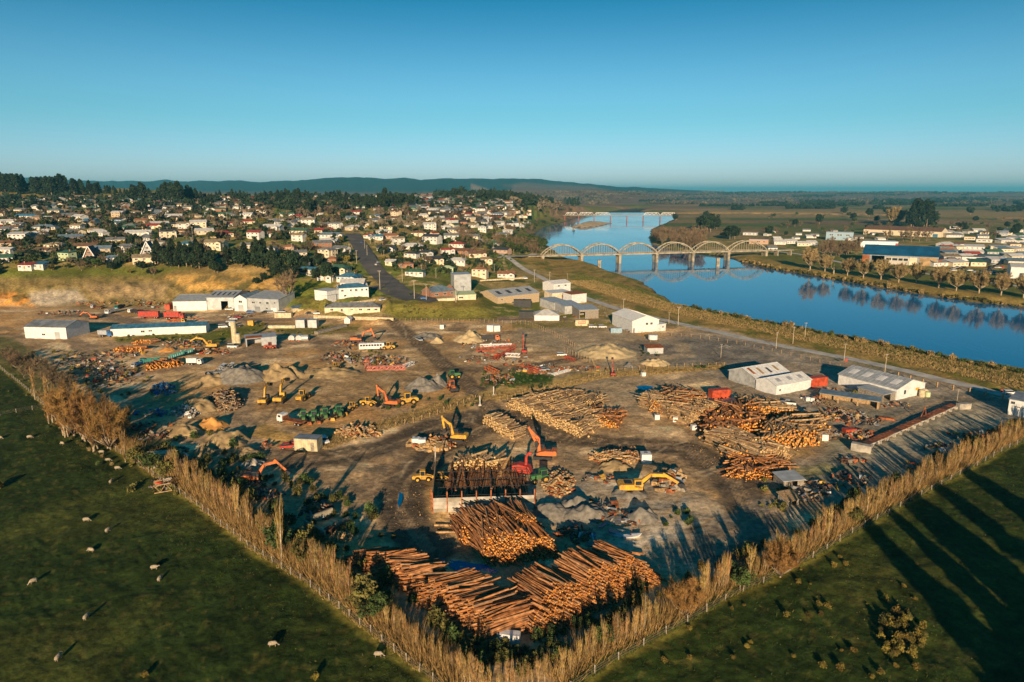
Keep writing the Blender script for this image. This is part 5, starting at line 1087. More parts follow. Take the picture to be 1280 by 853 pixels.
for x,y,h_,pr in ((361,378,40,BARE),(598,374,13,GRN),(512,370,6,GRN),(410,352,12,GRN),(355,334,22,GRN),(365,338,18,RND),(455,352,9,YEL),(348,350,14,OLV)):
    v = G(x,y); tree(pr,'bank_tree',v,hgt(v,h_),8,'tree standing alone near the terrace at pixel-wide gap' if False else {361:'tall grey bare tree beside the pale grey office',598:'round dark green tree beside the tower annex',512:'small round bush at the street foot',410:'green tree behind the white motel',355:'broad green tree left of the motel bank',365:'dark tree left of the motel bank',455:'yellow tree right of the motel roofs',348:'olive tree above the quarry edge'}[x],'tree',wide=.9)
# ---- right bank buildings
rb = [(975,306,16,'white','white'),(990,305,18,'white','white'),(1004,308,16,'cream','white'),(1016,307,14,'white','white'),(966,314,14,'white','grey'),(1186,309,20,'white','white'),(1192,297,20,'white','grey'),(1182,318,26,'salmon','orange'),(1186,313,18,'blue','red')]
for x,y,w_,wl,rf in rb:
    v = G(x,y); house(x,y,w_*mpp(v)*.9,wl,rf,'gable',name='town_building',group='buildings across the river',label='%s building with %s roof on the far river side' % (wl,rf),detail=1,h=4,depth=12)
def flatb(x,y,wpx,hpx,dep,wl,rf,lb):
    v = G(x,y); m_ = mpp(v); a = (x-wpx/2,y); b_ = (x+wpx/2,y+wpx*.03); shed('shop_building',a,b_,dep,hpx*m_,lb,WC[wl],RC[rf],kind='mono',rise=.4,cat='building',windows=[(.2,hpx*m_*.5,3,1.6),(.5,hpx*m_*.5,5,1.6),(.8,hpx*m_*.5,3,1.6)])
for x,y,wp,hp,dp,wl,rf,lb in ((1205,318,36,4,20,'white','white','white flat shop building right of the sports hall'),(1222,326,40,5,20,'white','grey','long white shop building nearer the river, right of the sports hall'),(1243,324,30,4,22,'grey','green','long grey building with green roof at right across the river'),(1270,324,30,6,22,'white','white','white box building at the far right across the river'),
    (1250,312,24,4,18,'cream','white','cream flat building behind the green roofed one'),(1270,302,26,5,20,'white','grey','white building with grey roof at far right'),(1230,303,20,4,16,'white','tan','small white building right of the yellow building'),(1212,300,14,4,14,'cream','orange','small cream building with orange roof right of the yellow building'),
    (1202,309,16,4,16,'white','red','white building with red roof right of the white store'),(1165,315,26,3,16,'cream','brown','low cream building directly behind the sports hall'),(1140,312,26,3,14,'white','grey','low white building directly behind the sports hall roof'),(1195,286,16,3,14,'white','grey','pale building right of the big evergreens'),(1260,290,20,3,14,'cream','white','pale low building at far right near the pond'),
    (937,294,17,3,14,'white','white','white flat building in the park across the river'),(948,305,24,6,16,'salmon','grey','pink walled building at the right end of the arched bridge'),(1190,328,10,5,8,'brick','dark','small orange kiosk at the right of the sports hall')):
    flatb(x,y,wp,hp,dp,wl,rf,lb)
fr = random.Random(4)
for i in range(70):
    x = fr.uniform(1175,1340); y = fr.choice([fr.uniform(290,312),fr.uniform(312,334)]); v = G(x,y)
    if clearp(v.x,v.y,17): placed.append((v.x,v.y)); house(x,y,fr.uniform(12,24),fr.choice(['white','white','cream','grey']),fr.choice(['white','white','grey','tan','red','green','bluegrey']),fr.choice(['gable','mono']),detail=1,h=4,seed=i%3,depth=12,name='town_building',group='buildings across the river',label='low shop or house in the crowded district across the river')
for i in range(24):
    x = fr.uniform(960,1110); y = fr.uniform(286,302); v = G(x,y)
    if clearp(v.x,v.y,30): placed.append((v.x,v.y)); house(x,y,fr.uniform(10,18),'white',fr.choice(['white','grey']),'gable',detail=0,name='town_building',group='buildings across the river',label='small white building in the park across the river')
# ---- poles
def pole_parts(h=9, arm=1.8, two=False):
    mb = MB(); mb.cyl((0,0,-.5),(0,0,h),.17,.11,6); ar = MB(); ar.box(0,0,h-.5,arm,.12,.12); ins = MB()
    for x in (-arm/2+.1,-arm/4,arm/4,arm/2-.1): ins.cyl((x,0,h-.44),(x,0,h-.2),.06,.05,5)
    return [P('post',mb,'pole_wood'),P('cross_arm',ar,'timber_grey',[P('insulator',ins,'paint_white')])]
dm('pole_wood',(.42,.36,.27),.85,.25,1.2)
PP = pole_parts()
def polex(x,y,hpx,label,group='power poles along the river road'):
    v = G(x,y); s = hgt(v,hpx)/9; put('power_pole',PP,label,'pole',(v.x,v.y,v.z),random.uniform(-.5,.5),s,group)
for x,y,h_,l in ((847.5,407,24,'tall pale concrete pole between road and river left of the gravel yard'),(779,393,20,'power pole on the yard side of the road behind the white gabled workshop'),(836,405,15,'short pole right of the white gabled workshop'),(668,353,16,'power pole left of the road at the factory'),(687,354,14,'pole on the road edge beside the white storehouse'),(709,352,10,'lamp pole by the upper embankment road'),(970,436,21,'power pole left of the twin sheds on the road edge'),(991,430,22,'pole on the river side of the road behind the twin sheds'),(1006,422,19,'pole with crossarm at the river edge'),(1055,451,22,'red banded pole at the road behind the gabled shed'),(1106,466,24,'power pole behind the white gabled shed'),(901,447,17,'leaning pole in the grey gravel yard'),(1196,503,17,'thin white mast beside the concrete block of the weighbridge'),(1236,470,0,'x')):
    if h_: polex(x,y,h_,l)
for i,(x,y,h_) in enumerate(((570,378,28),(518,374,24),(533,375,20),(475,362,24),(503,352,18),(446,330,17),(437,320,15),(459,321,14),(527,345,14),(469,306,12),(463,305,12),(545,348,13),(582,330,12),(480,325,12),(456,312,12),(618,340,10),(240,312,15),(241,298,14),(201,300,15),(219,300,12),(210,296,12),(258,286,12),(30,265,13),(7,278,14),(120,263,12),(284,276,10),(78,313,10),(365,320,12),(625,345,9),(630,330,9),(617,312,8),(600,305,8),(350,280,10),(365,315,11))):
    polex(x,y,h_,'pale wooden power pole along the streets of the hill town','power poles in the hill town')
# ------------------------------------------------------------ machines and vehicles
def wheel(x,y,z,r,wd=.35,hub='rim'):
    a = MB(); a.cyl((0,-wd/2,0),(0,wd/2,0),r,r,12); b_ = MB(); b_.cyl((0,-wd/2-.03,0),(0,wd/2+.03,0),r*.5,r*.5,8)
    return P('wheel',a,'tyre',[P('rim',b_,hub)],loc=(x,y,z))
def excavator(boom=55, stick=-50, s=1.0, slew=0):
    parts = []
    for k in (-1,1):
        mb = MB(); mb.prism([(-2.1,.25),(-1.7,0),(1.7,0),(2.1,.25),(2.1,.6),(1.75,.85),(-1.75,.85),(-2.1,.6)],-.3,.3); mb.V = [(a,b_+k*1.15,c_) for a,b_,c_ in mb.V]
        for i in range(11): mb.box(-1.7+i*.34,k*1.15,-.0,.12,.66,.06); mb.box(-1.7+i*.34,k*1.15,.87,.12,.66,.06)
        parts.append(P('track',mb,'steel_dark'))
    mb = MB(); mb.box(0,0,.6,2.2,1.8,.5).cyl((0,0,.8),(0,0,1.1),.8,.8,12); parts.append(P('undercarriage',mb,'steel_dark'))
    mb = MB(); mb.prism([(-2.3,1.1),(1.4,1.1),(1.4,1.6),(.6,1.9),(-.4,2.15),(-2.2,2.15),(-2.5,1.8)],-1.35,1.35); parts.append(P('house_body',mb,'paint'))
    mb = MB(); mb.prism([(-2.95,1.2),(-2.3,1.15),(-2.3,2.2),(-2.75,2.2),(-3.0,1.9)],-1.3,1.3); parts.append(P('counterweight',mb,'paint'))
    mb = MB(); mb.box(-1.2,-.3,2.25,1.4,1.2,.2).cyl((-1.7,.8,2.1),(-1.7,.8,2.8),.08,.08,6); parts.append(P('engine_cover',mb,'steel_dark'))
    cab = MB(); cab.prism([(-.2,1.6),(1.35,1.6),(1.5,2.2),(1.2,3.05),(-.2,3.05)],-1.35,-.35)
    gl = MB(); gl.prism([(1.40,1.75),(1.56,2.2),(1.26,2.95),(1.2,2.95),(1.5,2.2),(1.36,1.75)],-1.25,-.45).box(.55,-1.37,2.5,1.1,.05,.75).box(.55,-.33,2.5,1.1,.05,.75)
    parts.append(P('cab',cab,'cabpaint',[P('window',gl,'glass')]))
    a = R(boom); p0 = Vector((.9,.25,1.7)); L1 = 3.0; p1 = p0+Vector((math.cos(a+.25),0,math.sin(a+.25)))*L1; p2 = p1+Vector((math.cos(a-.45),0,math.sin(a-.45)))*2.7
    mb = MB(); mb.beam(p0,p1,.5,.75).beam(p1-(p2-p1).normalized()*.25,p2,.5,.62); parts.append(P('boom',mb,'paint'))
    b_ = R(stick); p3 = p2+Vector((math.cos(b_),0,math.sin(b_)))*2.9; q = p2-(p3-p2).normalized()*.7
    mb = MB(); mb.beam(q,p3,.4,.5); parts.append(P('stick',mb,'paint'))
    mb = MB(); mb.beam(p0+Vector((.5,.5,-.2)),p1+Vector((0,.3,-.3)),.16).beam(p0+Vector((.5,-.5,-.2)),p1+Vector((0,-.3,-.3)),.16).beam(p1+Vector((.2,0,.5)),q+Vector((0,0,.1)),.18); parts.append(P('hydraulic_ram',mb,'steel_dark'))
    d = (p3-p2).normalized(); n = Vector((d.z,0,-d.x)); c = p3+d*.4; 
    mb = MB(); P_ = [c+n*.1-d*.5, c+n*.5-d*.2, c+n*.6+d*.4, c+d*.9+n*.1, c+d*.7-n*.45, c-d*.1-n*.3]
    mb.prism([(v.x,v.z) for v in P_],-.4,.9); parts.append(P('bucket',mb,'steel_dark'))
    return parts
def loader(col='paint'):
    p = [wheel(x,y,.75,.75,.55,'paint') for x in (-1.5,1.5) for y in (-1.05,1.05)]
    mb = MB(); mb.prism([(-2.9,.8),(-.5,.8),(-.5,1.9),(-2.7,1.75),(-3,1.4)],-.85,.85); p.append(P('engine_hood',mb,'paint'))
    mb = MB(); mb.prism([(-.5,.6),(1.9,.6),(2.0,1.2),(.9,1.7),(-.5,1.7)],-.6,.6); p.append(P('chassis',mb,'paint'))
    cb = MB(); cb.box(-.1,0,3.1,1.5,1.5,.14); 
    for x in (-.75,.55):
        for y in (-.65,.65): cb.box(x,y,2.4,.1,.1,1.4)
    gl = MB(); gl.box(-.1,0,2.35,1.25,1.25,1.3); p.append(P('cab',cb,'paint',[P('window',gl,'glass')]))
    for y in (-.55,.55):
        mb = MB(); mb.beam((.9,y,1.6),(2.3,y,1.25),.18,.35).beam((2.3,y,1.25),(3.1,y,.6),.18,.3); p.append(P('lift_arm',mb,'paint'))
    mb = MB(); mb.prism([(3.0,.15),(4.1,.1),(3.4,.35),(3.25,1.15),(3.0,1.2)],-1.35,1.35); p.append(P('bucket',mb,'steel_dark'))
    return p
def tractor():
    p = [wheel(-1.1,y,.9,.9,.5,'paint_yellow') for y in (-.95,.95)]+[wheel(1.35,y,.6,.6,.38,'paint_yellow') for y in (-.85,.85)]
    mb = MB(); mb.prism([(-.3,.8),(2.1,.8),(2.15,1.6),(1.9,1.8),(-.3,1.9)],-.45,.45); p.append(P('bonnet',mb,'paint'))
    mb = MB(); mb.box(-.9,0,1.3,1.6,1.0,.9); p.append(P('body',mb,'paint'))
    for y in (-1,1): mb = MB(); mb.prism([(-2,1.3),(-1.9,1.75),(-1.3,2.0),(-.5,1.85),(-.3,1.4),(-.5,1.7),(-1.3,1.86),(-1.8,1.65)],y-.28,y+.28); p.append(P('mudguard',mb,'paint'))
    cb = MB(); cb.box(-.9,0,2.95,1.6,1.5,.16)
    for x in (-1.6,-.2):
        for y in (-.65,.65): cb.box(x,y,2.3,.09,.09,1.3)
    gl = MB(); gl.box(-.9,0,2.3,1.35,1.25,1.2); p.append(P('cab',cb,'paint',[P('window',gl,'glass')]))
    mb = MB(); mb.cyl((1.1,.3,1.8),(1.1,.3,2.7),.06,.06,6); p.append(P('exhaust',mb,'steel_dark'))
    return p
def truck(bed='flat', L_=8.0, bedh=1.2):
    p = []
    for x in (L_/2-1.1,-L_/2+1.1,-L_/2+2.4): 
        for y in (-1,1): p.append(wheel(x,y,.5,.5,.34))
    mb = MB(); mb.box(0,0,.85,L_-.4,.9,.3); p.append(P('chassis',mb,'steel_dark'))
    cb = MB(); cb.prism([(L_/2-2,.7),(L_/2,.7),(L_/2,1.7),(L_/2-.35,2.75),(L_/2-2,2.75)],-1.2,1.2)
    gl = MB(); gl.add([(L_/2+.01,-1.0,1.8),(L_/2+.01,1.0,1.8),(L_/2-.3,1.0,2.62),(L_/2-.3,-1.0,2.62)],[(0,1,2,3)]).box(L_/2-1,-1.22,2.15,1,.03,.6).box(L_/2-1,1.22,2.15,1,.03,.6)
    p.append(P('cab',cb,'cabpaint',[P('window',gl,'glass')]))
    for y in (-.85,.85): hl = MB(); hl.box(L_/2+.02,y,.95,.06,.3,.2); p.append(P('headlight',hl,'lamp'))
    x0, x1 = -L_/2, L_/2-2.2; cx, ln = (x0+x1)/2, x1-x0
    if bed == 'flat': mb = MB(); mb.box(cx,0,1.15,ln,2.4,.2).box(x1-.05,0,1.7,.12,2.4,1); p.append(P('deck',mb,'bed'))
    elif bed == 'tip':
        mb = MB(); mb.box(cx,0,1.2,ln,2.4,.15)
        for y in (-1.2,1.2): mb.box(cx,y,1.2+bedh/2,ln,.1,bedh)
        mb.box(x0,0,1.2+bedh/2,.1,2.4,bedh-.02).box(x1,0,1.2+bedh/2,.1,2.4,bedh-.02)
        for i in range(int(ln)):
            for y in (-1.28,1.28): mb.box(x0+.5+i,y,1.2+bedh/2,.1,.1,bedh)
        p.append(P('tipping_body',mb,'bed'))
    elif bed == 'box': mb = MB(); mb.box(cx,0,2.2,ln,2.4,2.1); p.append(P('box_body',mb,'bed'))
    return p
def car(kind='sedan'):
    prof = {'sedan':[(-2.2,.35),(2.2,.35),(2.25,.75),(1.3,.95),(-1.9,.98),(-2.25,.85)],'ute':[(-2.5,.4),(2.5,.4),(2.5,.95),(1.2,1.1),(-2.5,1.05)],'van':[(-2.3,.35),(2.3,.35),(2.35,.9),(1.7,1.2),(-2.3,1.2)],'wagon':[(-2.2,.35),(2.2,.35),(2.25,.8),(1.2,1.0),(-2.25,1.0)]}[kind]
    top = {'sedan':[(-1.75,.97),(.95,.95),(.35,1.45),(-1.2,1.45)],'ute':[(-.5,1.07),(1.15,1.09),(.6,1.7),(-.4,1.7)],'van':[(-2.28,1.2),(1.65,1.2),(1.0,2.0),(-2.25,2.0)],'wagon':[(-2.2,1.0),(1.1,1.0),(.5,1.55),(-2.0,1.55)]}[kind]
    mb = MB(); mb.prism(prof,-.88,.88); body = P('body',mb,'paint')
    g = MB(); g.prism(top,-.78,.78); rf = MB(); xs = [q[0] for q in top[2:]]; zz = top[2][1]; rf.box((xs[0]+xs[1])/2,0,zz+.03,abs(xs[0]-xs[1])+.1,1.5,.07)
    p = [body,P('window',g,'glass'),P('roof',rf,'paint')]
    if kind == 'ute': t_ = MB(); t_.box(-1.5,0,1.1,1.85,1.5,.06); p.append(P('tray',t_,'steel_dark'))
    for x in (-1.4,1.4):
        for y in (-.82,.82): p.append(wheel(x,y,.33,.33,.2))
    for y in (-.6,.6):
        hl = MB(); hl.box(prof[1][0]+.03,y,.7,.05,.3,.15); p.append(P('headlight',hl,'lamp')); tl = MB(); tl.box(prof[0][0]-.04,y,.75,.05,.3,.15); p.append(P('tail_light',tl,'tail'))
    return p
EXC = {}
def exc(x,y,col,head,boom,stick,label,s=1.0,cab='steel_dark',lift=0):
    k = (boom,stick); EXC.setdefault(k, excavator(boom,stick)); v = G(x,y,lift)
    put('excavator',EXC[k],label,'excavator',v,R(head),s,'excavators about the yard',dict(paint=col,cabpaint=cab))
exc(571,551,'paint_yellow',168,62,-100,'yellow excavator standing alone with black boom arched left, nearest the fence strip',1.15)
exc(679,573,'paint_orange',172,72,-115,'orange excavator with raised black boom feeding the chipper',1.3)
exc(792,616,'paint_yellow',2,22,-32,'large yellow excavator with long boom stretched to the right over the grey heaps',1.35,'paint_yellow')
exc(317,603,'paint_orange',8,38,-48,'orange excavator among the left hedge shadows with its boom reaching right',1.15)
exc(488,508,'paint_orange',165,58,-95,'bright orange excavator parked in the machine row beside the gravel heaps',1.15)
exc(331,505,'paint_yellow',92,55,-20,'yellow excavator at the left end of the row, seen from behind',1.1,'steel_dark')
exc(351,503,'paint_yellow',88,62,-15,'yellow excavator second from left in the row, boom pointing away',1.2,'paint_yellow')
exc(264,436,'paint_yellow',176,34,-30,'yellow excavator with long low boom behind the green tipper bodies',1.25,'paint_yellow')
exc(448,428,'paint_orange',4,40,-70,'orange excavator standing behind the white bus',1.3)
exc(117,399,'paint_orange',178,32,-40,'small orange excavator among trucks at the back left of the yard',1.0)
exc(655,458-16,'paint_red',92,78,70,'red excavator with black boom pointing straight up at the steel frames',.9)
exc(766,470,'paint_red',85,60,80,'small red digger at the fence corner below the flat sand heap',.7)
LO = loader()
for x,y,col,hdg,sc,l in ((379,500,'paint_yellow',80,1.25,'yellow dump loader right of the two yellow excavators'),(461,507,'paint_yellow',-15,1.05,'yellow wheel loader left of the bright orange excavator'),(509,505,'paint_yellow',200,1.35,'big yellow loader right of the bright orange excavator'),(420,462,'paint_yellow',70,1.0,'yellow loader at the left end of the scrap row'),(485,437,'paint_yellow',190,1.15,'yellow bulldozer like loader just right of the bus'),
    (529,601,'paint_yellow',5,.95,'yellow loader parked behind the concrete bunker wall at left'),(551,601,'paint_yellow',-20,.8,'small green wheeled loader in the shade of the bunker'),(565,487,'paint_orange',-70,1.15,'orange yellow tipper with rusty tray at the track crossing'),(338,436,'container_red',5,1.0,'orange loader under the rusty shed roof'),(440,512,'paint_yellow',250,.9,'yellow digger at the right end of the green tractor row')):
    put('wheel_loader',LO,l,'loader',G(x,y),R(hdg),sc,'wheel loaders in the yard',dict(paint=col))
TR = tractor()
for x,y,hdg,l in ((380,527,-75,'green tractor leftmost in the tractor row'),(393,527,-80,'dull green tractor second in the tractor row'),(407,524,-70,'bright green tractor in the middle of the tractor row'),(424,521,-65,'green tractor at the right of the tractor row'),(674,603,200,'bright green tractor driving the red chipper'),(568,473,20,'green topped tractor behind the orange tipper')):
    put('tractor',TR,l,'tractor',G(x,y),R(hdg),1.2,'green tractors in the yard',dict(paint='paint_green'))
for i,(x,y) in enumerate(((416,526),(399,530),(387,531),(432,519))):
    put('loader_fork',[P('bucket',MB().box(0,0,.5,1.6,.7,.9,top=.7),'paint_yellow'),P('arm',MB().beam((0,.3,.7),(0,2.2,1.6),.2),'steel_dark')],'%s loader bucket on the ground before the tractor row'%['yellow','rusty','grey','small yellow'][i],'bucket',G(x,y),random.uniform(-.4,.4),1,None,{} if i in (0,3) else {'paint_yellow':'rust'})
TF, TT, TB = truck('flat',9), truck('tip',8.5,1.3), truck('box',7)
TL = truck('tip',9,2.2)
def trk(P_,x,y,hdg,cab,bed,l,s=1.0): put('truck',P_,l,'truck',G(x,y),R(hdg),s,'trucks in the yard',dict(cabpaint=cab,bed=bed))
trk(TF,365,530,155,'paint_white','rust','rusty flat deck truck with white cab left of the tractor row',1.15)
trk(TB,244,456,0,'paint_white','paint_white','white box van on the dirt track by the tyre covered mound',.95)
trk(TB,133,421,-8,'paint_blue','paint_silver','grey and blue truck at the left end of the long blue roofed building',1.1)
trk(TL,219,399,0,'paint_red','paint_red','red tipper truck with red cab in front of the white workshop',1.3)
trk(TT,222,406,0,'paint_yellow','rust','truck with yellow cab and a rusty tray below the red tipper',1.2)
trk(TT,613,426,5,'paint_orange','steel_dark','flat truck with orange and white cab beside the small sand cone',1.1)
trk(TT,188,455,200,'paint_teal','paint_teal','teal tipper truck left of the stacked logs by the long building',1.0)
trk(TT,172,458,260,'paint_silver','paint_blue','small blue grey truck left of the teal tipper',.7)
trk(TT,168,392,160,'paint_white','steel_dark','white cab truck left of the red trailers',1.0)
trk(TT,140,392,-100,'paint_white','paint_silver','white truck near the small orange excavator',1.05)
trk(TF,122,386,170,'paint_silver','rust','silver truck in the back row near the quarry',.95)
trk(TT,150,386,-95,'paint_teal','steel_dark','dark teal truck in the back row near the quarry',.95)
# red high sided trailer
mb = MB(); mb.box(0,0,1.2,12,2.5,.3).box(0,0,2.9,12,2.5,3.0)
for i in range(13): 
    for y in (-1.3,1.3): mb.box(-5.9+i*.983,y,2.9,.12,.1,3)
tp = [P('trailer_body',mb,'paint_red')]+[wheel(x,y,.5,.5,.35) for x in (-4.5,-3.3,3.5,4.7) for y in (-1,1)]
put('trailer',tp,'long red ribbed trailer left of the red tipper truck','trailer',G(187,398),.02)
cont = lambda L_=6.1,h=2.6: [P('shell',(lambda m: ([m.box(-L_/2+.15+i*(L_-.3)/24,y,h/2,.1,.06,h-.3) for i in range(25) for y in (-1.24,1.24)],m.box(0,0,h/2,L_,2.44,h))[1])(MB()),'paint'),P('door',MB().box(L_/2+.04,0,h/2,.06,2.2,h-.2),'paint')]
CT = cont()
def con(x,y,hdg,col,l,s=1.0,cat='container'): put('shipping_container',CT,l,cat,G(x,y),R(hdg),s,None,dict(paint=col))
con(213,386,90,'container_red','tall orange red container left of the white workshop',1.3); con(899,497,14,'container_red','red container behind the right log heaps',1.25); con(1020,482,20,'container_red','orange container with white rubbish along it right of the twin sheds',1.35)
con(727,407,2,'container_cream','cream container with an orange sign beside the parked white cars',1.25); put('sign_board',[P('board',MB().box(0,-1.75,1.9,4.2,.06,1.3),'paint_orange'),P('panel',MB().box(0,-1.8,1.9,3.6,.04,.25),'paint_white')],'orange and white sign board fixed on the cream container','sign',G(727,407),.03,1.0); con(636,801,-12,'paint_white','small white container at the tip of the front log stacks',.62); con(770,425-9,4,'blue_wall','pale blue tank container left of the white gabled workshop',1.0)
con(653,384,0,'paint_black','long dark green container in front of the factory',1.9); con(658,397,0,'paint_black','black container beside the white hipped store',1.5); con(201,578,12,'container_cream','cream open caravan body in the scrap on the left',1.15); con(1204,511,10,'concrete','concrete block at the far end of the rusty weighbridge',.75); con(1076,564,-35,'concrete','concrete block at the near end of the rusty weighbridge',.85)
put('skip_bin',[P('body',MB().box(0,0,.9,3.4,1.9,1.6,top=1.15),'container_red')],'small red bin standing alone near the weighbridge','bin',G(1061,542),.2,1.0)
# lettering on the cream container
def text_part(txt,size,m,loc,rz,parent):
    c = bpy.data.curves.new('lettering','FONT'); c.body = txt; c.size = size; c.extrude = .01; c.align_x = 'CENTER'; o = link(bpy.data.objects.new('lettering',c)); o.parent = parent; o.location = loc; o.rotation_euler = (R(90),0,rz); c.materials.append(M[m]); return o
# hut, small cars
put('site_hut',[P('wall',MB().box(0,0,1.6,6.2,3.4,3.2),'container_cream'),P('roof',MB().box(0,0,3.26,6.4,3.6,.14),'iron_grey'),P('door',MB().box(1.8,-1.74,1.2,.9,.08,2.2),'timber_grey'),P('panel_rib',(lambda m:([m.box(-2.9+i*.58,-1.74,1.6,.08,.08,3.1) for i in range(11)],m)[1])(MB()),'container_cream')],'cream site hut with flat grey roof beside the white car','hut',G(386,561),R(-8),1.15)
CARS = {k:car(k) for k in ('sedan','ute','van','wagon')}
def pcar(k,x,y,hdg,col,l,grp='cars parked in the yard',s=1.05): put('parked_car',CARS[k],l,'car',G(x,y),R(hdg),s,grp,dict(paint=col))
for t in (('wagon',406,553,-60,'paint_white','white car parked right of the cream site hut'),('sedan',360,560,20,'paint_red','red car body left of the cream site hut'),('sedan',371,556,-10,'paint_red','dark red wreck against the cream site hut'),('ute',985,506,160,'paint_white','white ute behind the right log heaps near the blue drums'),('wagon',1262,493,-5,'paint_white','white station wagon on the river road at the right edge'),
 ('wagon',741,410,0,'paint_white','white car left of the pair near the white gabled workshop'),('wagon',753,410,5,'paint_white','white car right of the pair near the white gabled workshop'),('ute',524,426,-60,'paint_silver','silver car parked alone near the gravel piles'),('ute',287,388,0,'paint_white','white ute before the dark workshop door'),('wagon',313,391.5,10,'paint_blue','blue grey car before the office, leftmost of three'),('sedan',331,391.5,170,'paint_black','dark car before the office, middle of three'),('wagon',339,391.5,20,'paint_silver','silver car before the office, rightmost of three'),
 ('sedan',288,403,0,'paint_silver','silver wreck in front of the cluster of wrecked cars'),('sedan',292,400,10,'paint_silver','silver car behind the front wreck in the cluster'),('wagon',297,398,0,'paint_red','red car at the back of the wreck cluster'),('van',279,410,15,'paint_white','white van left of the white block on the grass'),('sedan',296,409,20,'paint_black','dark car right of the white block on the grass'),('van',291,435,-5,'paint_white','white van between the excavator and the open shed'),
 ('ute',395,393,0,'paint_white','white ute parked under the slanting carport roof'),('sedan',387,393,0,'paint_black','dark car parked beside the white ute at the carport'),('wagon',353,391,0,'paint_silver','grey car at the foot of the bank right of the office'),('van',656,349,-10,'paint_white','white van beside the road above the factory'),('wagon',702,466-21,10,'paint_white','white wreck in the junk row by the mid yard fence'),('sedan',680,464,15,'paint_silver','pale wreck among the junk by the mid yard fence'),
 ('sedan',473,321+8,75,'paint_white','white car driving on the main street'),('wagon',471,332,80,'paint_white','white car parked on the main street verge'),('wagon',453,304,80,'paint_blue','blue car at the top of the main street'),('wagon',478,376,60,'paint_white','white car at the motel corner'),('sedan',530,374,0,'paint_blue','blue car at the end of the side street')): pcar(*t)
for i in range(34):
    x = random.uniform(1190,1280); pcar('sedan',x,random.uniform(331,344),random.uniform(0,40),random.choice(['paint_white','paint_silver','paint_black','paint_red','paint_white']),'car in the car park at the right across the river','cars in the far bank car park',1.3)
# bus
mb = MB(); mb.prism([(-5.5,.5),(5.4,.5),(5.5,1.5),(5.3,3.0),(-5.4,3.0),(-5.5,2.8)],-1.25,1.25)
bp_ = [P('body',mb,'paint_white')]+[wheel(x,y,.48,.48,.3) for x in (-3.4,3.6) for y in (-1.1,1.1)]
for i in range(8):
    for s in (-1,1): bp_.append(P('window',MB().box(-4.5+i*1.2,s*1.27,2.15,.9,.05,.8),'glass'))
bp_.append(P('window',MB().box(5.45,0,2.1,.08,2.1,1.1),'glass')); put('bus',bp_,'old white bus beside the orange excavator','bus',G(465,437),R(8),1.1)
# white cubes, tanks
def cube(x,y,s,l,m='paint_white',cat='tank'): put('cube_tank',[P('shell',MB().box(0,0,s/2,s,s,s),m),P('lid',MB().cyl((0,0,s),(0,0,s+.15),s*.2,s*.2,8),'iron_grey')],l,cat,G(x,y),random.uniform(-.2,.3))
for x,y,s,l in ((821,524,1.6,'white cube block leftmost before the right log heaps'),(844,527,1.6,'white cube block second before the right log heaps'),(867,537,1.6,'white cube block third before the right log heaps'),(807,578,2.8,'big white block by the shrubby timber heap'),(284+228,0,0,''),(520,556,2.2,'white cube left of the yellow excavator'),(528,557,2.2,'white cube second left of the yellow excavator'),(613,414,3.4,'stack of white blocks by the back fence'),(621,414,3.2,'white block right of the stack by the back fence'),(552,411,2.2,'small white crate near the gravel piles'),(804,470,1.6,'small white cube alone on the pale dirt'),(1013,606,1.2,'') ,(1013,547,1.9,'white sack at the right foot of the log heaps'),(1030,550,1.9,'second white sack at the right foot of the log heaps'),(290,408,2.4,'white block on the grass by the wrecks'),(314,407,3.0,'yellow cube bin on the grass below the office'),(374,411,.1,''),(1015,502,1.4,'white drum crate near the blue drums'),(1009,501,1.4,'white drum crate left of the blue drums'),(1041,521,1.2,'yellow crate near the scrap rows')):
    if l: cube(x,y,s,l,'paint_yellow' if 'yellow c' in l and ('bin' in l or 'crate' in l) else 'paint_white')
put('water_tank',[P('tank',MB().cyl((0,0,1.2),(0,0,3.6),2.4,2.4,16),'paint_white'),P('leg',MB().box(-1.4,-1.2,.6,.2,.2,1.2).box(1.4,-1.2,.6,.2,.2,1.2).box(1.4,1.2,.6,.2,.2,1.2).box(-1.4,1.2,.6,.2,.2,1.2),'timber'),P('roof',MB().cyl((0,0,3.6),(0,0,4.0),2.5,.4,16),'iron_light')],'round white tank on legs below the white gabled workshop','tank',G(816,427),0)
put('tall_tank',[P('tank',MB().cyl((0,0,0),(0,0,11),1.3,1.3,12),'container_cream'),P('lid',MB().cyl((0,0,11),(0,0,11.5),1.4,1.0,12),'iron_light')],'tall cream silo standing on the grass by the open shed','silo',G(293.5,429),0)
put('tall_tank',[P('tank',MB().cyl((0,0,0),(0,0,5),1.2,1.2,12),'container_cream'),P('lid',MB().cyl((0,0,5),(0,0,5.4),1.3,.8,12),'iron_light')],'short cream tank at the right of the tall silo','silo',G(298,430),0)
for i,(x,y,c) in enumerate(((1152,496,'fence_cream'),(1156,494,'fence_cream'),(1159,496,'pale_green_paint'))): put('drum_tank',[P('tank',MB().cyl((0,0,0),(0,0,2.6-.4*i),1,1,12),c),P('lid',MB().cyl((0,0,2.6-.4*i),(0,0,2.8-.4*i),.7,.4,10),c)],['pale green tank nearest the yellow sign','middle green tank at the gabled shed corner','outer green tank at the gabled shed corner'][i],'tank',G(x,y),0)
for i in range(3):
    x=344+i*11; put('old_tank',[P('tank',MB().cyl((0,-1.2,1.4),(0,3.4,1.4),1.6,1.6,12),'iron_light'),P('cradle',MB().box(0,0,.3,2,3,.6),'rust')],['round ended silver tank right of the orange loader','second silver tank in the row by the orange loader','third silver tank in the row by the orange loader'][i],'tank',G(365+i*9,426),R(90 if i==2 else 5),1.0)
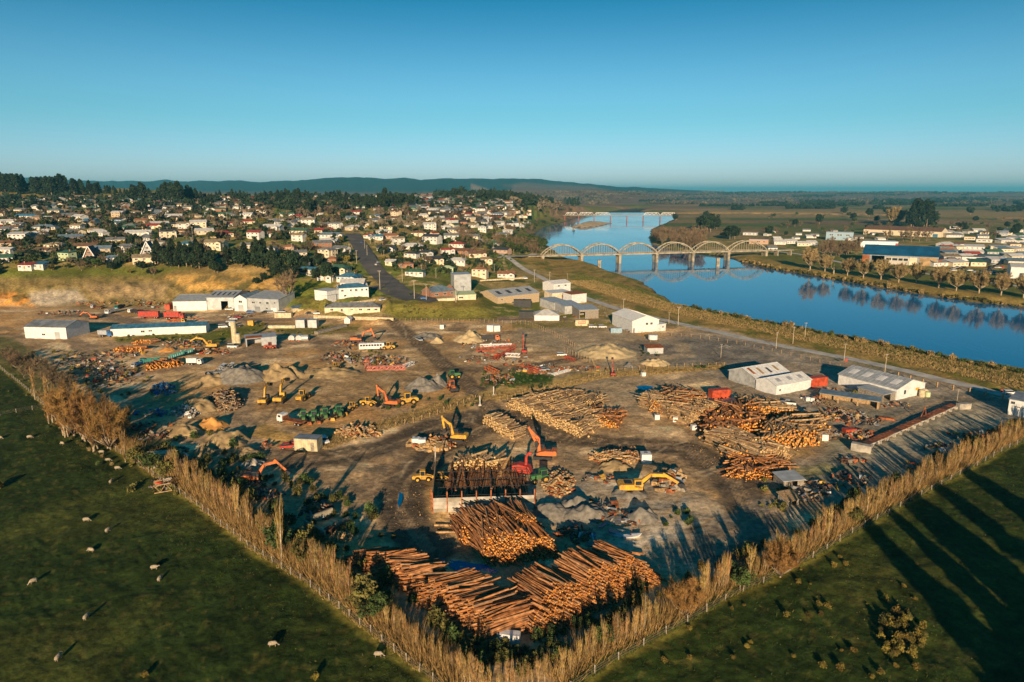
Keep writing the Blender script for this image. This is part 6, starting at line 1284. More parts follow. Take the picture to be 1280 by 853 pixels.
# chipper
put('wood_chipper',[P('body',MB().prism([(-2.2,.9),(2.2,.9),(2.2,2.4),(.8,2.8),(-1.6,2.4)],-1,1),'paint_red'),P('spout',MB().tube([(-.8,0,2.6),(-.9,0,4.6),(-1.5,0,5.4),(-2.2,0,5.3)],[.35,.32,.3,.28],8),'paint_red'),P('infeed_table',MB().box(3,0,1.3,1.8,1.8,.2),'steel_dark')]+[wheel(x,y,.5,.5,.3) for x in (-.6,.6) for y in (-1.1,1.1)],'red wood chipper with curved spout between excavator and tractor','wood chipper',G(653,594),R(165),1.2)
v0 = G(653,594)+Vector((-3.0*1.0,1,5.8)); v1 = G(624,603)+Vector((0,0,1.0)); rng = np.random.default_rng(5)
t = rng.random((4500,1))**.8; p = np.array(v0)*(1-t)+np.array(v1)*t+np.array([0,0,1.0])*(t*(1-t)*2)+rv(4500)*(.08+.75*t)*rng.random((4500,1)); a = rv(4500)*.06; b2 = np.cross(a,rv(4500)); b2 *= .06/np.linalg.norm(b2,axis=1,keepdims=True)
single('wood_chips', tris_mesh('wood_chips',np.stack([p-a,p+a,p+b2],1)), 'woodchip','pale spray of wood chips blown from the red chipper','wood chips',kind='stuff')
# timber bunker
A_ = G(541,641); B_ = G(668,637); ang = math.atan2(B_.y-A_.y,B_.x-A_.x); w_ = (B_-A_).xy.length; bl = []
nb = 8
for i in range(nb-1):
    for k in range(4): bl.append(P('concrete_panel',MB().box(w_*(i+.5)/(nb-1),0,.5+k*.92,w_/(nb-1)-.3,.22,.89),'concrete' if (i*7+k*3)%4 else 'old_concrete'))
for i in range(nb): bl.append(P('steel_post',MB().box(w_*i/(nb-1),-.05,2.7,.28,.4,5.4),'rust'))
dpt = 26
for k in range(4): bl.append(P('concrete_panel',MB().box(-.1,dpt/2,.5+k*.92,.22,dpt-.6,.89),'timber'))
bl.append(P('steel_post',MB().box(-.25,dpt,3.4,.3,.35,6.8),'concrete')); bl.append(P('steel_post',MB().box(-.25,.4,2.9,.3,.3,5.8),'rust'))
mb = MB()
for i in range(8): mb.beam((w_*(i+.4)/7.5,.6,3.4),(w_*(i+.4)/7.5,18,3.0),.12)
for i in range(4): mb.beam((.5,2+i*5,3.3-.1*i),(w_-.5,2+i*5,3.3-.1*i),.12)
bl.append(P('mesh_frame',mb,'steel_dark'))
put('bunker',bl,'open concrete bunker with rusty posts holding stacked timber','bunker',(A_.x,A_.y,A_.z),ang)
# ------------------------------------------------------------ logs
def log_mats():
    m, t, b = nodes_mat('bark'); N = t.nodes; L = t.links
    def common(t, rampcols, sc):
        oi = N.new('ShaderNodeObjectInfo'); at = N.new('ShaderNodeAttribute'); at.attribute_name = 'tone'; ad = N.new('ShaderNodeMath'); ad.operation = 'ADD'; L.new(oi.outputs['Random'],ad.inputs[0]); L.new(at.outputs['Fac'],ad.inputs[1])
        fr = N.new('ShaderNodeMath'); fr.operation = 'FRACT'; L.new(ad.outputs[0],fr.inputs[0]); rp = N.new('ShaderNodeValToRGB')
        while len(rp.color_ramp.elements) < len(rampcols): rp.color_ramp.elements.new(.5)
        for i,c in enumerate(rampcols): rp.color_ramp.elements[i].position = i/(len(rampcols)-1); rp.color_ramp.elements[i].color = (*c,1)
        L.new(fr.outputs[0],rp.inputs[0]); ge = N.new('ShaderNodeNewGeometry'); no = N.new('ShaderNodeTexNoise'); no.inputs['Scale'].default_value = sc; no.inputs['Detail'].default_value = 3; L.new(ge.outputs['Position'],no.inputs['Vector'])
        mr = N.new('ShaderNodeMapRange'); mr.inputs[1].default_value=.3; mr.inputs[2].default_value=.7; mr.inputs[3].default_value=.5; mr.inputs[4].default_value=1.35; L.new(no.outputs['Fac'],mr.inputs[0])
        vm = N.new('ShaderNodeVectorMath'); vm.operation='SCALE'; L.new(rp.outputs[0],vm.inputs[0]); L.new(mr.outputs[0],vm.inputs['Scale']); L.new(vm.outputs[0],b.inputs['Base Color']); b.inputs['Roughness'].default_value=.85; b.inputs['Specular IOR Level'].default_value=.15
    common(t, [(.14,.06,.025),(.30,.12,.04),(.42,.19,.075),(.19,.09,.045),(.46,.23,.10),(.24,.15,.09)], 1.1); M['bark'] = m
    m, t, b = nodes_mat('cut_end'); N = t.nodes; L = t.links; common(t, [(.55,.20,.03),(.66,.33,.07),(.48,.15,.02),(.70,.42,.14)], 2); M['cut_end'] = m
    m, t, b = nodes_mat('pale_bark'); N = t.nodes; L = t.links; common(t, [(.30,.19,.10),(.42,.29,.15),(.22,.13,.07),(.48,.34,.18),(.33,.24,.16)], 1.2); M['pale_bark'] = m
    m, t, b = nodes_mat('pale_end'); N = t.nodes; L = t.links; common(t, [(.52,.34,.14),(.60,.44,.22),(.46,.26,.09)], 2); M['pale_end'] = m
log_mats()
LOGM = []
for k in range(4):
    n = 8; V = []; r_ = random.Random(k)
    for xi,x in enumerate((-.5,-.17,.17,.5)):
        for i in range(n): a = 2*math.pi*i/n; rr = (1-.1*(x+.5))*r_.uniform(.9,1.08); V.append((x,math.cos(a)*rr+.12*math.sin(x*3+k)*0,math.sin(a)*rr))
    Fs = [(j*n+i,j*n+(i+1)%n,(j+1)*n+(i+1)%n,(j+1)*n+i) for j in range(3) for i in range(n)]; mb = MB(); mb.add(V,Fs,0); mb.F += [tuple(range(n-1,-1,-1)),tuple(range(3*n,4*n))]; mb.mi += [1,1]; LOGM.append(mb.mesh('log'))
single_logs = 0
def add_log(mb_, tone, c, d, L_, r, nn=6):
    n0 = len(mb_.F); mb_.cur = 0; mb_.cyl(c-d*L_/2, c+d*L_/2, r*1.05, r*.9, nn, capmi=1); tone.extend([random.random()]*(len(mb_.F)-n0))
def finish_stuff(name, mb_, tone, mats_, label, cat='logs', kind='stuff'):
    me = mb_.mesh(name); at = me.attributes.new('tone','FLOAT','FACE'); at.data.foreach_set('value', np.array(tone,dtype=np.float32)); return single(name, me, mats_, label, cat, kind=kind)
def log_pile(label, A, B, L_, head, Hh, r=(.15,.27), nrows=1, indiv=0, mats_=('bark','cut_end'), jit=4, group=None, step=.45, env=None, slope=None, rowgap=None):
    """logs stacked in courses; A-B is the ground line of their front ends, head the world heading from front to back"""
    global single_logs
    a = G(*A); b_ = G(*B); al = (b_-a); W = al.xy.length; al = Vector((al.x,al.y,0)).normalized(); u = Vector((math.cos(R(head)),math.sin(R(head)),0)); sn = abs(al.cross(u).z); rm = sum(r)/2; dx = 2.02*rm/max(sn,.3)
    seed = random.uniform(0,99); mb_ = MB(); tone = []; tops = []
    for row in range(nrows):
        ro = row*(rowgap or L_*.96); layers = int(Hh/(1.72*rm)); n = int(W/dx)
        for k in range(layers):
            for i in range(n):
                t = (i+.5*(k%2))/n; e = min(1,t/.10,(1-t)/.10)**.7 if env is None else env(t); hp = Hh*e*(.72+.55*float(vnoise(np.array(t*W/5+seed+row*7),np.array(row*3.),3)))
                z = rm+k*1.72*rm
                if z > hp: continue
                rr = random.uniform(*r); c = a+al*(t*W)+u*(ro+L_/2+k*step*rm*2+random.gauss(0,.45)); L2 = L_*random.uniform(.86,1.1)
                top = z+3.6*rm > hp; jj = jit*(1.8 if top else .7); yaw = R(head+random.gauss(0,jj)); pt = R(random.gauss(0,1.2 if not top else 2.8)); d = Vector((math.cos(yaw)*math.cos(pt),math.sin(yaw)*math.cos(pt),math.sin(pt)))
                zz = ZG(c.x,c.y)+z+random.uniform(-.05,.1); tops.append((top,k,Vector((c.x,c.y,zz)),d,L2,rr,row,random.random()))
        for i in range(int(n*.22)):      # loose logs lying askew on top
            t = random.uniform(.08,.92); hp = Hh*(.72+.55*float(vnoise(np.array(t*W/5+seed+row*7),np.array(row*3.),3)))*(min(1,t/.10,(1-t)/.10)**.7 if env is None else env(t)); c = a+al*(t*W)+u*(ro+L_/2+hp*step*.8+random.gauss(0,1.2)); yaw = R(head+random.gauss(0,jit*3.5)); pt = R(random.gauss(0,4)); d = Vector((math.cos(yaw)*math.cos(pt),math.sin(yaw)*math.cos(pt),math.sin(pt)))
            tops.append((True,9,Vector((c.x,c.y,ZG(c.x,c.y)+hp+random.uniform(0,.3))),d,L_*random.uniform(.8,1.15),random.uniform(*r),row,random.random()*.5))
    cand = sorted([i for i,q in enumerate(tops) if q[0]], key=lambda i: (tops[i][2].y-tops[i][2].z*3)+tops[i][7]*6)[:indiv]; cs = set(cand)
    for i,(top,k,c,d,L2,rr,row,_) in enumerate(tops):
        if i in cs:
            o = link(bpy.data.objects.new('log', LOGM[i%4])); o.location = c; o.rotation_euler = d.to_track_quat('X','Z').to_euler(); o.scale = (L2,rr*1.04,rr*1.04)
            while len(o.data.materials) < 2: o.data.materials.append(None)
            for s_ in (0,1): o.material_slots[s_].link='OBJECT'; o.material_slots[s_].material = M[mats_[s_]]
            setup(o, 'orange brown log on top of '+label, 'log', 'logs on '+label); single_logs += 1
        else: add_log(mb_,tone,c,d,L2,rr)
    finish_stuff('log_stack', mb_, tone, list(mats_), 'mass of orange brown logs in '+label)
ENV = lambda t: min(1,t/.16,(1-t)/.16)**.8
log_pile('the long stack down the left hedge', (424,702),(505,742), 7.8, 16, 3.5, (.13,.2), indiv=50, jit=3, step=.8, env=ENV)
log_pile('the left stack of the front V', (508,746),(604,812), 8.2, 27, 4.2, (.13,.2), indiv=80, jit=2.2, step=.8, env=ENV)
log_pile('the right stack of the front V', (674,803),(832,727), 7.8, 132, 4.9, (.13,.2), indiv=90, jit=2.2, step=1.1, env=ENV)
log_pile('the tall heap before the bunker', (606,708),(704,698), 8.5, 113, 4.4, (.13,.2), nrows=2, indiv=70, jit=4, rowgap=7, step=1.0)
log_pile('the left wing of the bunker heap', (576,682),(640,678), 8, 110, 3.6, (.13,.2), nrows=1, jit=4, step=.9)
# loose beams under bunker
PB = ('pale_bark','pale_end')
log_pile('the pale stack in the middle of the yard', (632,508),(728,549), 6, 52, 3.0, (.2,.34), 3, 10, PB, 7, rowgap=6.4)
log_pile('the right end of the middle stack', (720,530),(772,536), 7, 70, 2.4, (.16,.26), 2, 0, ('bark','cut_end'), 12)
log_pile('the greyish back rows of the middle stack', (668,508),(745,512), 7, 68, 2.6, (.14,.24), 2, 0, PB, 10)
log_pile('the short pale stack left of the middle stack', (602,527),(642,552), 6, 48, 2.4, (.2,.34), 1, 0, PB, 6)
log_pile('the left orange rows of the right log field', (812,514),(864,530), 8, 62, 3.8, (.14,.24), 3, 0, ('bark','cut_end'), 14)
log_pile('the grey topped rows of the right log field', (864,536),(905,520), 9, 118, 4.0, (.14,.24), 3, 0, PB, 10)
log_pile('the dark orange rows of the right log field', (882,552),(960,545), 8, 80, 4.2, (.2,.34), 3, 0, ('bark','cut_end'), 14)
log_pile('the back corner of the right log field', (940,522),(1000,528), 8, 95, 3.8, (.2,.32), 2, 0, ('pale_bark','cut_end'), 14)
log_pile('the big mixed rows of the right log field', (940,566),(1025,556), 8, 60, 4.5, (.2,.34), 3, 0, ('pale_bark','cut_end'), 12, rowgap=7)
log_pile('the bright cut stack at the foot of the right field', (955,582),(990,572), 7, 125, 4.0, (.2,.34), 3, 0, PB, 8)
log_pile('the small stack at the left foot of the right field', (910,578),(936,580), 6, 90, 3.2, (.2,.34), 2, 0, ('pale_bark','cut_end'), 12)
log_pile('the loose orange heap at the foot of the right field', (905,598),(975,600), 7, 60, 2.2, (.14,.24), 2, 0, ('bark','cut_end'), 30)
log_pile('the orange cut stack below the long building', (140,441),(178,440), 5, 60, 2.6, (.3,.5), 1, 0, ('bark','cut_end'), 8); log_pile('the second cut stack below the long building', (163,432),(190,430), 5, 60, 2.6, (.3,.5), 1, 0, ('bark','cut_end'), 8)
log_pile('the leaning posts behind the white van', (183,464),(226,458), 7, 120, 2.6, (.2,.32), 1, 0, ('bark','cut_end'), 10); log_pile('the timber inside the back of the bunker', (563,592),(632,590), 6, 90, 3.2, (.2,.36), 1, 0, PB, 12)
log_pile('the dark timber lying in the bunker', (548,628),(660,625), 20, 89, 1.6, (.2,.3), 1, 0, ('bark','bark'), 2)
# jumbles of short timber, scrap, rubble: each heap one mass
def jumble(name, label, cx, cy, wpx, hpx, n, kinds, size=(.3,1.6), hh=1.5, cat='scrap heap', thin=.25, piece='box'):
    groups = {}; n = int(n*(.55 if name=='scrap_heap' else 1)); size = (size[0],size[1]*(.8 if name=='scrap_heap' else 1))
    for i in range(n):
        a = random.uniform(0,6.28); q = random.random()**.6; v = G(cx+math.cos(a)*q*wpx/2, cy+math.sin(a)*q*hpx/2); z = hh*(1-q*q)*random.random()
        m_ = random.choice(kinds); s1 = random.uniform(*size); mb_ = groups.setdefault(m_,MB()); rz_,ry_ = random.uniform(0,3.14), random.gauss(0,.35)
        if piece == 'log' or (piece=='mix' and random.random()<.5):
            d = Vector((math.cos(rz_),math.sin(rz_),math.sin(ry_))).normalized()*s1/2; c = v+Vector((0,0,z+.15)); mb_.cyl(c-d,c+d,thin*s1*.35+.05,None,6)
        else: mb_.box(v.x,v.y,v.z+z+.1,s1,s1*random.uniform(.25,.8),s1*thin*random.uniform(.5,1.8),rz_,ry_,random.gauss(0,.3))
    allb = MB(); ks = list(groups)
    for i,k in enumerate(ks): allb.add(groups[k].V,groups[k].F,i)
    single(name, allb, ks, label, cat, kind='stuff')
W_ = ['timber','pale_bark_f','woodchip','rust','trunk']; dm('pale_bark_f',(.42,.27,.13),.85,.4,1.5,coord='World'); SC = ['rust','rust_dark','steel_dark','scrap','rust_dark','container_red','iron_grey','timber_grey','timber_grey','trunk','steel_dark','rust_dark','scrap','rust','timber','rust_dark','scrap','iron_grey','rust','gravel_grey','soil_tan','rust_dark','paint_white','scrap','trunk','paint_yellow','rust','concrete_dark']
jumble('timber_heap','brush and short timber heaped left of the big white block',772,573,66,16,420,W_,(.6,3),2.2,'timber heap',.2,'log')
jumble('timber_heap','firewood tipped beside the concrete block walls',424,672,34,12,260,['woodchip','pale_bark_f','timber'],(.4,.9),1.2,'firewood',.4)
jumble('timber_heap','short logs heaped by the track right of the tractors',448,541,52,16,150,W_,(.8,3.2),1.6,'timber heap',.35,'log')
jumble('timber_heap','logs and blocks in the ring below the yellow excavator',540,556,60,18,150,W_,(.8,3),1.0,'timber heap',.3,'mix')
jumble('timber_heap','rough logs at the right of the green tractor',698,606,36,30,260,W_,(.8,2.8),1.8,'timber heap',.35,'log')
jumble('timber_heap','timber blocks and crates behind the yellow long boom',838,603,34,30,120,['timber','timber_grey','rust','pale_bark_f','iron_light'],(.8,3),2.0,'timber heap',.35)
jumble('brush_heap','dark stump heap beside the orange dirt mounds',282,502,44,26,520,['trunk','rust_dark','timber','scrap','pale_bark_f'],(.6,2.6),3.4,'stump heap',.3,'log')
jumble('rubble_heap','white rubble spilling over the dirt mound',232,515,40,16,240,['rubble','concrete','paint_white','timber_grey'],(.3,1.6),1.6,'rubble',.5)
jumble('scrap_heap','blue drums and crates heaped in the scrap field',205,488,32,14,200,['blue_plastic','blue_plastic','paint_blue','iron_grey','paint_black'],(.6,1.6),2.6,'drum heap',.7)
jumble('scrap_heap','blue scrap along the shaded lower left of the yard',190,518,50,10,70,['blue_plastic','iron_grey','scrap','paint_blue'],(.6,1.8),.8,thin=.4)
for i,(x,y,w,h,n,hh) in enumerate(((130,468,90,34,420,1.5),(95,452,60,20,160,1.2),(150,445,70,14,120,.8),(190,540,70,24,150,1.0),(215,570,60,26,140,1.2),(205,605,40,16,90,1.0),(425,448,54,16,220,1.8),(470,452,90,14,260,1.4),(440,432,50,12,120,1.6),(230,430,60,10,160,1.4),(260,440,70,8,160,1.0),(620,448,90,20,180,1.0),(600,432,60,10,60,.8),(625,475,46,14,150,1.5),(660,463,50,14,110,1.4),(720,462,80,8,120,.8),(690,462,40,14,90,1.2),(630,428,40,6,40,.6),(300,395,60,6,60,.8),(190,382,40,8,110,1.2),(80,392,70,6,120,.9),(120,380,60,5,100,1.0),(175,377,40,5,60,1.0),(230,398,60,5,60,.8),(335,558,26,12,30,.8),(740,395,60,8,60,.8),(700,398,24,10,30,.6),(785,415,16,3,14,1.2))):
    jumble('scrap_heap','%s scrap and parts strewn over the dirt, heap %s'%(('rusty','mixed','dark','reddish')[i%4],('beside the hedge','in the field','by the track','near the machines')[(i//4)%4]),x,y,w,h,n,SC,(.35,2.6),hh,thin=.35,piece='mix')
for i,(x,y,w,h,n,hh) in enumerate(((1020,500,36,12,90,1.2),(1050,520,66,16,240,1.0),(1080,528,50,10,110,.9),(1075,545,40,14,150,1.4),(1040,545,44,12,80,.8),(1065,577,36,8,50,.6),(1120,507,40,8,40,.5),(1180,560,60,10,50,.6),(1150,585,60,14,60,.8),(1215,545,60,10,70,.8),(1010,615,60,30,120,.9),(1060,600,60,30,60,.5),(750,640,60,26,120,1.2),(720,668,50,20,80,.9),(790,650,30,16,50,.6),(370,670,24,20,60,.8),(395,640,40,26,160,1.4),(300,600,60,24,140,.9),(330,620,50,20,90,.7),(1000,480,26,6,20,.8),(1035,490,30,8,70,1.0),(750,600,60,8,50,.9))):
    jumble('scrap_heap','%s scrap lying %s'%(('rust red','grey','mixed pale','brown')[i%4],('among the timber racks','beside the weighbridge','near the right hedge','in the lower yard','behind the front stacks','on the open ground')[i//4]),x,y,w,h,n,SC+['rust','timber','rust','timber_grey','concrete_dark'],(.35,2.8),hh,thin=.3,piece='mix')
# mounds
def mound(x,y,wpx,hm,m,label,dep=1.0,peaks=1,cat='mound',sharp=1.0,seed=0):
    if 'dirt' in label or 'clay' in label: wpx *= 1.2; peaks += 2
    v = G(x,y); w = wpx*mpp(v); N_ = 40; gx = np.linspace(-.62,.62,N_); X,Y = np.meshgrid(gx,gx); wx = v.x+X*w; d_ = w*dep; wy = v.y+d_/2+Y*d_
    rr = np.hypot(X,Y)*2; r2 = random.Random(seed); hgt_ = np.clip(1-rr**sharp,0,1)
    for k in range(peaks-1):
        ox,oy,s = r2.uniform(-.3,.3),r2.uniform(-.2,.3),r2.uniform(.4,.75); hgt_ = np.maximum(hgt_, s*1.15*np.clip(1-np.hypot(X-ox,Y-oy)/(s*.42),0,1))
    nz = fbm(wx/2.2,wy/2.2,seed+9); base = np.array([[ZG(a,b) for a,b in zip(ra,rb_)] for ra,rb_ in zip(wx,wy)])
    edge = np.maximum(np.abs(X),np.abs(Y)) > .58
    Z = base+hm*hgt_*(.55+.95*nz)+(fbm(wx/1.6,wy/1.6,seed+3)-.45)*1.3*np.clip(hgt_*4,0,1)-.25; Z[edge] = base[edge]-.8
    single('mound', grid_mesh('mound',wx,wy,Z), m, label, cat)
mound(586,430,46,5.2,'sand','pale sand cone beside the truck with orange cab',1,1,'sand pile',seed=1); mound(545,430,20,2.6,'sand','small sand cone left of the bigger one',1,1,'sand pile',seed=2); mound(532,425,44,2.6,'gravel_grey','low dark gravel pile behind the silver car',.8,1,'gravel pile',seed=3)
mound(527,491,54,4.8,'gravel_grey','grey gravel pile behind the big yellow loader',.8,1,'gravel pile',seed=4); mound(545,485,30,4.6,'gravel_grey','lighter grey gravel pile beside the first',.8,1,'gravel pile',seed=5)
mound(762,450,84,3.6,'sand','wide pale sand heap below the white gabled workshop',.9,1,'sand pile',seed=6,sharp=1.6); mound(822,459,42,2.6,'sand','small pale sand heap near the mid yard fence',.8,1,'sand pile',seed=7,sharp=1.3); mound(789,460,22,2.2,'gravel_grey','small grey gravel pile left of the pale sand heap',.8,1,'gravel pile',seed=8)
mound(339,478,52,6.0,'soil_tan','tall tan dirt pile behind the yellow excavators',.8,2,'dirt pile',seed=9,sharp=.9); mound(360,474,36,4.0,'soil_tan','lower tan dirt pile to the right of the tall one',.8,1,'dirt pile',seed=10)
mound(288,482,84,5.5,'gravel_grey','broad mound covered in grey sheets and tyres',.7,3,'mound',seed=11,sharp=1.5); mound(255,484,50,3.4,'soil_tan','tan dirt skirt on the left of the grey covered mound',.8,2,'dirt pile',seed=12,sharp=1.4)
mound(240,518,50,4.6,'soil_tan','yellow brown dirt pile topped with white rubble',.8,2,'dirt pile',seed=13); mound(256,540,40,3.8,'sand_orange','bright orange clay pile at left of the yard',.8,1,'clay pile',seed=14); mound(270,562,52,4.0,'soil_tan','smooth brown dirt pile below the orange clay',.8,2,'dirt pile',seed=15,sharp=1.3); mound(245,575,40,2.6,'soil_tan','brown dirt pile by the caravan body',.8,2,'dirt pile',seed=16)
mound(204,441,24,2.2,'sand_orange','small orange sawdust cone by the yellow excavator',.8,1,'sawdust pile',seed=17); mound(735,655,70,2.8,'gravel_grey','low grey gravel ridge left of the long yellow boom',.7,3,'gravel pile',seed=18,sharp=1.4); mound(722,640,50,3.6,'gravel_grey','grey gravel peak behind the low ridge',.7,2,'gravel pile',seed=19); mound(805,657,46,3.2,'gravel_grey','grey gravel pile in front of the long yellow excavator',.8,2,'gravel pile',seed=20,sharp=1.2)
mound(790,625,50,1.6,'gravel_grey','flat grey pad the yellow excavator works on',.7,2,'gravel pile',seed=21,sharp=2); mound(310,586,40,1.6,'rubble','broken concrete tip above the orange excavator',.8,2,'rubble pile',seed=22); mound(910,436,30,.9,'gravel_grey','low gravel patch near the leaning pole',.8,1,'gravel pile',seed=23); mound(770,592,40,2.2,'soil_tan','orange brown dirt bank behind the grey heaps',.8,2,'dirt pile',seed=24)
jumble('sheet_cover','grey sheets and tyres laid over the broad mound',288,470,60,14,220,['iron_light','iron_grey','concrete','steel_dark','tyre'],(1,3.2),5.0,'sheets',.06)
mound(405,474,80,2.6,'soil_tan','long low tan dirt bank behind the row of yellow loaders',.5,3,'dirt pile',seed=31,sharp=1.6); mound(300,470,40,3,'soil_tan','tan dirt bank between the grey mound and the tall pile',.7,2,'dirt pile',seed=32,sharp=1.4); mound(222,548,44,3,'soil_tan','rough dirt bank left of the orange clay',.7,3,'dirt pile',seed=33,sharp=1.4); mound(300,575,50,2.2,'soil_tan','rough dirt bank above the orange excavator',.6,3,'dirt pile',seed=34,sharp=1.6); mound(690,650,60,2,'gravel_grey','grey spoil bank right of the tall heap',.7,3,'gravel pile',seed=35,sharp=1.5)
# steel: trusses, frames, weighbridge, concrete walls
def truss(A,B,h,wd,col,label,name='steel_truss'):
    a = G(*A); b_ = G(*B); L_ = (b_-a).length; mb = MB()
    for y in (-wd/2,wd/2):
        for z in (.2,h): mb.beam((0,y,z),(L_,y,z),.22)
        n = max(3,int(L_/h)); 
        for i in range(n): mb.beam((L_*i/n,y,.2 if i%2 else h),(L_*(i+1)/n,y,h if i%2 else .2),.14)
    for i in range(int(L_/2)+1): mb.beam((i*2,-wd/2,h),(i*2,wd/2,h),.12)
    single(name,mb,col,label,'truss',loc=a,rz=math.atan2(b_.y-a.y,b_.x-a.x))
truss((459,463),(507,462),1.6,1.8,'paint_pink','long faded red truss lying at the front of the scrap row'); truss((457,463),(461,457),4,1.2,'paint_pink','upright pink end frame of the long truss'); truss((505,460),(517,456),1.4,1.4,'paint_white','white and blue jib end right of the faded red truss')
truss((595,440),(645,436),1.8,1.6,'container_red','rusty red girder in the steel stack, rearmost'); truss((617,452),(641,440),1.8,1.6,'container_red','rusty red girder slanting across the steel stack'); truss((600,434),(640,433),1.2,1.2,'paint_white','white girder behind the rusty red ones'); truss((604,455),(630,452),.9,2,'timber_grey','pale beams in front of the steel stack')
truss((632,446),(650,447),1.6,1.4,'paint_white','red and white lattice piece at the right of the steel stack'); truss((656,463),(675,468),1.8,2.2,'container_red','orange car chassis frame at the left of the junk row'); truss((706,448),(718,452),1.2,1.6,'container_red','orange frame by the wire fence'); truss((608,462),(622,468),1.5,2,'paint_orange','orange implements frame on the green weeds'); truss((690,470),(712,464),.8,1.2,'paint_white','white boat shaped beam by the mid yard fence')
truss((1028,505),(1068,520),1.3,1.6,'timber','timber rack frame under the blue roof edge'); truss((193,615),(215,612),2.2,3,'timber','open timber crate trailer in the left scrap','crate_trailer')
a = G(1084,561); b_ = G(1197,510); L_ = (b_-a).length; wp = []
for i in range(14): wp.append(P('deck_plate',MB().box(L_*(i+.5)/14,1.2,.95,L_/14-.12,2.1+.3*(i%3),.12,0,random.gauss(0,.02)),'rust' if i%4 else 'rust_dark'))
for i in range(14): wp.append(P('footing',MB().box(L_*(i+.5)/14,-.3,.4,.7,.8,.9),'concrete'))
wp.append(P('side_beam',MB().box(L_/2,-.02,.75,L_,.25,.45),'concrete')); wp.append(P('back_beam',MB().box(L_/2,2.5,.75,L_,.25,.4),'rust_dark'))
wp.append(P('lattice_post',MB().beam((L_*.62,2,1),(L_*.66,2,4),.2).beam((L_*.68,2,1),(L_*.66,2,4),.2),'rust')); put('weighbridge',wp,'long rusty steel weighbridge between two concrete blocks','weighbridge',a,math.atan2(b_.y-a.y,b_.x-a.x))
mb = MB(); mb.box(0,0,.3,6,2.6,.6,top=.7); single('steel_ramp',mb,'rust','brown steel ramp beside the timber racks','ramp',loc=G(1107,524),rz=-.4)
def wallseg(A,B,h,label,m='old_concrete',t=.5):
    a = G(*A); b_ = G(*B); L_ = (b_-a).xy.length; n = max(1,int(L_/2.4)); ps = [P('concrete_panel',MB().box(L_*(i+.5)/n,0,h/2,L_/n-.06,t,h-random.uniform(0,.12)),m) for i in range(n)]
    put('concrete_wall',ps,label,'wall',a,math.atan2(b_.y-a.y,b_.x-a.x))
wallseg((381,660),(407,675),2.0,'concrete block wall left of the rusty trough'); wallseg((388,655),(416,645),1.9,'mossy concrete wall behind the tipped firewood'); wallseg((420,664),(437,656),2.0,'leaning concrete wall piece at the right of the rusty trough'); wallseg((392,398.5),(492,401),2.1,'cream retaining fence below the long cream terrace building','fence_cream',.2); wallseg((372,390),(440,380),1.6,'cream retaining fence climbing beside the slanted carport','fence_cream',.2)
wallseg((436,381),(470,375),1.4,'cream fence rising behind the long cream building','fence_cream',.2); wallseg((600,344+8),(655,357),1.2,'low cream wall below the road above the factory','fence_cream',.2); wallseg((395,418),(432,408),1.5,'stacked pale timber and concrete strips under the terrace','timber_grey',2.5)
mb = MB()
for i in range(6): mb.box(0,i*.35,.9,2.2,.2,1.8,0,0,.2)
single('steel_trough',mb,'rust_dark','dark ribbed steel trough between the concrete walls','trough',loc=G(411,671),rz=-.4)
# green tipping bodies on ground
for i,(x,y,hd_,l) in enumerate(((221,449,25,'green dump body tilted up behind the logs and van'),(232,446,20,'second green dump body leaning by the white van'))):
    put('dump_body',[P('floor',MB().box(0,0,1.6,7,2.4,.15,0,-.25),'paint_teal'),P('side',MB().box(0,-1.2,2.1,7,.12,1.1,0,-.25),'paint_teal'),P('side',MB().box(0,1.2,2.1,7,.12,1.1,0,-.25),'paint_teal'),P('rib',(lambda m:([m.box(-3+k*.9,-1.32,2.1+(-3+k*.9)*.25,.12,.14,1.1) for k in range(7)],m)[1])(MB()),'paint_white')],l,'dump body',G(x,y),R(hd_))
put('dump_body',[P('floor',MB().box(0,0,.9,8,2.4,.3),'rust'),P('side',MB().box(0,-1.25,1.2,8.2,.12,.8),'iron_light'),P('side',MB().box(0,1.25,1.2,8.2,.12,.8),'iron_light'),P('tail_gate',MB().box(-4.1,0,1.2,.12,2.5,.9),'iron_light')],'rusty brown trailer deck with pale sides in the left scrap','trailer',G(214,585),R(16))
put('boat',[P('hull',MB().add([(-2,-.7,.5),(-2,.7,.5),(1,.8,.6),(2.6,0,.8),(1,-.8,.6),(-1.8,-.4,0),(-1.8,.4,0),(1,.4,0),(2,0,.1),(1,-.4,0)],[(0,1,2,3,4),(9,8,7,6,5),(0,5,6,1),(1,6,7,2),(2,7,8,3),(3,8,9,4),(4,9,5,0)]),'paint_white'),P('mast',MB().cyl((0,0,.5),(.1,0,3),.08,.05,6),'rust')],'small white dinghy with a red mast beside the grey heap','boat',G(789,672),.2,1.0)
